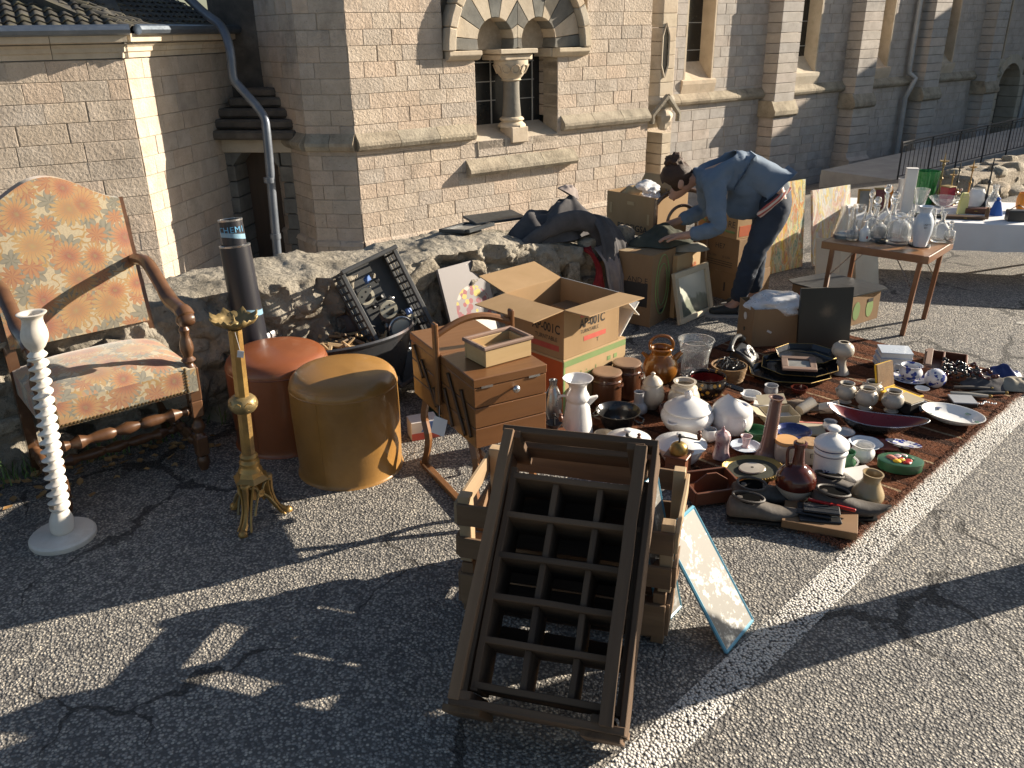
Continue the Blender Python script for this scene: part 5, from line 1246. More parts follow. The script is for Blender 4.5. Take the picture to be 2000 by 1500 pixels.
O('red_scarf', to_coat(drape(3.33, 3.39, [(3.82, .50), (3.74, .42), (3.72, .3), (3.71, .22)], .01, 3.5, .02, 16, 24)), 'red_cloth', label='dark red scarf hanging below the grey coat', cat='scarf').matrix_local = ct_.matrix_local.copy() if False else (Matrix.Translation(wall_pt(3.25, 4.0, .46)) @ Matrix.Rotation(WA, 4, 'Z'))
O('beige_cloth', local_heap((0, 0, 0), .16, .07, 4.), 'beige_cloth', loc=wall_pt(3.62, 4.05, .45), smooth=True, ang=70, label='folded beige cloth on the wall end below the slotted box', cat='cloth')
cl = O('olive_cloth', local_heap((0, 0, 0), .21, .11, 7., .7, 60, .8), 'olive_cloth', loc=(0.983, 5.232, 0.458), rz=.6, smooth=True, ang=70, label='crumpled dark olive garment on the tall boxes under the hands', cat='garment')
O('olive_cloth', local_heap((0, 0, 0), .14, .06, 17., .6, 48, .6), 'beige_cloth', loc=(1.148, 5.202, 0.414), rz=.2, smooth=True, ang=70, label='pale crumpled garment on the sunlit yellowish box', cat='garment')
# bentwood chair behind the boxes
M('bentwood', (.10, .055, .03), (.15, .085, .05), 6, .3, .05, coat=.4)
bw_ = T('bentwood_chair', 'dark bentwood chair back rising behind the boxes', 'chair', (1.14, 5.44, -.05), rad(190))
arc = lambda w, h0, h1, n=16: [(-w, 0, h0)]+[(-w*cos(pi*i/n), 0, h1-.11+.11*sin(pi*i/n)) for i in range(n+1)]+[(w, 0, h0)]
O('back_hoop', tube(spline(arc(.185, .0, .80), 2), .015, 8), 'bentwood', bw_, smooth=True)
O('inner_hoop', tube(spline(arc(.10, .42, .70), 2), .011, 8), 'bentwood', bw_, smooth=True)
O('seat', lathe([(0, .40), (.19, .40), (.2, .41), (.2, .43), (.17, .435), (0, .43)], 28, c=(0, -.19, 0)), 'bentwood', bw_, smooth=True)
for x in (-.14, .14): O('leg', tube([(x, -.33, .41), (x*1.15, -.37, 0)], .014, 8), 'bentwood', bw_, smooth=True)

# ------------------------------------------------------------------ rug
m, t, b = nodes('rug_wool')
v = coords(t); sp = N(t, 'SeparateXYZ', Vector=v); n0 = N(t, 'TexNoise', Vector=v, Scale=6., Detail=4.)
sx_ = mth(t, 'MULTIPLY_ADD', n0.outputs[0], .035, sp.outputs[0])
fr_ = mth(t, 'FRACT', mth(t, 'MULTIPLY', sx_, 3.1)); n1 = N(t, 'TexNoise', Vector=v, Scale=70., Detail=4., Roughness=.7)
c = ramp(t, fr_, [(.0, (.15, .055, .028)), (.30, (.19, .075, .038)), (.32, (.045, .022, .016)), (.44, (.06, .03, .02)), (.46, (.17, .065, .033)), (.63, (.14, .05, .026)), (.645, (.44, .34, .22)), (.675, (.44, .34, .22)), (.69, (.18, .07, .035)), (.86, (.2, .08, .04)), (.87, (.05, .025, .018)), (1., (.16, .06, .03))])
c = mix(t, 1., c, ramp(t, n1.outputs[0], [(.3, (.42, .42, .42)), (.7, (1., .96, .92))]), 'MULTIPLY')
t.links.new(c, b.inputs['Base Color']); b.inputs['Roughness'].default_value = 1.; b.inputs['Specular IOR Level'].default_value = .1; bump(t, b, n1.outputs[0], .9, .02)
RC = Vector((1.174, 2.481, 0)); RAz = azr(46.4)
rg = T('rug', 'shaggy striped brown wool rug spread on the asphalt under the bric a brac', 'rug', RC, RAz)
RLx, RLy = 2.12, 1.46
bm = newbm(); nx, ny = 84, 58; G = []
for i in range(nx+1):
    row = []
    for j in range(ny+1):
        x, y = RLx*i/nx, RLy*j/ny
        e = .012*noise.noise((x*3, y*3, 0)); ex = .012*noise.noise((y*6, 5, 0)) if i == 0 else 0; ey = .012*noise.noise((x*6, 9, 0)) if j == 0 else 0
        row.append(bm.verts.new((x+ex, y+ey, .011+.003*noise.noise((x*5, y*5, 2)))))
    G.append(row)
for A, B in zip(G, G[1:]):
    for j in range(ny): bm.faces.new((A[j], B[j], B[j+1], A[j+1]))
bd = [G[i][0] for i in range(nx)]+[G[nx][j] for j in range(ny)]+[G[i][ny] for i in range(nx, 0, -1)]+[G[0][j] for j in range(ny, 0, -1)]
lo_ = [bm.verts.new((v.co.x, v.co.y, .002)) for v in bd]
for i in range(len(bd)): bm.faces.new((lo_[i], lo_[(i+1) % len(bd)], bd[(i+1) % len(bd)], bd[i]))
O('pile', bm, 'rug_wool', rg, smooth=True, ang=50)
M('rug_fringe', (.20, .08, .04), (.13, .05, .026), 5, .95, .2, rand=.0)
bm = newbm()
def tuft(p, d, L, w=.0016):
    p = Vector(p); d = Vector(d); s = Vector((-d.y, d.x, 0)).normalized()*w; m_ = p+d*L*.5+Vector((0, 0, L*.35)); e = p+d*L+Vector((0, 0, R.uniform(-.004, .006)))
    A = [bm.verts.new(q) for q in (p-s, p+s, m_+s*.8, m_-s*.8, e)]; bm.faces.new((A[0], A[1], A[2], A[3])); bm.faces.new((A[3], A[2], A[4]))
for k in range(5200):
    sd_ = R.random()
    if sd_ < .55: tuft((R.uniform(0, RLx), R.uniform(-.004, .02), .009), (R.gauss(0, .5), -1+R.uniform(-.3, .6), 0), R.uniform(.012, .03))
    else: tuft((R.uniform(-.004, .02), R.uniform(0, RLy), .009), (-1+R.uniform(-.3, .6), R.gauss(0, .5), 0), R.uniform(.015, .045))
for k in range(9000): tuft((R.uniform(0, RLx), R.uniform(0, RLy), .010), (R.gauss(0, 1), R.gauss(0, 1), 0), R.uniform(.008, .016))
O('fringe', bm, 'rug_fringe', rg, kind='stuff')

# ------------------------------------------------------------------ crockery helpers
ceramic('white_china', (.78, .77, .75)); ceramic('cream_china', (.56, .50, .41), (.50, .44, .35)); ceramic('ivory_china', (.48, .43, .36), (.43, .38, .31)); ceramic('blue_inside', (.04, .06, .22)); ceramic('pale_blue_china', (.52, .58, .66))
ceramic('brown_glaze', (.085, .035, .018), (.055, .022, .012), .18); ceramic('ochre_glaze', (.26, .105, .018), (.19, .07, .012), .18); ceramic('clay', (.22, .13, .08), (.19, .11, .065), .6); ceramic('black_enamel', (.015, .014, .014), (.02, .02, .02), .22); ceramic('mauve_glaze', (.20, .12, .10), (.15, .085, .07), .22)
ceramic('stone_grey', (.36, .36, .37), (.3, .3, .31), .4); ceramic('oxblood', (.10, .022, .014), (.065, .015, .01), .15); ceramic('maroon', (.17, .012, .012), (.12, .01, .01), .3); ceramic('green_tin', (.03, .12, .05), (.025, .09, .04), .35); ceramic('buff_glaze', (.38, .28, .15), (.28, .2, .1), .35); ceramic('navy', (.02, .03, .12))
M('gilt', (.40, .27, .08), (.25, .16, .05), 14, .4, .3, metal=.7); M('cork', (.36, .22, .11), (.26, .15, .07), 30, .85, .5); M('wicker', (.26, .15, .06), (.18, .1, .04), 20, .7, .4, rand=.2); M('yellow_felt', (.80, .48, .03), (.74, .42, .025), 5, .8, .1); M('leather_old', (.04, .031, .025), (.075, .06, .047), 6, .6, .3, 40, dirt=(.15, .125, .10)); M('black_leather', (.014, .014, .015), (.022, .022, .022), 8, .4, .15); M('book_brown', (.24, .135, .06), (.2, .11, .05), 5, .7, .1); M('red_plastic', (.42, .02, .015), (.38, .02, .015), 5, .35, .02); M('grinder_wood', (.17, .06, .028), (.12, .042, .02), 5, .45, .1, stretch=(.2, 1, 1)); M('card_beige', (.42, .36, .25), (.36, .3, .2), 5, .8, .1); M('salmon_card', (.48, .16, .12), (.42, .13, .1), 5, .8, .05)
m, t, b = nodes('blue_white')
v = coords(t); n1 = N(t, 'TexNoise', Vector=v, Scale=26., Detail=3.); n2 = N(t, 'TexVoronoi', Vector=v, Scale=34.)
k_ = mth(t, 'MULTIPLY', mth(t, 'GREATER_THAN', n1.outputs[0], .5), mth(t, 'LESS_THAN', n2.outputs['Distance'], .5))
c = mix(t, k_, (.64, .64, .66), (.03, .05, .25)); t.links.new(c, b.inputs['Base Color']); b.inputs['Roughness'].default_value = .2
m, t, b = nodes('mottled_pink')
v = coords(t); n1 = N(t, 'TexNoise', Vector=v, Scale=26., Detail=5., Roughness=.7)
c = ramp(t, n1.outputs[0], [(.35, (.60, .50, .48)), (.52, (.50, .34, .34)), (.66, (.22, .06, .10))]); t.links.new(c, b.inputs['Base Color']); b.inputs['Roughness'].default_value = .25
m, t, b = nodes('flowered_black')
v = coords(t); vo = N(t, 'TexVoronoi', Vector=v, Scale=30.); n1 = N(t, 'TexNoise', Vector=v, Scale=6.)
k_ = mth(t, 'MULTIPLY', mth(t, 'LESS_THAN', vo.outputs['Distance'], .3), mth(t, 'GREATER_THAN', n1.outputs[0], .5)); c = mix(t, k_, (.012, .01, .01), (.36, .20, .04)); t.links.new(c, b.inputs['Base Color']); b.inputs['Roughness'].default_value = .2
glass('clear_glass', (.97, .98, .98), .02)
MATS['clear_glass'].node_tree.nodes['Principled BSDF'].inputs['Transmission Weight'].default_value = .9; glass('thin_glass', (.97, .98, .98), .0, 1.45)

def hollow(outer, th, floor=None):
    """outer (r, z) from the foot to the rim, returned with an inner wall"""
    top = outer[-1]; inner = [(max(r-th, 0), z) for r, z in reversed(outer) if z > (floor if floor is not None else outer[0][1]+th*1.5)]
    fl = floor if floor is not None else outer[0][1]+th*1.5
    return [(0, outer[0][1])]+list(outer)+[(max(top[0]-th, .001), top[1])]+inner[1:]+[(0, fl)]
def vessel(name, label, cat, it, prof, mat, th=.05, body='body', solid=False, n=36, k=3, group=None, flute=None):
    """it = (x, y, z, height, radius); prof in units of radius and height"""
    x, y, z, h, r = it; o = T(name, label, cat, (x, y, z), 0, group); o.rotation_euler.z = R.uniform(0, 6)
    p = smooth_prof([(a*r, c_*h) for a, c_ in prof], k)
    O(body, lathe(p if solid else hollow(p, th*r), n, flute=flute), mat, o, smooth=True, ang=60)
    o['_h'] = h; o['_r'] = r; del o['_h']; del o['_r']
    return o
def lid(o, it, prof, mat, name='lid', n=36, off=(0, 0)):
    h, r = it[3], it[4]
    return O(name, lathe(smooth_prof([(a*r, c_*h) for a, c_ in prof], 3), n), mat, o, loc=(off[0]*r, off[1]*r, 0), smooth=True, ang=60)
def knob(parent, r, z, mat, name='knob'): return O(name, lathe(smooth_prof([(.55*r, z), (.5*r, z+.3*r), (r, z+.9*r), (.85*r, z+1.6*r), (0, z+1.9*r)], 3), 18), mat, parent, smooth=True)
def handle(o, pts, r, mat, name='handle', k=5, flat=1.): return O(name, tube(spline(pts, k), r, 8, flat=flat), mat, o, smooth=True)
def face(o, az): o.rotation_euler.z = azr(az); return o

# ---- back row
it = (0.184, 3.401, 0.016, 0.27, 0.04)
o = vessel('silver_ewer', 'tall silver ewer beside the sewing box', 'ewer', it, [(.75, 0), (.8, .03), (.3, .14), (.35, .24), (.9, .42), (1., .6), (.75, .78), (.42, .9), (.5, 1.)], 'steel')
handle(face(o, 250), [(it[4]*.9, 0, it[3]*.8), (it[4]*1.9, 0, it[3]*.7), (it[4]*1.7, 0, it[3]*.35), (it[4]*.5, 0, it[3]*.2)], .005, 'steel')
it = (0.292, 3.376, 0.016, 0.288, 0.079)
o = vessel('white_pitcher', 'tall white fluted pitcher with flared rim and pointed spout', 'pitcher', it, [(.98, 0), (1., .02), (.93, .05), (.80, .3), (.66, .56), (.60, .62), (.66, .66), (.64, .72), (.50, .80), (.53, .9), (.80, .975), (.86, 1.)], 'white_china', flute=lambda a, z: 1+.012*cos(8*a))
face(o, 90); r_, h = it[4], it[3]
O('spout', poly(newbm(), [(r_*.45, h*.66), (r_*1.12, h*.70), (r_*1.15, h*.685), (r_*.6, h*.52)], -.012, .012, 'y', .003), 'white_china', o)
handle(o, [(-r_*.55, 0, h*.7), (-r_*1.05, 0, h*.69), (-r_*1.15, 0, h*.55), (-r_*.95, 0, h*.4), (-r_*.85, 0, h*.3), (-r_*1.05, 0, h*.27)], .006, 'white_china')
CROCK = [(.93, 0), (.96, .03), (1., .1), (1., .70), (.97, .74), (1.03, .77), (1.03, .80), (.97, .83), (.97, 1.)]
for it, lab in (((0.464, 3.73, 0.016, 0.167, 0.073), 'dark brown glazed lidded crock in front of its twin'), ((0.573, 3.825, 0.016, 0.175, 0.072), 'brown glazed lidded crock nearest the green printed box')):
    o = vessel('stoneware_crock', lab, 'crock', it, CROCK, 'brown_glaze', solid=True, group='brown stoneware crocks', n=40)
    O('lid', lathe(smooth_prof([(0, it[3]*.985), (it[4]*.93, it[3]), (it[4]*.98, it[3]*.995), (it[4]*.98, it[3]*1.02), (it[4]*.9, it[3]*1.04), (it[4]*.4, it[3]*1.03), (0, it[3]*1.03)], 2), 36), 'clay', o, smooth=True)
    for s in (0, pi): O('lug', tube(spline([(it[4]*.98*cos(s+q), it[4]*.98*sin(s+q)*1.0, it[3]*(.62+.1*sin(q*5+1.57))) if False else (it[4]*(1.0+.10*cos(q*4))*cos(s+q), it[4]*(1.0+.10*cos(q*4))*sin(s+q), it[3]*.66) for q in (-.35, -.15, 0, .15, .35)], 3), .006, 6), 'brown_glaze', o, smooth=True)
it = (0.777, 4.016, 0.016, 0.184, 0.092)
o = vessel('ochre_jug', 'round ochre glazed jug with arched bail handle', 'jug', it, [(.66, 0), (.72, .03), (.97, .25), (1., .42), (.86, .65), (.62, .78), (.56, .84), (.60, .92), (.66, .97), (.63, 1.)], 'ochre_glaze', .08)
r_, h = it[4], it[3]; face(o, 95)
handle(o, [(-r_*.6, 0, h*.92), (-r_*.62, 0, h*1.15), (-r_*.3, 0, h*1.32), (r_*.3, 0, h*1.32), (r_*.62, 0, h*1.15), (r_*.6, 0, h*.92)], .008, 'ochre_glaze')
O('spout', tube([(r_*.7, 0, h*.62), (r_*1.15, 0, h*.86)], [.018, .011], 12), 'ochre_glaze', o, smooth=True); O('lug', tube([(-r_*.7, 0, h*.68), (-r_*1.05, 0, h*.84)], [.014, .008], 10), 'ochre_glaze', o, smooth=True)
it = (0.973, 4.092, 0.016, 0.197, 0.096)
vessel('glass_bucket', 'large clear glass vase with flared rim on the rug', 'vase', it, [(.72, 0), (.76, .03), (.74, .2), (.76, .5), (.86, .75), (.84, .79), (.89, .82), (1., .98), (1., 1.)], 'clear_glass', .07)
it = (1.134, 4, 0.016, 0.086, 0.091)
o = vessel('wicker_basket', 'small oval wicker basket holding black wire', 'basket', it, [(.8, 0), (.84, .1), (.95, .6), (1., .95), (1.02, 1.)], 'wicker', .08)
for k in range(7): O('weave', lathe([( (.84+.022*k)*it[4], it[3]*(.08+.13*k)), ((.87+.022*k)*it[4], it[3]*(.13+.13*k)), ((.85+.022*k)*it[4], it[3]*(.18+.13*k))], 36, flute=lambda a, z: 1+.012*sin(24*a+z*300)), 'wicker', o, smooth=True)
M('black_wire', (.015, .015, .015), (.025, .025, .025), 5, .3, .02)
pts = [(it[4]*.75*cos(q*1.7)*(.5+.5*sin(q*.37)), it[4]*.75*sin(q*1.3), .03+.02*sin(q*2.1)+.012*(q % 3)) for q in range(60)]
O('tangled_wire', tube(spline(pts, 3), .0022, 5), 'black_wire', loc=(it[0], it[1], it[2]+it[3]*.55), label='tangle of thin black wire in the wicker basket', cat='wire')
# rotary telephone
it = (1.271, 4.211, 0.016, 0.066, 0.073)
o = T('telephone', 'old black rotary telephone with white dial ring', 'telephone', (it[0], it[1], it[2]), azr(120))
O('body', poly(newbm(), [(-.07, 0), (.07, 0), (.06, .05), (.0, .09), (-.045, .105), (-.07, .06)], -.075, .075, 'y', .01), 'black_leather', o, smooth=True)
O('handset', tube(spline([(-.05, -.11, .105), (-.055, -.085, .13), (-.06, 0, .145), (-.055, .085, .13), (-.05, .11, .105)], 4), [.024, .022, .017]+[.013]*11+[.017, .022, .024], 10), 'black_leather', o, smooth=True)
dmw = Matrix.Translation((.032, 0, .075)) @ Matrix.Rotation(.95, 4, 'Y')
O('dial_ring', lathe([(.026, .0), (.044, .0), (.044, .006), (.026, .007)], 28), 'white_china', o, mw=dmw, smooth=True)
for k in range(10): O('finger_hole', lathe([(0, .0075), (.0055, .0075), (.0055, .0085), (0, .0085)], 8), 'black_leather', o, mw=dmw @ Matrix.Translation((.035*cos(k*.56), .035*sin(k*.56), 0)))
it = (0.982, 3.833, 0.016, 0.098, 0.096)
o = vessel('flowered_casserole', 'black enamel casserole painted with small yellow flowers and side handle', 'casserole', it, [(.72, 0), (.8, .04), (.98, .4), (1., .65), (.93, .9), (.97, .98), (.97, 1.)], 'flowered_black', .07)
O('interior', lathe(smooth_prof([(0, it[3]*.12), (it[4]*.8, it[3]*.16), (it[4]*.89, it[3]*.6), (it[4]*.885, it[3]*.97)], 2), 32), 'maroon', o, smooth=True)
face(o, 118); handle(o, [(it[4]*.9, 0, it[3]*.7), (it[4]*1.25, 0, it[3]*.62), (it[4]*1.9, 0, it[3]*.5)], [.010]*5+[.014]*5+[.011], 'black_enamel')
it = (0.678, 3.672, 0.016, 0.13, 0.06)
o = vessel('sugar_bowl', 'round white lidded sugar bowl with small knob', 'sugar bowl', it, [(.5, 0), (.55, .05), (.9, .3), (1., .55), (.86, .85), (.72, .98), (.74, 1.)], 'cream_china', solid=True)
lid(o, it, [(.82, 1.), (.80, 1.05), (.5, 1.22), (.2, 1.3), (.15, 1.33), (.2, 1.38), (.12, 1.43), (0, 1.44)], 'cream_china')
it = (0.827, 3.642, 0.016, 0.15, 0.075)
o = vessel('ring_top_jar', 'rounded cream jar with an upturned ring top', 'jar', it, [(.6, 0), (.66, .04), (.98, .3), (1., .5), (.85, .68), (.72, .74), (.84, .78), (.74, .84), (.62, .88), (.7, .96), (.74, 1.), (.70, 1.)], 'cream_china', .12)
it = (0.607, 3.616, 0.016, 0.11, 0.042)
vessel('grey_vase', 'little grey stoneware vase with straight neck', 'vase', it, [(.8, 0), (1., .1), (.98, .3), (.62, .48), (.55, .6), (.57, .95), (.62, 1.)], 'stone_grey', .15)
it = (0.487, 3.464, 0.016, 0.087, 0.102)
o = vessel('black_basin', 'wide black enamel basin with ear handles', 'basin', it, [(.55, 0), (.6, .03), (.74, .3), (.86, .75), (1., .97), (1.02, 1.)], 'black_enamel', .05)
for s in (0, pi): handle(o, [(.86*it[4]*cos(s-.3), .86*it[4]*sin(s-.3), it[3]*.7), (1.15*it[4]*cos(s-.2), 1.15*it[4]*sin(s-.2), it[3]*.55), (1.15*it[4]*cos(s+.2), 1.15*it[4]*sin(s+.2), it[3]*.55), (.86*it[4]*cos(s+.3), .86*it[4]*sin(s+.3), it[3]*.7)], .005, 'black_enamel', 'ear_handle')
it = (0.795, 3.409, 0.016, 0.116, 0.118)
o = vessel('soup_tureen', 'big round white china soup tureen with domed lid', 'tureen', it, [(.52, 0), (.56, .04), (.82, .25), (1., .6), (.98, .8), (.86, .96), (.88, 1.)], 'white_china', solid=True, n=44)
lid(o, it, [(.90, .97), (.92, 1.02), (.82, 1.12), (.5, 1.33), (.22, 1.44), (.12, 1.48)], 'white_china', n=44)
O('knob', crumple(it[4]*.16, 3, .35, 3), 'white_china', o, loc=(0, 0, it[3]*1.56), smooth=True)
for s in (.6, pi+.6): handle(o, [(.95*it[4]*cos(s-.22), .95*it[4]*sin(s-.22), it[3]*.75), (1.13*it[4]*cos(s-.1), 1.13*it[4]*sin(s-.1), it[3]*.72), (1.13*it[4]*cos(s+.1), 1.13*it[4]*sin(s+.1), it[3]*.72), (.95*it[4]*cos(s+.22), .95*it[4]*sin(s+.22), it[3]*.75)], .005, 'white_china', 'ear_handle')
it = (1.003, 3.422, 0.016, 0.095, 0.094)
o = vessel('enamel_pot', 'white enamel pot with a sloping lid open to a blue inside', 'pot', it, [(.8, 0), (.86, .05), (1., .4), (1., .75), (.94, 1.)], 'white_china', solid=True, n=40)
r_, h = it[4], it[3]; bm = newbm(); rows = []
for j in range(9):
    f = j/8; rows.append([bm.verts.new((r_*.97*cos(f*1.1)*cos(a)+f*f*r_*.2, r_*.97*cos(f*1.1)*sin(a), h+r_*.58*sin(f*1.1)-f*f*r_*.34*cos(a))) for a in [i*2*pi/32 for i in range(32)]])
for A, B in zip(rows, rows[1:]):
    for i in range(32): bm.faces.new((A[i], A[(i+1) % 32], B[(i+1) % 32], B[i]))
ld = O('lid', bm, 'white_china', o, smooth=True, ang=70); face(o, 75)
bm = newbm(); bm.faces.new([bm.verts.new((r_*.43*cos(a)+r_*.2, r_*.43*sin(a), h+r_*.517-r_*.34*cos(a)-.004)) for a in [i*2*pi/24 for i in range(24)]]); O('blue_opening', bm, 'blue_inside', ld)
for s in (-1, 1): handle(o, [(r_*.1, s*r_*.97, h*.9), (r_*.08, s*r_*1.12, h*.8), (r_*.08, s*r_*1.12, h*.6), (r_*.1, s*r_*.98, h*.5)], .005, 'white_china', 'ear_handle')
# ---- middle rows
def covered(it, lab, az):
    o = vessel('covered_dish', lab, 'casserole', it, [(.62, 0), (.66, .04), (.82, .5), (.88, .95), (.9, 1.)], 'white_china', solid=True, n=44, group='white covered dishes')
    lid(o, it, [(1., .98), (1.0, 1.03), (.92, 1.1), (.7, 1.28), (.4, 1.44), (.16, 1.5), (.12, 1.54), (.2, 1.6), (.16, 1.68), (0, 1.7)], 'white_china', n=44)
    return face(o, az)
covered((0.5, 3.209, 0.016, 0.068, 0.098), 'white covered dish with its knob beside the pitcher', 20)
covered((0.717, 3.149, 0.016, 0.071, 0.11), 'larger white covered dish behind the brass topped grinder', 60)
def grinder(lab, p, az, s, dome):
    g = T('coffee_grinder', lab, 'coffee grinder', p, azr(az), 'wooden coffee grinders')
    O('case', box((0, 0, .045*s), (.085*s, .085*s, .085*s), .003), 'grinder_wood', g); O('base_board', box((0, 0, .004), (.10*s, .10*s, .010), .003), 'grinder_wood', g); O('top_board', box((0, 0, .092*s), (.10*s, .10*s, .010), .003), 'grinder_wood', g)
    dw = O('drawer', box((0, -.0445*s, .035*s), (.06*s, .004, .045*s), .001), 'grinder_wood', g); O('drawer_knob', lathe([(.003, 0), (.006, .006), (0, .009)], 10), 'gilt', dw, mw=Matrix.Translation((0, -.047*s, .035*s)) @ Matrix.Rotation(pi/2, 4, 'X'))
    O('hopper', lathe(smooth_prof([(.036*s, .097*s), (.038*s, .105*s), (.033*s, .128*s), (.018*s, .142*s), (.006*s, .145*s)] if dome else [(.02*s, .097*s), (.024*s, .105*s), (.04*s, .13*s), (.036*s, .13*s), (.012*s, .108*s), (0, .108*s)], 3), 24), 'gilt' if dome else 'iron_black', g, smooth=True)
    O('spindle', lathe([(.005, .14*s if dome else .10*s), (.004, .165*s), (.008, .168*s), (.006, .18*s), (0, .184*s)], 10), 'iron_black', g, smooth=True)
    O('crank', tube(spline([(0, 0, .168*s), (.03*s, 0, .172*s), (.075*s, .0, .172*s), (.08*s, 0, .176*s)], 3), .0035, 6, flat=.6), 'iron_black', g, smooth=True)
    O('crank_knob', lathe(smooth_prof([(.004, .172*s), (.008, .182*s), (.010, .194*s), (.005, .202*s), (.009, .21*s), (0, .216*s)], 2), 12, c=(.08*s, 0, 0)), 'grinder_wood', g, smooth=True)
    return g
grinder('wooden coffee grinder with brass dome and crank', (0.681, 3.02, 0.016), 120, 1.0, True)
grinder('wooden coffee grinder with open iron hopper beside the first covered dish', (0.471, 3.054, 0.016), 150, .95, False)
grinder('small reddish coffee grinder tucked behind the sewing box', (0.182, 3.279, 0.016), 160, .9, False)
g_ = T('iron_tool', 'black iron nutcracker tool on a little wooden block', 'tool', (0.282, 3.217, 0.016), .4)
O('block', box((0, 0, .012), (.13, .08, .024), .003), 'grinder_wood', g_); O('iron_arm', tube(spline([(-.08, 0, .05), (-.02, .01, .065), (.04, 0, .055), (.085, -.01, .03)], 4), .011, 8, flat=.6), 'iron_black', g_, smooth=True)
O('lever', tube([(-.10, .01, .10), (.02, .0, .07)], .0035, 6), 'steel', g_); O('lever', tube([(.02, 0, .085), (.05, -.01, .01)], .004, 6), 'cream_china', g_)
it = (0.894, 3.152, 0.016, 0.117, 0.037)
o = vessel('pink_shaker', 'mottled pink faience shaker with pointed top', 'shaker', it, [(1., 0), (1., .05), (.82, .3), (.78, .6), (.92, .8), (.85, .95), (.6, 1.03), (.3, 1.1), (.12, 1.2), (.1, 1.26), (0, 1.28)], 'mottled_pink', solid=True, flute=lambda a, z: 1+.05*cos(6*a))
it = (1.02, 3.228, 0.016, 0.01, 0.067)
o = vessel('saucer', 'small white saucer with blue sprigs under the pink cup', 'saucer', it[:3]+(.016, it[4]), [(.5, 0), (.55, .1), (.8, .4), (1., .9), (1., 1.)], 'pale_blue_china', .06)
it = (1.021, 3.233, 0.016, 0.06, 0.025)
o = vessel('pink_cup', 'tiny pink rimmed egg cup standing on the saucer', 'cup', (it[0], it[1], it[2]+.008, it[3]-.008, it[4]), [(.75, 0), (.5, .12), (.6, .3), (.75, .7), (1., .97), (1.05, 1.)], 'mottled_pink', .12)
it = (1.092, 3.159, 0.016, 0.276, 0.053)
o = vessel('tall_glass_vase', 'tall slim mauve brown glass vase with flared foot', 'vase', it, [(1., 0), (.98, .02), (.72, .10), (.60, .25), (.54, .5), (.48, .85), (.48, .95), (.60, .99), (.62, 1.)], 'mauve_glaze', .12); o.rotation_euler = (rad(0), rad(3.), 0)
it = (1.098, 3.345, 0.016, 0.036, 0.053)
vessel('scenic_tin', 'round tin with a painted band and blue rim', 'tin', it, [(.98, 0), (1., .05), (1., .9), (1.02, .95), (1.02, 1.)], 'green_tin', .05)
it = (1.262, 3.339, 0.016, 0.03, 0.081)
vessel('blue_bowl', 'deep blue glazed bowl behind the cork jar', 'bowl', it, [(.5, 0), (.55, .1), (.85, .6), (1., 1.)], 'navy', .06)
def corkjar(it, lab, mat2, az):
    o = vessel('storage_jar', lab, 'jar', it, [(.92, 0), (.98, .06), (1., .3), (1., .74), (.9, .84), (.92, .88)], 'cream_china', solid=True, group='jars with stoppers')
    O('stopper', lathe([(0, it[3]*.86), (it[4]*.98, it[3]*.86), (it[4]*1.02, it[3]*.88), (it[4]*1.02, it[3]*1.), (it[4]*.98, it[3]*1.03), (0, it[3]*1.03)], 28), mat2, o, smooth=True); return face(o, az)
wood('lid_wood', (.52, .30, .12), (.46, .25, .1), .5, .08)
corkjar((1.16, 3.128, 0.016, 0.092, 0.048), 'cream storage jar with flat wooden lid', 'lid_wood', 90)
j = corkjar((1.254, 3.107, 0.016, 0.091, 0.044), 'cream storage jar with rough cork stopper and letter', 'cork', 90)
it = (1.254, 3.107, 0.016, 0.091, 0.044); lettering('E', .03, 'print_black', j, wallmw((it[4]*1.02*cos(-.2)*0-.006, -it[4]*1.03, it[3]*.5), (1, 0, 0), (0, 0, 1)))
it = (1.092, 2.798, 0.016, 0.255, 0.076)
o = vessel('stoneware_bottle', 'big brown and cream stoneware bottle with long neck and loop handle', 'bottle', it, [(.55, 0), (.6, .02), (.88, .16), (.985, .27)], 'cream_china', solid=True)
O('glazed_shoulder', lathe(smooth_prof([(a*it[4], c_*it[3]) for a, c_ in ((.985, .27), (1., .36), (.93, .45), (.66, .55), (.38, .61), (.30, .68), (.26, .85), (.27, .92))], 4), 40), 'oxblood', o, smooth=True)
O('neck_rim', lathe([(it[4]*.27, it[3]*.915), (it[4]*.34, it[3]*.92), (it[4]*.34, it[3]*.975), (it[4]*.25, it[3]*.98), (it[4]*.2, it[3]*.9)], 24), 'oxblood', o, smooth=True); O('cork', lathe([(0, it[3]*.95), (it[4]*.19, it[3]*.95), (it[4]*.2, it[3]*1.0), (0, it[3]*1.0)], 14), 'cork', o)
face(o, 270); handle(o, [(it[4]*.26, 0, it[3]*.9), (it[4]*.55, 0, it[3]*.88), (it[4]*.58, 0, it[3]*.75), (it[4]*.5, 0, it[3]*.58)], .006, 'oxblood')
it = (1.264, 2.92, 0.016, 0.175, 0.06)
o = vessel('apothecary_jar', 'tall white apothecary jar with blue bands and painted sprig', 'jar', it, [(1., 0), (1.02, .02), (.94, .05), (.94, .12), (.97, .2), (1., .55), (1., .78), (1.08, .83), (1.08, .87), (.98, .9), (.98, .94)], 'white_china', solid=True, n=44)
lid(o, it, [(1.0, .95), (1.12, .97), (1.12, 1.03), (1., 1.1), (.6, 1.2), (.3, 1.25), (.26, 1.33), (.42, 1.37), (.42, 1.42), (.3, 1.46), (0, 1.47)], 'white_china', n=44)
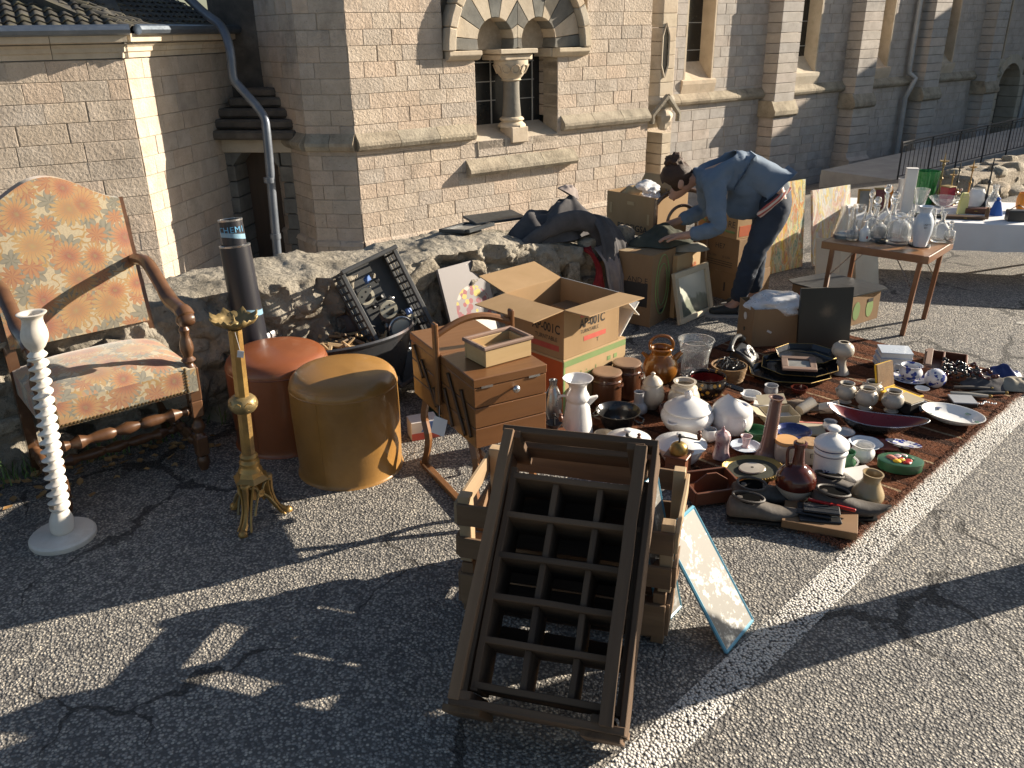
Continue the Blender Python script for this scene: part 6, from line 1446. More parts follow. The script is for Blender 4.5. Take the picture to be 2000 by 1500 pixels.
for zz, rr_ in ((.815, 1.085), (.93, .99), (.965, 1.125), (.065, .955), (1.385, .43)): O('blue_band', lathe([(rr_*it[4], zz*it[3]-.0015), (rr_*it[4]*1.008, zz*it[3]), (rr_*it[4], zz*it[3]+.0015)], 40), 'navy', o, smooth=True)
o.rotation_euler.z = 0
sprig = [(-2.35, .2), (-2.2, .16), (-2.05, .2), (-2.0, .3), (-2.08, .4), (-2.15, .5)]
O('painted_sprig', tube(spline([(it[4]*1.0*cos(a), it[4]*1.0*sin(a), z*it[3]) for a, z in sprig], 4), .0018, 5), 'navy', o)
for a, z in ((-1.95, .33), (-1.9, .38), (-1.98, .45)): O('painted_leaf', tube([(it[4]*1.0*cos(a-.1), it[4]*1.0*sin(a-.1), (z-.01)*it[3]), (it[4]*1.0*cos(a+.08), it[4]*1.0*sin(a+.08), (z+.03)*it[3])], .0022, 5), 'navy', o)
it = (1.375, 3.013, 0.016, 0.093, 0.038)
o = vessel('green_jug', 'small green and white jug beside the apothecary jar', 'jug', it, [(.7, 0), (.95, .25), (1., .5), (.75, .8), (.85, 1.)], 'green_tin', .1); handle(o, [(it[4]*.8, 0, it[3]*.85), (it[4]*1.4, 0, it[3]*.7), (it[4]*.95, 0, it[3]*.3)], .004, 'white_china')
it = (1.481, 3.107, 0.016, 0.074, 0.048)
o = vessel('shell_creamer', 'white ribbed creamer next to the green jug', 'creamer', it, [(.7, 0), (.95, .3), (1., .55), (.8, .85), (.9, 1.)], 'white_china', .08, flute=lambda a, z: 1+.035*abs(sin(7*a)))
it = (1.546, 3.228, 0.016, 0.01, 0.067)
vessel('shell_dish', 'pale scalloped shell dish behind the ribbed creamer', 'dish', it[:3]+(.02, it[4]), [(.5, 0), (.6, .2), (.9, .7), (1., 1.)], 'pale_blue_china', .06, flute=lambda a, z: 1+.08*abs(sin(3*a)))
# green oval tin with fruit
it = (1.607, 3.027, 0.016, 0.044, 0.087)
o = T('fruit_tin', 'oval green tin box with moulded fruit on its lid', 'tin', it[:3], azr(105))
O('tin_body', oval([(it[4]*.92, 0), (it[4], .004), (it[4], it[3]*.65), (it[4]*1.03, it[3]*.66), (it[4]*1.03, it[3]*.95), (it[4]*.95, it[3]*1.0), (it[4]*.1, it[3]*.93)], 40, .7), 'green_tin', o, smooth=True)
for k in range(12): 
    a = k*2.4; rr_ = it[4]*.16*math.sqrt(k); O('fruit', crumple(it[4]*.16, k, .2, 2, (1.2, 1, .55)), ('red_plastic', 'mottled_pink', 'yellow_felt', 'green_tin', 'salmon_card')[k % 5], o, loc=(rr_*cos(a), rr_*.7*sin(a), it[3]*1.02), smooth=True)
it = (1.699, 3.203, 0.016, 0.015, 0.074)
o = vessel('blue_plate', 'blue and white printed plate leaning on the green tin', 'plate', it[:3]+(.014, it[4]), [(.6, 0), (.62, .2), (.7, .4), (1., 1.)], 'blue_white', .05); o.rotation_euler = (rad(-12), rad(8), 0); o.location.z += .012
o = T('white_box', 'flat white card box beside the buff jug', 'box', (1.35, 2.848, 0.016), azr(75)); O('box_body', box((.055, .045, .024), (.12, .10, .048), .004), 'white_sheet', o); O('lid', box((.055, .045, .042), (.123, .103, .022), .003), 'carton_white', o)
it = (1.36, 2.762, 0.016, 0.134, 0.06)
o = vessel('buff_jug', 'pinched buff glazed pottery jug at the rug edge', 'jug', it, [(.72, 0), (.8, .04), (1., .25), (.95, .42), (.66, .65), (.55, .78), (.62, .95), (.66, 1.)], 'buff_glaze', .1); o.rotation_euler = (rad(2), rad(4), 0)
# gilded oval frame
it = (0.986, 3.005, 0.016, 0.021, 0.129)
o = T('gilded_oval_picture', 'oval gilded frame with white oval medallion lying on the rug', 'frame', it[:3], azr(95)); o.rotation_euler = (.10, -.05, azr(95)); o.location.z += .012
O('rim', oval([(it[4]*.9, 0), (it[4], .006), (it[4], .012), (it[4]*.94, .022), (it[4]*.86, .016), (it[4]*.8, .010)], 48, .72), 'gilt', o, smooth=True)
O('ground', oval([(it[4]*.84, .004), (it[4]*.84, .010), (it[4]*.02, .0105)], 40, .72), 'olive_cloth', o)
for k in range(64): a = k*2*pi/64; O('bead', lathe(smooth_prof([(.0042, 0), (.003, .003), (0, .0045)], 2), 6), 'gilt', o, loc=(it[4]*.95*cos(a), it[4]*.95*.72*sin(a), .017), smooth=True)
O('medallion', oval([(it[4]*.40, .010), (it[4]*.43, .014), (it[4]*.40, .018), (it[4]*.05, .020)], 40, .72), 'ivory_china', o, smooth=True)
# drawer tray, clogs, books at the front
o = T('wooden_tray', 'small reddish wooden drawer tray at the front corner of the rug', 'tray', (0.702, 2.761, 0.016), azr(78))
L_, D2 = .20, .17
for p0, p1 in (((0, 0), (L_, 0)), ((0, D2), (L_, D2)), ((0, 0), (0, D2)), ((L_, 0), (L_, D2)), ): plank('side', (p0[0], p0[1], .028), (p1[0], p1[1], .028), .010, .055, 'grinder_wood', o)
O('bottom', box((L_/2, D2/2, .004), (L_, D2, .006)), 'grinder_wood', o); O('handle_board', poly(newbm(), [(.03, .01), (.17, .01), (.17, .05), (.12, .085), (.08, .085), (.03, .05)], D2/2-.004, D2/2+.004, 'y'), 'grinder_wood', o)
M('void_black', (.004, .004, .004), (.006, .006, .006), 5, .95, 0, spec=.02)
def clog(lab, p, az, s, tilt=0):
    c = T('leather_clog', lab, 'shoe', p, azr(az), 'worn leather clogs'); c.rotation_euler = (tilt, 0, azr(az))
    bm = newbm(); n = 18; rows = []
    prof = [(-.115, .030, .012, .055), (-.105, .042, .0, .088), (-.07, .045, .0, .094), (-.03, .044, .0, .088), (.02, .047, .0, .074), (.06, .049, .0, .060), (.10, .044, .002, .052), (.135, .034, .012, .050), (.165, .018, .028, .052), (.185, .006, .042, .056)]
    for x, w, z0, z1 in prof:
        rows.append([bm.verts.new((x*s, w*s*cos(a)*(1 if sin(a) > 0 else 1.06), s*((z0+z1)/2+(z1-z0)/2*sin(a)))) for a in [i*2*pi/n for i in range(n)]])
    for A, B in zip(rows, rows[1:]):
        for i in range(n): bm.faces.new((A[i], A[(i+1) % n], B[(i+1) % n], B[i]))
    bm.faces.new(rows[0][::-1]); bm.faces.new(rows[-1])
    O('upper', bm, 'leather_old', c, smooth=True, ang=70)
    O('opening', poly(newbm(), [(s*(-.04+.052*cos(a)), s*.030*sin(a)) for a in [i*2*pi/20 for i in range(20)]], s*.070, s*.0915), 'void_black', c)  # solid disc, the dark inside of the shoe painted as black
    O('collar', tube([(s*(-.035+.063*cos(a)), s*.040*sin(a), s*(.093-.008*cos(a))) for a in [i*2*pi/20 for i in range(21)]], s*.006, 6), 'leather_old', c, smooth=True)
    O('sole', poly(newbm(), [(x*s, w*s*1.03) for x, w, _, _ in prof[:-2]]+[(x*s, -w*s*1.03) for x, w, _, _ in reversed(prof[:-2])], -.002, .008), 'black_leather', c)
    return c
clog('worn leather clog with pale scuffed toe at the rug front', (0.907, 2.667, 0.02), 100, .92); clog('worn leather clog lying behind the pale scuffed one', (0.949, 2.796, 0.02), 92, .9, .25)
clog('dark leather clog resting by the buff jug', (1.235, 2.693, 0.02), 104, .95); clog('leather clog half hidden behind the apothecary jar', (1.267, 2.824, 0.02), 100, .85, -.2)
o = T('brown_book', 'large closed brown book at the rug corner', 'book', (0.984, 2.601, 0.016), azr(112))
O('cover', box((.13, .075, .006), (.26, .15, .006), .001), 'book_brown', o); O('pages', box((.128, .076, .018), (.25, .142, .018)), 'card_beige', o); O('cover', box((.13, .075, .030), (.26, .15, .006), .001), 'book_brown', o); O('spine', box((.13, -.001, .018), (.26, .004, .030), .001), 'book_brown', o)
bk0 = (0.984, 2.601, 0.016)
for k, (dx_, dy_, a, w, d) in enumerate(((.15, .00, 100, .15, .075), (.13, .03, 112, .12, .08), (.16, .02, 106, .13, .06))):
    o = T('wallet', ('black leather wallet lowest on the brown book', 'open black leather wallet on the brown book', 'thin black leather card case topmost on the brown book')[k], 'wallet', (bk0[0]+dx_*.9, bk0[1]+dy_-.02, .052+.011*k), azr(a)); O('leather_cover', box((0, .03, 0), (w, d, .009), .003), 'black_leather', o); O('edge', box((0, .03, .005), (w*.9, d*.1, .002)), 'blue_black', o)
O('red_case', box((0, 0, 0), (.17, .012, .012), .003), 'red_plastic', loc=(bk0[0]+.20, bk0[1]+.055, .075), rot=(0, .03, azr(118)), label='thin red plastic rod case over the black wallets', cat='case')
# ---- right half of the rug: trays, pots, boxes
def tray(lab, p, az, w, d, z, tilt=(0, 0)):
    o = T('black_tray', lab, 'tray', (p[0], p[1], z), azr(az), 'stacked black trays'); o.rotation_euler = (tilt[0], tilt[1], azr(az))
    c = .28; pts = [(w*x, d*y) for x, y in ((-.5, -.5+c), (-.5+c, -.5), (.5-c, -.5), (.5, -.5+c), (.5, .5-c), (.5-c, .5), (-.5+c, .5), (-.5, .5-c))]
    O('floor', poly(newbm(), [(x*.88, y*.88) for x, y in pts], 0, .004), 'black_enamel', o)
    bm = newbm(); A = [bm.verts.new((x*.88, y*.88, .003)) for x, y in pts]; B = [bm.verts.new((x, y, .026)) for x, y in pts]
    for i in range(8): bm.faces.new((A[i], A[(i+1) % 8], B[(i+1) % 8], B[i]))
    r = O('rim_wall', bm, 'black_enamel', o); r.modifiers.new('s', 'SOLIDIFY').thickness = .003
    O('rim_edge', tube([(x, y, .027) for x, y in pts+pts[:1]], .0022, 5), 'gilt', o)
    return o
tray('big black octagonal tray at the bottom of the tray stack', (1.462, 4.034, 0.016), 100, .40, .30, .017); tray('black octagonal tray with gold rim tilted on the tray stack', (1.538, 4.102, 0.016), 108, .38, .29, .036, (.10, -.04)); tray('smaller black tray topmost on the tray stack', (1.589, 4.174, 0.016), 96, .30, .24, .066, (.08, 0))
o = T('flat_picture_frame', 'small wooden picture frame lying in the top tray', 'frame', (1.492, 3.99, 0.1), azr(104)); o.rotation_euler = (.10, -.02, azr(104))
for p0, p1 in (((-.085, -.06), (.085, -.06)), ((-.085, .06), (.085, .06))): plank('frame_bar', (*p0, .006), (*p1, .006), .032, .012, 'worn_edge', o)
for p0, p1 in (((-.07, -.045), (-.07, .045)), ((.07, -.045), (.07, .045))): plank('frame_bar', (*p0, .006), (*p1, .006), .032, .012, 'worn_edge', o)
O('picture', box((0, 0, .003), (.12, .08, .003)), 'grey_print', o)
O('wood_offcut', box((0, 0, .006), (.16, .05, .012), .002), 'grinder_wood', loc=(1.581, 4.369, 0.016), rz=azr(100), label='thin wood offcut beside the dark portrait', cat='wood')
it = (1.746, 4.071, 0.016, 0.161, 0.057)
o = vessel('goblet_stand', 'beige ceramic goblet with a round bowl on a waisted foot', 'goblet', it, [(.85, 0), (.82, .04), (.5, .25), (.42, .45), (.55, .55), (.95, .7), (1., .85), (.85, .98), (.55, 1.06), (.5, 1.08)], 'ivory_china', .15)
it = (1.708, 4.116, 0.016, 0.093, 0.033)
yb = T('yellow_box', 'open wicker covered box lined in bright yellow', 'box', (1.799, 3.722, 0.016), azr(150))
YW, YD, YH = .16, .12, .05
for p0, p1 in (((0, 0), (YW, 0)), ((0, YD), (YW, YD)), ((0, 0), (0, YD)), ((YW, 0), (YW, YD))): plank('wicker_side', (*p0, YH/2), (*p1, YH/2), .008, YH, 'wicker', yb)
O('lining', box((YW/2, YD/2, YH-.004), (YW-.012, YD-.012, .004)), 'yellow_felt', yb); O('rim', box((YW/2, .0, YH+.001), (YW, .012, .006), .001), 'yellow_felt', yb); O('rim', box((.0, YD/2, YH+.001), (.012, YD, .006), .001), 'yellow_felt', yb); O('rim', box((YW, YD/2, YH+.001), (.012, YD, .006), .001), 'yellow_felt', yb)
lidm = Matrix.Translation((-.01, YD/2, YH)) @ Matrix.Rotation(rad(-104), 4, 'Y')
ld = O('lid', box((.062, 0, .0), (.124, YD, .012), .002), 'yellow_felt', yb, mw=lidm); O('lid_cover', box((.062, 0, -.009), (.124, YD, .006), .001), 'wicker', yb, mw=lidm)
for k in range(3): O('ribbon', tube(spline([(.03+.03*k, -.04, .010), (.05+.02*k, .0, .016), (.03+.02*k, .04, .01)], 4), .0035, 5), 'white_sheet', ld)
for k, (it, lab) in enumerate((((1.633, 3.699, 0.016, 0.102, 0.048), 'footed cream pot with lug handles next to the trays'), ((1.704, 3.624, 0.016, 0.105, 0.052), 'rounder footed cream pot in the middle of the cream pots'), ((1.784, 3.748, 0.016, 0.086, 0.048), 'footed cream pot hidden behind its neighbours'), ((1.811, 3.584, 0.016, 0.107, 0.051), 'footed cream pot in front of the yellow box'))):
    o = vessel('cream_pot', lab, 'pot', it, [(.62, 0), (.66, .05), (.42, .14), (.85, .3), (1., .52), (.85, .78), (.62, .88), (.72, .98), (.74, 1.)], 'ivory_china', .1, group='footed cream pots')
    for s in (1.2, 1.2+pi): handle(o, [(.85*it[4]*cos(s), .85*it[4]*sin(s), it[3]*.76), (1.12*it[4]*cos(s), 1.12*it[4]*sin(s), it[3]*.72), (1.0*it[4]*cos(s), 1.0*it[4]*sin(s), it[3]*.56)], .004, 'ivory_china', 'lug')
it = (2.067, 3.958, 0.016, 0.073, 0.056)
o = vessel('blue_creamer', 'blue and white transfer printed creamer on its saucer', 'creamer', (it[0], it[1], it[2]+.010, it[3], it[4]), [(.6, 0), (.65, .05), (1., .35), (.98, .6), (.8, .85), (.95, 1.)], 'blue_white', .08); face(o, 285); handle(o, [(it[4]*.85, 0, it[3]*.9), (it[4]*1.45, 0, it[3]*.95), (it[4]*1.4, 0, it[3]*.5), (it[4]*.95, 0, it[3]*.3)], .004, 'white_china')
vessel('blue_saucer', 'blue and white saucer under the creamer', 'saucer', (it[0], it[1], it[2], .014, it[4]*1.6), [(.5, 0), (.6, .2), (1., 1.)], 'blue_white', .05)
it = (2.157, 3.847, 0.016, 0.055, 0.052)
o = vessel('blue_cup', 'round blue and white cup tipped on its side', 'cup', (it[0], it[1], it[2]+.022, it[3]*1.3, it[4]), [(.5, 0), (.9, .3), (1., .6), (.85, 1.)], 'blue_white', .08); o.rotation_euler = (rad(-70), rad(20), 0)
vessel('white_dish', 'small white dish leaning by the tipped blue cup', 'dish', (2.06, 3.806, 0.016)+(.02, .035), [(.5, 0), (.8, .5), (1., 1.)], 'white_china', .06)
for k in range(3):
    o = T('boxed_book', ('lowest pale blue boxed book in the pile by the table', 'middle pale blue boxed book in the pile by the table', 'top pale boxed book of the pile by the table')[k], 'book', ((2, 4.103, 0.016)[0], (2, 4.103, 0.016)[1], .016+.033*k), azr(96+3*k), 'pile of pale boxed books')
    O('pages', box((.05, .06, .016), (.155, .125, .028), .001), 'white_sheet', o); O('cover', box((.05, .06, .003), (.16, .13, .004), .001), 'pale_blue_china', o); O('cover', box((.05, .06, .030), (.16, .13, .004), .001), 'pale_blue_china', o)
o = T('wooden_tray', 'open shallow wooden box at the back of the rug', 'drawer', (2.151, 4.003, 0.016), azr(118))
for p0, p1 in (((0, 0), (.20, 0)), ((0, .30), (.20, .30)), ((0, 0), (0, .30)), ((.20, 0), (.20, .30)), ((.09, 0), (.09, .3))): plank('side', (*p0, .025), (*p1, .025), .010, .05, 'grinder_wood', o)
O('bottom', box((.1, .15, .004), (.2, .3, .006)), 'grinder_wood', o); plank('divider', (.02, .02, .06), (.02, .28, .06), .03, .012, 'worn_edge', o)
# gravy boat shaped dish
o = T('boat_dish', 'long black boat shaped dish lined in dark red', 'dish', (1.629, 3.376, 0.016), azr(112)); bm = newbm(); rows = []; LL, WW = .20, .075
for j, (f, z) in enumerate(((.35, 0), (.5, .004), (.78, .03), (1., .06), (.96, .06))):
    rows.append([bm.verts.new((LL*f*cos(a)*(1+.15*(cos(a) > 0)*f), WW*f*sin(a), z+.03*f*f*cos(a)**2*(1 if cos(a) > 0 else 1.5))) for a in [i*2*pi/40 for i in range(40)]])
for A, B in zip(rows, rows[1:]):
    for i in range(40): bm.faces.new((A[i], A[(i+1) % 40], B[(i+1) % 40], B[i]))
bm.faces.new(rows[0][::-1]); O('hull', bm, 'black_enamel', o, smooth=True, ang=70)
bm = newbm(); rows = []
for f, z in ((.96, .06), (.75, .034), (.45, .012), (.05, .008)):
    rows.append([bm.verts.new((LL*f*cos(a)*(1+.15*(cos(a) > 0)*f), WW*f*sin(a), z+.03*f*f*cos(a)**2*(1 if cos(a) > 0 else 1.5))) for a in [i*2*pi/40 for i in range(40)]])
for A, B in zip(rows, rows[1:]):
    for i in range(40): bm.faces.new((A[i], A[(i+1) % 40], B[(i+1) % 40], B[i]))
O('lining', bm, 'maroon', o, smooth=True); O('rim', tube([(LL*cos(a)*(1+.15*(cos(a) > 0)), WW*sin(a), .061+.03*cos(a)**2*(1 if cos(a) > 0 else 1.5)) for a in [i*2*pi/40 for i in range(41)]], .0022, 5), 'steel', o)
it = (2.042, 3.467, 0.016, 0.042, 0.136)
o = vessel('serving_bowl', 'wide shallow white bowl with little blue flowers', 'bowl', it, [(.45, 0), (.5, .06), (.75, .4), (.95, .85), (1., 1.)], 'white_china', .035, n=44); o.rotation_euler = (rad(-4), rad(5), 0)
for k in range(5):
    a = k*1.3+.4; O('painted_flower', crumple(.010, k, .5, 2, (1.4, 1, .12)), 'navy' if k % 2 else 'green_tin', o, loc=(it[4]*.78*cos(a), it[4]*.78*sin(a), it[3]*.62), smooth=True)
o = T('black_box', 'square black box with pale gold lid', 'box', (1.873, 3.53, 0.016), azr(60)); O('case', box((.05, .05, .028), (.10, .10, .055), .003), 'black_leather', o); O('lid', box((.05, .05, .059), (.102, .102, .008), .002), 'card_beige', o)
o = T('flat_case', 'flat dark grey jewellery case beside the serving bowl', 'case', (2.141, 3.617, 0.016), azr(100)); O('case', box((.04, .05, .009), (.11, .10, .018), .003), 'black_leather', o); O('lid', box((.04, .05, .021), (.112, .102, .006), .002), 'stone_grey', o)
# paper goods in the middle
for k, (p, az, tl) in enumerate((((1.359, 3.551, 0.016), 60, 1.35), ((1.463, 3.569, 0.016), 115, 1.3))):
    o = vessel('faceted_beaker', ('faceted cream beaker lying near the tall glass vase', 'faceted cream beaker lying beside the boat dish')[k], 'beaker', (p[0], p[1], p[2]+.028, .085, .032), [(.75, 0), (.8, .04), (.95, .8), (1., 1.)], 'cream_china', .08, n=10); o.rotation_euler = (0, tl, azr(az))
O('bark_piece', crumple(.05, 11, .4, 3, (2., .8, .4)), 'stick_bark', loc=(1.402, 3.603, 0.045), rz=-.5, smooth=True, label='long piece of dark bark between the two beakers', cat='bark')
o = T('open_carton', 'small open beige carton with raised flaps', 'carton', (1.183, 3.447, 0.016), azr(84))
for p0, p1 in (((0, 0), (.15, 0)), ((0, .12), (.15, .12)), ((0, 0), (0, .12)), ((.15, 0), (.15, .12))): plank('side', (*p0, .022), (*p1, .022), .003, .044, 'card_beige', o)
O('flap', box((-.03, .06, .05), (.06, .11, .002), 0, rot=Euler((0, .4, 0))), 'card_beige', o); O('flap', box((.075, .16, .06), (.14, .06, .002), 0, rot=Euler((.5, 0, 0))), 'card_beige', o); O('bottom', box((.075, .06, .004), (.15, .12, .004)), 'white_sheet', o)
o = T('magazine', 'pale magazine with red edge lying behind the blue bowl', 'magazine', (1.227, 3.361, 0.016), azr(100)); O('pages', box((.08, .06, .004), (.22, .12, .008), .001), 'card_beige', o); O('cover', box((.08, .123, .005), (.22, .014, .009)), 'salmon_card', o)
o = T('leaflet', 'blue and white leaflet near the enamel pot', 'leaflet', (1.178, 3.616, 0.016), azr(110)); O('sheet', box((.05, .04, .002), (.14, .10, .003)), 'pale_blue_china', o); O('card', box((.03, .06, .012), (.10, .05, .010), .001), 'white_sheet', o)
O('red_sheet', box((0, 0, 0), (.26, .16, .003)), 'maroon', loc=(1.509, 3.278, 0.016), rz=azr(112), label='dark red card sheet under the boat dish', cat='card')
O('salmon_sheet', box((0, 0, 0), (.11, .10, .003)), 'salmon_card', loc=(1.628, 3.236, 0.02), rz=azr(100), label='salmon pink card sheet beside the blue plate', cat='card')
# dark heap of beads, leather and cloth at the far corner
hp_ = (2.338, 3.946, 0.016)
for k in range(6):
    c0 = Vector((hp_[0]+R.uniform(-.16, .22), hp_[1]+R.uniform(-.06, .12), .03)); o = T('bead_necklace', ('string of shiny black beads in the heap on the rug', 'string of dark red brown beads in the heap on the rug', 'string of shiny black beads in the heap on the rug')[k % 3], 'necklace', c0, R.uniform(0, 6), 'dark bead necklaces heaped on the rug')
    bd_ = finish(lathe(smooth_prof([(0, -.011), (.008, -.007), (.011, 0), (.008, .007), (0, .011)], 2), 10), 'bead', True); bd_.materials.append(MATS[('black_enamel', 'oxblood', 'black_enamel')[k % 3]])
    for q in range(22):
        a = q*2*pi/22; O('bead', bd_, None, o, loc=((.08+.015*sin(3*a+k))*cos(a), (.05+.015*cos(2*a))*sin(a), .012*sin(5*a+k)+.01+.006*k), rot=(R.random()*6, R.random()*6, 0))
O('dark_cloth', local_heap((0, 0, 0), .14, .05, 21., .6, 40, .7), 'coat_grey', loc=(2.432, 3.874, 0.016), smooth=True, ang=70, label='dark cloth bundle among the bead necklaces', cat='cloth')
O('blue_cloth', local_heap((0, 0, 0), .11, .07, 27., .6, 40, .7), 'navy', loc=(2.547, 3.964, 0.016), smooth=True, ang=70, label='deep blue cloth beside the bead necklaces', cat='cloth')
O('pale_cloth', local_heap((0, 0, 0), .13, .06, 31., .5, 40, .6), 'beige_cloth', loc=(2.561, 3.849, 0.016), smooth=True, ang=70, label='pale leather bag end at the rug corner', cat='bag')
for k, (u, a) in enumerate((( (2.309, 3.814, 0.016), 100), ((2.352, 3.748, 0.016), 94), ((2.255, 3.734, 0.016), 108))):
    o = T('knife_sheath', ('brown leather sheath lying under the beads', 'long dark wooden handle lying before the pale bag', 'cream bone handle by the flat case')[k], 'sheath', u, azr(a)); O('shaft', tube([(-.08, 0, .012), (0, 0, .013), (.09, .005, .012)], [.009, .013, .008], 8), ('leather_old', 'black_leather', 'cream_china')[k], o, smooth=True); O('tip', lathe(smooth_prof([(0, 0), (.008, .004), (.009, .014), (0, .02)], 2), 8), 'gilt', o, mw=Matrix.Translation((.09, .005, .012)) @ Matrix.Rotation(pi/2, 4, 'Y'), smooth=True)
o = T('pearl_string', 'short string of white beads beside the flat case', 'necklace', (2.27, 3.641, 0.016), 0)
for q in range(14): O('bead', lathe(smooth_prof([(0, -.006), (.006, 0), (0, .006)], 2), 8), 'white_china', o, loc=(-.05+.009*q, .012*sin(q*.9), .008), smooth=True)
it = (1.624, 4.366, 0.016, 0.031, 0.029)

# more small pieces filling the rug
for k, (it, pf, mt, lab, nm, ct_n) in enumerate((
  ((0.731, 3.577, 0.016, 0.054, 0.034), [(.6, 0), (.9, .3), (1., .7), (.9, 1.)], 'mauve_glaze', 'little mauve cup behind the soup tureen', 'mauve_cup', 'cup'),
  ((1.182, 3.749, 0.016, 0.033, 0.051), [(.5, 0), (.8, .4), (1., 1.)], 'white_china', 'shallow white bowl behind the enamel pot', 'white_bowl', 'bowl'),
  ((1.452, 3.404, 0.016, 0.041, 0.033), [(.6, 0), (1., .4), (.8, .85), (.9, 1.)], 'white_china', 'small white cup in front of the boat dish', 'white_cup', 'cup'),
  ((1.494, 3.34, 0.016, 0.02, 0.046), [(.5, 0), (.8, .4), (1., 1.)], 'white_china', 'white side dish beside the apothecary jar', 'white_side_dish', 'dish'),
  ((1.3, 3.806, 0.016, 0.05, 0.034), [(.7, 0), (1., .3), (.9, .8), (1., 1.)], 'stone_grey', 'grey mug near the tray stack', 'grey_mug', 'mug'),
  ((1.951, 3.596, 0.016, 0.037, 0.037), [(.6, 0), (.9, .4), (1., 1.)], 'pale_blue_china', 'pale blue bowl behind the black box', 'pale_bowl', 'bowl'),
  ((0.41, 3.32, 0.016, 0.041, 0.046), [(.6, 0), (.9, .3), (1., 1.)], 'cream_china', 'cream bowl between the pitcher and the covered dish', 'cream_bowl', 'bowl'),
  ((0.88, 3.313, 0.016, 0.056, 0.037), [(.6, 0), (.95, .3), (1., .6), (.8, 1.)], 'white_china', 'small white jar between the tureen and the pink shaker', 'white_jar', 'jar'),
  ((1.448, 3.826, 0.016, 0.028, 0.041), [(.7, 0), (.9, .3), (1., 1.)], 'oxblood', 'dark red saucer in front of the black trays', 'red_saucer', 'saucer'))):
    vessel(nm, lab, ct_n, it, pf, mt, .1)

# ------------------------------------------------------------------ folding table with glassware
wood('table_wood', (.15, .065, .03), (.21, .095, .045), .35, .08, coat=.3, rand=.1); wood('table_top', (.30, .15, .07), (.24, .115, .05), .35, .06, coat=.3)
TH_ = .50; tfl = Vector((1.918, 5.013, 0.5)); tfr = Vector((2.381, 4.593, 0.5)); tbr = Vector((2.721, 4.914, 0.5))
tx = (tfr-tfl); TXL = tx.length; tx.normalize(); ty = Vector((-tx.y, tx.x, 0)); TYL = (tbr-tfr).dot(ty)
ft = T('folding_table', 'small brown wooden folding table carrying decanters', 'table', (tfl.x, tfl.y, 0), math.atan2(tx.y, tx.x))
O('table_top', box((TXL/2, TYL/2, TH_-.006), (TXL-.02, TYL-.02, .012), .001), 'table_top', ft)
for y in (.008, TYL-.008): plank('apron', (0, y, TH_-.022), (TXL, y, TH_-.022), .016, .045, 'table_wood', ft)
for x in (.008, TXL-.008): plank('apron', (x, .016, TH_-.022), (x, TYL-.016, TH_-.022), .016, .045, 'table_wood', ft)
for x, dx_ in ((.06, -.02), (TXL-.05, -.03)):
    for y in (.035, TYL-.035):
        plank('leg', (x, y, TH_-.03), (x+dx_, y, 0), .026, .022, 'table_wood', ft, up=(0, 1, 0))
        O('stay', tube([(x+dx_*.5, y, TH_*.55), (x+(.13 if x < .3 else -.13), y, TH_-.05)], .0035, 5), 'steel', ft)
        O('hinge', box((x, y-.015 if y < .1 else y+.015, TH_-.03), (.02, .006, .018), .001), 'gilt', ft)
def GT(p): return p
M('label_red', (.35, .03, .02), (.4, .04, .03), 5, .5, 0)
def decanter(lab, it, prof, mat='clear_glass', th=.10, stop=None, n=24, group='glassware on the folding table', flute=None):
    o = vessel('glass_decanter', lab, 'decanter', it, prof, mat, th, n=n, group=group, flute=flute)
    if stop:
        h, r = it[3], it[4]; O('stopper', lathe(smooth_prof([(0, h*.90), (r*.22, h*.93), (r*.28, h*1.0), (r*.2, h*1.03), (r*stop, h*1.1), (r*stop*1.05, h*1.18), (r*stop*.5, h*1.27), (0, h*1.28)], 2), 14), mat, o, smooth=True, ang=60)
    return o
DEC = [(.95, 0), (1., .04), (1., .35), (.85, .5), (.4, .62), (.3, .7), (.28, .9), (.42, 1.)]
SQ = [(.95, 0), (1., .03), (1., .62), (.85, .72), (.4, .78), (.36, .92), (.55, 1.)]
CON = [(.98, 0), (1., .03), (.8, .35), (.6, .75), (.56, 1.)]
decanter('tall conical clear carafe at the table end nearest the canvases', (2.085, 5.097, 0.5, 0.19, 0.07), CON, th=.06)
decanter('straight clear carafe behind the conical one', (2.191, 5.173, 0.5, 0.186, 0.049), [(.95, 0), (1., .05), (.9, .5), (.8, 1.)], th=.08)
decanter('bulbous clear decanter with ball stopper behind the tiny white bottle', (2.269, 5.11, 0.5, 0.195, 0.061), DEC, stop=.35)
decanter('squat square clear decanter beside the tiny white bottle', (2.248, 4.989, 0.5, 0.134, 0.047), SQ, n=8)
decanter('long necked clear decanter with spherical stopper', (2.386, 5.13, 0.5, 0.215, 0.055), DEC, stop=.42)
decanter('big cut glass decanter with large faceted stopper', (2.33, 4.903, 0.5, 0.15, 0.065), [(.95, 0), (1., .05), (1.02, .6), (.85, .85), (.4, .98), (.35, 1.05), (.45, 1.12)], stop=.5, n=20, flute=lambda a, z: 1+.03*cos(10*a))
decanter('slim clear bottle decanter near the grey vase', (2.489, 5.094, 0.5, 0.164, 0.038), DEC)
decanter('rounded clear carafe at the sunny end of the table', (2.614, 4.961, 0.5, 0.182, 0.053), [(.9, 0), (1., .06), (1.05, .25), (.8, .48), (.3, .68), (.25, .85), (.4, 1.)])
decanter('small clear tumbler between the decanters', (2.312, 5.052, 0.5, 0.063, 0.029), [(.85, 0), (.9, .1), (1., 1.)])
decanter('tall straight clear bottle behind the bulbous decanter', (2.254, 5.168, 0.5, 0.223, 0.036), DEC, stop=.45)
decanter('low round clear carafe beside the conical one', (2.114, 5.039, 0.5, 0.119, 0.041), [(.9, 0), (1., .1), (.95, .4), (.4, .7), (.45, 1.)])
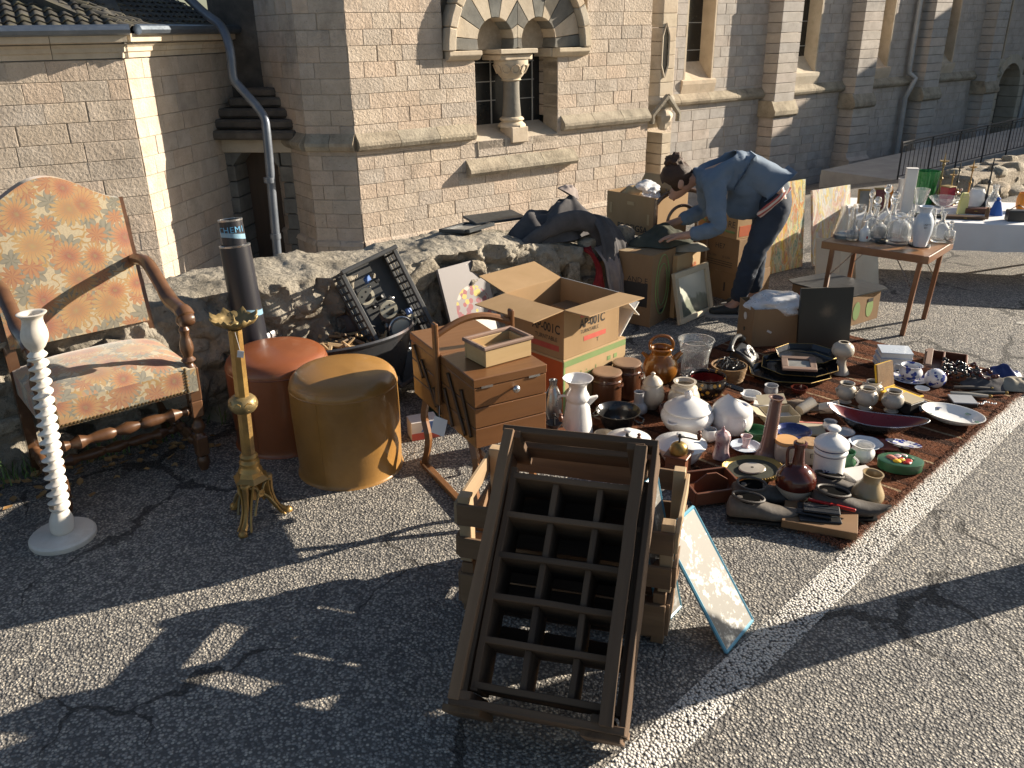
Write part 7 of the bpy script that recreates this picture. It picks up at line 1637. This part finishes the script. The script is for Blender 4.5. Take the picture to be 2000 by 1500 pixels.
decanter('slender clear cruet between the big decanter and the slim bottle', (2.42, 4.989, 0.5, 0.143, 0.028), DEC, stop=.4)
decanter('clear ribbed decanter with pointed stopper at the back of the table', (2.371, 5.217, 0.5, 0.237, 0.042), DEC, stop=.5, flute=lambda a, z: 1+.04*cos(12*a))
decanter('clear bell shaped carafe behind the grey vase', (2.603, 5.085, 0.5, 0.179, 0.045), CON, th=.07)
decanter('small clear stoppered flask near the table corner', (2.649, 4.919, 0.5, 0.104, 0.031), SQ, stop=.4, n=8)
it = (2.174, 5.008, 0.5, 0.119, 0.031)
o = vessel('white_bottle', 'tiny white porcelain bottle with a red label', 'bottle', it, [(.95, 0), (1., .05), (1., .5), (.5, .68), (.3, .8), (.32, 1.)], 'white_china', .15); o.rotation_euler.z = 0; O('label', box((.004, -it[4]*1.0, it[3]*.22), (.010, .002, .016)), 'label_red', o)
it = (2.447, 4.856, 0.5, 0.006, 0.061)
bs = T('black_plinth', 'round black wooden plinth under the grey vase', 'plinth', it[:3]); O('disc', lathe(smooth_prof([(0, 0), (it[4], 0), (it[4], .008), (it[4]*.85, .014), (0, .014)], 1), 24), 'black_leather', bs, smooth=True); O('upper_ring', lathe([(it[4]*.7, .014), (it[4]*.72, .018), (it[4]*.6, .02), (0, .02)], 24), 'black_leather', bs, smooth=True)
it2 = (2.407, 4.776, 0.52, 0.231, 0.054)
o = vessel('grey_white_vase', 'pale grey porcelain vase with small dark lettering', 'vase', it2, [(.65, 0), (.68, .03), (.95, .35), (1., .58), (.8, .76), (.55, .84), (.62, .95), (.74, 1.)], 'pale_blue_china', .1); o.rotation_euler.z = 0
for k, tx_ in enumerate(('UNION', 'BEEN')): lettering(tx_, .014, 'print_black', o, wallmw((-.004, -it2[4]*1.01, it2[3]*(.58-.07*k)), (1, .12, 0), (0, 0, 1)))
it = (2.259, 4.948, 0.5, 0.006, 0.037)
O('black_coaster', lathe([(0, 0), (it[4], 0), (it[4], .012), (0, .014)], 20), 'black_leather', loc=it[:3], smooth=True, label='small flat black coaster between the decanters', cat='coaster')

# ------------------------------------------------------------------ far stall under a white cloth
FZ = .42; fs0 = Vector((2.507, 5.993, 0.42)); fs1 = Vector((3.574, 5.7, 0.42)); fx = (fs1-fs0); fx.z = 0; fx.normalize(); fy = Vector((-fx.y, fx.x, 0))
fs = T('far_stall_table', 'long trestle table under a white cloth at the far stall', 'table', (fs0.x, fs0.y, 0), math.atan2(fx.y, fx.x))
FL_ = 2.6; O('trestle_top', box((FL_/2, .42, FZ-.02), (FL_-.04, .8, .03)), 'pale_wood', fs)
for x in (1.55, 2.4):
    for y in (.5, .74): plank('trestle_leg', (x, y, 0), (x, y-.05, FZ-.03), .03, .03, 'pale_wood', fs, up=(1, 0, 0))
M('white_cloth', (.70, .69, .69), (.65, .64, .64), 3, .9, .1, 200)
bm = newbm(); n = 80; rows = []
for j, (y, z) in enumerate(((.86, FZ+.001), (.4, FZ+.001), (.0, FZ+.001), (-.006, FZ-.004), (-.010, FZ-.06), (-.012, FZ-.13), (-.012, FZ-.19))):
    rows.append([bm.verts.new((FL_*i/n, y-(.010*noise.noise((i*.35, 2, 0))+.006*sin(i*1.1))*(max(0, FZ-z)*6), z+(.010*noise.noise((i*.12, 5, 1)) if j == 6 else 0))) for i in range(n+1)])
for A, B in zip(rows, rows[1:]):
    for i in range(n): bm.faces.new((A[i], A[i+1], B[i+1], B[i]))
O('white_tablecloth', bm, 'white_cloth', loc=(fs0.x, fs0.y, 0), rz=math.atan2(fx.y, fx.x), smooth=True, label='white cloth draped over the far stall table', cat='tablecloth')
def candlestick(lab, it, mat, arms=0, group='church candlesticks on the far stall'):
    x, y, z, h, r = it; o = T('candlestick', lab, 'candlestick', (x, y, z), R.uniform(0, 6), group)
    O('stem', lathe(smooth_prof([(r*.5, h*.1), (r*.2, h*.16), (r*.34, h*.22), (r*.16, h*.3), (r*.14, h*.45), (r*.30, h*.5), (r*.14, h*.55), (r*.12, h*.72), (r*.25, h*.76), (r*.14, h*.8)], 3), 14), mat, o, smooth=True)
    O('base', lathe([(0, 0), (r*1.0, 0), (r*.9, h*.04), (r*.45, h*.1), (0, h*.12)], 6), mat, o)
    O('drip_pan', lathe([(r*.1, h*.8), (r*.7, h*.83), (r*.72, h*.845), (r*.1, h*.83)], 16), mat, o, smooth=True); O('spike', lathe([(r*.12, h*.83), (r*.10, h*.9), (0, h)], 8), mat, o)
    for k in range(arms):
        a = k*pi; handle(o, [(0, 0, h*.5), (r*1.1*cos(a), r*1.1*sin(a), h*.45), (r*1.6*cos(a), r*1.6*sin(a), h*.66)], r*.1, mat, 'branch'); O('branch_pan', lathe([(0, h*.66), (r*.4, h*.68), (0, h*.69)], 10, c=(r*1.6*cos(a), r*1.6*sin(a), 0)), mat, o)
    return o
candlestick('tallest dark bronze candlestick beside the green vase', (3.329, 6.458, 0.42, 0.399, 0.048), 'dark_brass'); candlestick('dark iron candlestick behind the red lantern', (3.474, 6.486, 0.42, 0.333, 0.04), 'iron_black'); candlestick('slim brass candlestick with wide pan', (3.526, 6.399, 0.42, 0.352, 0.04), 'old_brass'); candlestick('black candlestick with stepped foot near the blue figurine', (3.601, 6.272, 0.42, 0.397, 0.05), 'iron_black'); candlestick('short brass candlestick behind the red lantern', (3.456, 6.53, 0.42, 0.258, 0.036), 'old_brass')
M('green_pleat', (.012, .15, .035), (.02, .2, .05), 5, .3, .05); M('red_glass', (.30, .012, .03), (.36, .02, .05), 5, .2, .02); M('pale_yellow', (.55, .52, .18), (.6, .56, .25), 7, .6, .1); M('royal_blue', (.03, .12, .42), (.03, .1, .36), 5, .6, .1); M('orange_lacquer', (.58, .19, .01), (.6, .2, .01), 5, .35, .03)
it = (3.244, 6.507, 0.42, 0.249, 0.084)
o = vessel('green_vase', 'big pleated bright green glass vase on the far stall', 'vase', it, [(.72, 0), (.78, .05), (.86, .5), (1., .98), (1., 1.)], 'green_pleat', .06, n=72, flute=lambda a, z: 1+.04*cos(18*a))
it = (2.968, 6.193, 0.42, 0.317, 0.038)
o = T('white_carton', 'upright bright white box on the far stall', 'box', it[:3], azr(105)); O('box_body', box((0, 0, it[3]/2), (it[4]*2, it[4]*1.6, it[3]), .002), 'white_sheet', o); O('lid', box((0, 0, it[3]+.004), (it[4]*2.1, it[4]*1.7, .01), .001), 'carton_white', o)
it = (2.965, 6.328, 0.42, 0.229, 0.043)
vessel('grey_jug_vase', 'slim grey vase with narrow neck beside the white box', 'vase', it, [(.7, 0), (1., .25), (1., .4), (.5, .65), (.42, .8), (.6, 1.)], 'stone_grey', .15)
it = (3.035, 6.13, 0.42, 0.186, 0.053)
o = vessel('fluted_glass', 'fluted flared clear glass vase in front of the green one', 'vase', it, [(.8, 0), (.85, .05), (.5, .2), (.7, .5), (1.05, 1.)], 'clear_glass', .1, n=48, flute=lambda a, z: 1+.03*cos(16*a))
it = (3.148, 6.01, 0.42, 0.146, 0.101)
o = vessel('glass_compote', 'wide footed clear glass compote on the far stall', 'compote', it, [(.5, 0), (.5, .05), (.15, .2), (.12, .5), (.5, .62), (.95, .9), (1., 1.)], 'clear_glass', .06, n=32)
it = (3.355, 6.374, 0.42, 0.161, 0.039)
o = T('red_lantern', 'small red glass lantern box among the candlesticks', 'lantern', it[:3], .4); O('glass_body', box((0, 0, it[3]*.5), (it[4]*2, it[4]*2, it[3]*.9), .003), 'red_glass', o); O('lid', box((0, 0, it[3]*.97), (it[4]*2.1, it[4]*2.1, .008), .002), 'dark_brass', o)
it = (3.345, 6.104, 0.42, 0.156, 0.042)
o = T('yellow_bag', 'pale yellow paper bag leaning on the far stall', 'bag', it[:3], .3); O('bag_body', poly(newbm(), [(-it[4], 0), (it[4], 0), (it[4]*.9, it[3]*.8), (it[4]*.5, it[3]), (-it[4]*.5, it[3]), (-it[4]*.9, it[3]*.8)], -.01, .014, 'y', .003), 'pale_yellow', o); O('fold', box((0, -.012, it[3]*.82), (it[4]*1.4, .003, .004)), 'card_beige', o)
it = (3.55, 6.316, 0.42, 0.145, 0.062)
vessel('white_globe_vase', 'rounded frosted white vase next to the yellow bag', 'vase', it, [(.6, 0), (.95, .3), (1., .6), (.85, .85), (.7, 1.)], 'white_china', .08)
it = (3.613, 6.194, 0.42, 0.194, 0.05)
vessel('bulb_vase', 'clear bulb shaped vase with open neck beside the blue figurine', 'vase', it, [(.75, 0), (1., .25), (.85, .5), (.4, .75), (.5, 1.)], 'clear_glass', .1)
it = (3.564, 6.048, 0.42, 0.132, 0.041)
o = T('blue_figurine', 'royal blue cloaked figurine on the far stall', 'figurine', it[:3]); O('cloak', lathe(smooth_prof([(it[4]*1.2, 0), (it[4]*.95, it[3]*.3), (it[4]*.65, it[3]*.6), (it[4]*.5, it[3]*.75), (it[4]*.3, it[3]*.8)], 3), 20, flute=lambda a, z: 1+.06*cos(6*a)), 'royal_blue', o, smooth=True); O('head', lathe(smooth_prof([(0, it[3]*.78), (it[4]*.35, it[3]*.86), (it[4]*.3, it[3]*.95), (0, it[3])], 3), 14), 'royal_blue', o, smooth=True)
it = (3.832, 6.175, 0.42, 0.134, 0.05)
vessel('orange_pot', 'orange lacquer pot at the end of the far stall', 'pot', it, [(.7, 0), (1., .3), (1., .7), (.8, 1.)], 'orange_lacquer', .08)
it = (3.593, 5.833, 0.42, 0.085, 0.058)
o = T('black_camera_case', 'squat black case in front of the orange pot', 'case', it[:3], -.2); O('case_body', box((0, .01, it[3]*.45), (it[4]*2.2, it[4]*1.4, it[3]*.9), .006), 'black_leather', o); O('strap', tube(spline([(-it[4], 0, it[3]*.9), (0, 0, it[3]*1.3), (it[4], 0, it[3]*.9)], 4), .003, 5), 'black_leather', o)
for k, (p, w, h_, mt, lab) in enumerate((((2.995, 5.986, 0.424), .3, .018, 'black_leather', 'long flat black case along the front of the far stall'), ((3.263, 5.893, 0.424), .26, .02, 'dark_bar', 'flat dark wooden case beside the long black one'), ((3.432, 6.076, 0.424), .22, .04, 'grinder_wood', 'small brown drawer chest under the candlesticks'))):
    o = T('flat_case', lab, 'case', p, math.atan2(fx.y, fx.x)); O('case_body', box((0, .04, h_/2), (w, .07, h_), .002), mt, o); O('clasp', box((0, .003, h_*.5), (.02, .004, .008)), 'gilt', o)
wd_ = (3.426, 5.916, 0.42, 0.115, 0.022)
O('wood_bracket', poly(newbm(), [(-.012, 0), (.012, 0), (.012, .06), (0, .085), (-.012, .06)], -.01, .01, 'y', .002), 'walnut', loc=wd_[:3], label='small upright brown wooden bracket before the blue figurine', cat='bracket')
fg = (3.432, 6.448, 0.42, 0.148, 0.036)
fgo = T('gilt_cluster', 'gilt leafy ornament with white porcelain blossoms', 'ornament', fg[:3]); O('stem', lathe([(fg[4], 0), (fg[4]*.4, .02), (fg[4]*.3, fg[3])], 8), 'dark_brass', fgo)
for k in range(16): O('blossom', crumple(.012, k, .3, 2), 'cream_china' if k % 2 else 'dark_brass', fgo, loc=(R.uniform(-.05, .05), R.uniform(-.03, .03), R.uniform(.05, .17)), smooth=True)
am = (2.907, 6.394, 0.42, 0.159, 0.036)
o = vessel('amber_vase', 'wavy amber orange glass vase behind the decanters', 'vase', am, [(.8, 0), (1., .2), (.7, .45), (1.1, .7), (.8, 1.)], 'orange_lacquer', .12, flute=lambda a, z: 1+.08*sin(4*a))
for k, (u, lab) in enumerate((((2.66, 6.219, 0.42), 'small gilt framed print on the far stall behind the decanters'), ((2.798, 6.265, 0.42), 'small dark framed print with gold edge on the far stall'))):
    board('framed_print', lab, 'picture', Vector(u)+Vector((-.05, 0, 0)), Vector(u)+Vector((.05, -.01, 0)), .17, .15, 'grey_print' if k == 0 else 'maroon', .012, 'old_brass' if k == 0 else 'dark_brass', .014)

# ------------------------------------------------------------------ people
M('skin', (.42, .24, .17), (.38, .21, .145), 12, .5, .05, sss=.1); M('hair_brown', (.04, .02, .012), (.075, .04, .024), 5, .5, .8, 120, (1, 1, 4), spec=.3); M('denim_shirt', (.115, .165, .235), (.155, .205, .275), 6, .85, .3, 300, bd=.002); M('dark_jeans', (.018, .026, .042), (.03, .042, .065), 5, .85, .35, 300, bd=.002); M('shoe_dark', (.022, .024, .022), (.03, .032, .03), 6, .7, .2); M('shoe_sole', (.35, .34, .32), (.3, .29, .27), 6, .7, .1); M('wool_coat', (.05, .045, .045), (.07, .065, .06), 6, .9, .3)
m, t, b = nodes('plaid_shirt'); v = coords(t); w1 = N(t, 'TexWave', Vector=v, Scale=14.); w1.bands_direction = 'DIAGONAL'
c = mix(t, ramp(t, w1.outputs[0], [(.45, 0.), (.55, 1.)]), (.34, .08, .07), (.55, .47, .42)); t.links.new(c, b.inputs['Base Color']); b.inputs['Roughness'].default_value = .9
def skin_mesh(name, vs, es, root=0, sub=2):
    """continuous surface grown round a skeleton; vs: (point, (rx, ry))"""
    me = bpy.data.meshes.new(name); me.from_pydata([tuple(v[0]) for v in vs], es, []); o = bpy.data.objects.new(name, me); COL.objects.link(o)
    o.modifiers.new('k', 'SKIN').use_smooth_shade = True
    if not me.skin_vertices: 
        bm = bmesh.new(); bm.from_mesh(me); bm.verts.layers.skin.verify(); bm.to_mesh(me); bm.free()
    for i, v in enumerate(vs):
        r = v[1] if isinstance(v[1], (tuple, list)) else (v[1], v[1]); me.skin_vertices[0].data[i].radius = r; me.skin_vertices[0].data[i].use_root = (i == root)
    s = o.modifiers.new('s', 'SUBSURF'); s.levels = sub; s.render_levels = sub
    bpy.context.view_layer.update()
    out = bpy.data.meshes.new_from_object(o.evaluated_get(bpy.context.evaluated_depsgraph_get())); bpy.data.objects.remove(o); out.shade_smooth()
    return out
class Sk:
    def __init__(s): s.v = []; s.e = []
    def add(s, p, r, to=None):
        s.v.append((Vector(p), r)); i = len(s.v)-1
        if to is not None: s.e.append((to, i))
        return i
    def chain(s, pts, to):
        for p, r in pts: to = s.add(p, r, to)
        return to
def person(label, loc, J, look='shirt'):
    """J: joints in the person's own frame (x forward, y to their left, z up)"""
    P_ = T('person', label, 'person', loc[0], loc[1]); V = Vector
    k = Sk(); pel = k.add(J['pelvis'], .07); wa = k.chain([(J['waist'], .06), (J['chest'], .06), (J['upper'], .032)], pel)
    nk = k.chain([(J['neck'], .042), (J['skull'], .058)], wa); fw, up = V(J['face']).normalized(), V(J['crown']).normalized(); hd = V(J['head'])
    c = k.add(hd+up*.035-fw*.015, .083, nk); k.add(hd+up*.05+fw*.035, .072, c); jw = k.add(hd+fw*.055-up*.035, .052, nk); k.add(hd+fw*.075-up*.075, .032, jw); k.add(hd+fw*.108-up*.012, .012, jw)
    hands = []
    for s in ('L', 'R'):
        sg = 1 if s == 'L' else -1
        w = k.chain([(V(J['sh'+s])*.8+V(J['upper'])*.2, .022), (J['el'+s], .028), (J['wr'+s], .026)], wa); hdv = (V(J['ha'+s])-V(J['wr'+s])).normalized(); side = hdv.cross(V((0, 0, 1))).normalized()*(-sg); dn_ = hdv.cross(side)*sg
        dn_ = dn_ if dn_.z < 0 else -dn_
        pm = k.add(V(J['wr'+s])+hdv*.05, .026, w)
        for q, ln in ((-.030, .062), (-.010, .074), (.011, .070), (.030, .055)):
            b0 = k.add(V(J['wr'+s])+hdv*.088+side*q*-1, .0095, pm); k.chain([(V(J['wr'+s])+hdv*(.088+ln*.55)+side*q*-1.2+dn_*.008, .0085), (V(J['wr'+s])+hdv*(.088+ln)+side*q*-1.2+dn_*.028, .007)], b0)
        tb = k.add(V(J['wr'+s])+hdv*.035+side*.030, .012, pm); k.chain([(V(J['wr'+s])+hdv*.075+side*.05+dn_*.01, .0095), (V(J['wr'+s])+hdv*.10+side*.05+dn_*.025, .008)], tb)
        k.chain([(J['hip'+s], .085), (J['kn'+s], .056), (J['an'+s], .036), (V(J['an'+s])+V(J['toe'])*.08-V((0, 0, .045)), .03)], pel)
    O('body', skin_mesh('body', k.v, k.e, pel), 'skin', P_)
    k = Sk(); a = k.add(J['waist'], (.12, .10)); ch_ = k.chain([(V(J['waist'])*.5+V(J['chest'])*.5, (.125, .105)), (J['chest'], (.125, .105)), (J['upper'], (.118, .118)), (V(J['upper'])*.45+V(J['neck'])*.55, .082), (V(J['upper'])*.08+V(J['neck'])*.92, .066)], a)
    if 'hem' in J: k.chain([(J['hem'], (.14, .125))], a)
    cu = ch_-2
    for s in ('L', 'R'): k.chain([(J['sh'+s], .078), (V(J['sh'+s])*.5+V(J['el'+s])*.5, .060), (J['el'+s], .052), (V(J['el'+s])*.45+V(J['wr'+s])*.55, .047), (V(J['el'+s])*.12+V(J['wr'+s])*.88, .044)], cu)
    if 'flap' in J: k.chain([(p, r) for p, r in J['flap']], 1)
    O('shirt' if look == 'shirt' else 'coat', wrinkle(skin_mesh('shirt', k.v, k.e, 0, 3), .012, 13.), 'denim_shirt' if look == 'shirt' else 'wool_coat', P_)
    k = Sk(); a = k.add(J['pelvis'], (.135, .13))
    for s in ('L', 'R'): k.chain([(J['hip'+s], .118), (V(J['hip'+s])*.5+V(J['kn'+s])*.5, .084), (J['kn'+s], .068), (V(J['kn'+s])*.5+V(J['an'+s])*.5, .060), (V(J['an'+s])+V((0, 0, .01)), .052)], a)
    k.chain([(V(J['pelvis'])*.45+V(J['waist'])*.55, (.13, .12))], a)
    O('jeans', wrinkle(skin_mesh('jeans', k.v, k.e, a, 3), .009, 14., 4.), 'dark_jeans', P_)
    for s in ('L', 'R'):
        an = V(J['an'+s]); td = V(J['toe']).normalized(); k = Sk(); z0 = V((an.x, an.y, .045))
        h_ = k.add(z0-td*.045, (.036, .036)); k.chain([(z0+td*.05, (.040, .036)), (V((z0.x, z0.y, .036))+td*.13, (.040, .028)), (V((z0.x, z0.y, .032))+td*.175, (.030, .020))], h_); k.chain([(an+V((0, 0, .0)), .042)], h_)
        sh = O('shoe', skin_mesh('shoe', k.v, k.e, h_), 'shoe_dark', P_); sd_ = V((-td.y, td.x, 0))
        O('sole', poly(newbm(), [tuple((z0+td*l+sd_*w)[:2]) for l, w in ((-.085, .02), (-.06, .042), (.04, .042), (.13, .048), (.19, .030), (.208, 0), (.19, -.030), (.13, -.048), (.04, -.042), (-.06, -.042), (-.085, -.02))], .0, .018), 'shoe_sole', sh)
    # hair: cap over the crown and a bun
    side = fw.cross(up).normalized(); bm = newbm(); bmesh.ops.create_icosphere(bm, subdivisions=4, radius=1)
    for v in bm.verts:
        d = v.co.copy(); wv_ = 1+.05*noise.noise(d*3.)+.03*noise.noise(V((d.x*14, d.y*4, d.z*14))); v.co = (hd+up*.035-fw*.018)+(fw*d.x*.098+side*d.y*.086+up*d.z*.097)*wv_
    bmesh.ops.delete(bm, geom=[v for v in bm.verts if ((v.co-hd).dot(fw) > .052 and (v.co-hd).dot(up) < .075) or (v.co-hd).dot(up) < -.045], context='VERTS')
    hr = O('hair', bm, 'hair_brown', P_, smooth=True, ang=80)
    if look == 'shirt': O('hair_bun', crumple(.050, 4., .45, 4), 'hair_brown', hr, loc=hd+up*.105-fw*.075, smooth=True, ang=70)
    for s in (-1, 1):
        O('eye', lathe(smooth_prof([(0, -.006), (.007, 0), (0, .006)], 2), 8), 'hair_brown', P_, loc=hd+fw*.082+side*s*.030+up*.004, smooth=True)
        O('eyebrow', tube([hd+fw*.086+side*s*.016+up*.022, hd+fw*.080+side*s*.045+up*.02], .0035, 5), 'hair_brown', P_)
        O('ear', crumple(.026, 6., .25, 2, (.75, .35, 1.1)), 'skin', P_, loc=hd+side*s*.085-fw*.005-up*.004, smooth=True)
    O('mouth', tube([hd+fw*.097+side*.020-up*.052, hd+fw*.102-up*.054, hd+fw*.097-side*.020-up*.052], .0045, 6), 'red_cloth', P_)
    return P_
pf = Vector((1.462, 5.187, 0))
J = dict(pelvis=(-.23, 0, .77), waist=(-.12, 0, .90), chest=(.09, 0, .93), upper=(.235, 0, .88), neck=(.315, 0, .85), skull=(.365, 0, .84), head=(.405, 0, .835), face=(.62, 0, -.72), crown=(.75, 0, .60),
  shL=(.21, .135, .84), elL=(.17, .23, .60), wrL=(.37, .20, .545), haL=(.48, .16, .53), shR=(.21, -.135, .84), elR=(.20, -.22, .62), wrR=(.40, -.16, .55), haR=(.5, -.10, .53),
  hipL=(-.20, .085, .72), knL=(-.07, .10, .40), anL=(.0, .10, .085), hipR=(-.20, -.085, .72), knR=(-.13, -.10, .40), anR=(-.14, -.11, .085), toe=(1, 0, 0), hem=(-.19, 0, .83),
  flap=[((.0, 0, .80), (.10, .13)), ((-.02, .0, .70), (.06, .14)), ((-.03, 0, .60), (.025, .12))])
pr_ = person('woman in blue denim shirt and jeans bending over the boxes', (pf, math.atan2(.10, -1)), J)
O('plaid_hem', tube(spline([(-.25, .13, .82), (-.19, .175, .78), (-.125, .175, .72), (-.07, .16, .66)], 4), [.012]*4+[.022]*4+[.026]*4+[.02], 8, flat=.4), 'plaid_shirt', pr_, smooth=True)
# a visitor standing just outside the picture on the right, whose shadow falls across the bay line
J2 = dict(pelvis=(0, 0, .92), waist=(0, 0, 1.05), chest=(0, 0, 1.25), upper=(0, 0, 1.40), neck=(0, 0, 1.50), skull=(.01, 0, 1.57), head=(.03, 0, 1.62), face=(1, 0, -.2), crown=(.2, 0, 1),
  shL=(0, .18, 1.40), elL=(-.03, .25, 1.12), wrL=(.12, .17, .98), haL=(.2, .12, .98), shR=(0, -.18, 1.40), elR=(-.03, -.25, 1.12), wrR=(.12, -.17, .98), haR=(.2, -.12, .98),
  hipL=(0, .09, .88), knL=(.02, .11, .48), anL=(0, .11, .085), hipR=(0, -.09, .88), knR=(.02, -.11, .48), anR=(0, -.11, .085), toe=(1, 0, 0), hem=(0, 0, .86))
person('visitor in a dark coat standing beside the white bay line', ((2.13, 2.41, 0), 2.2), J2, 'coat')
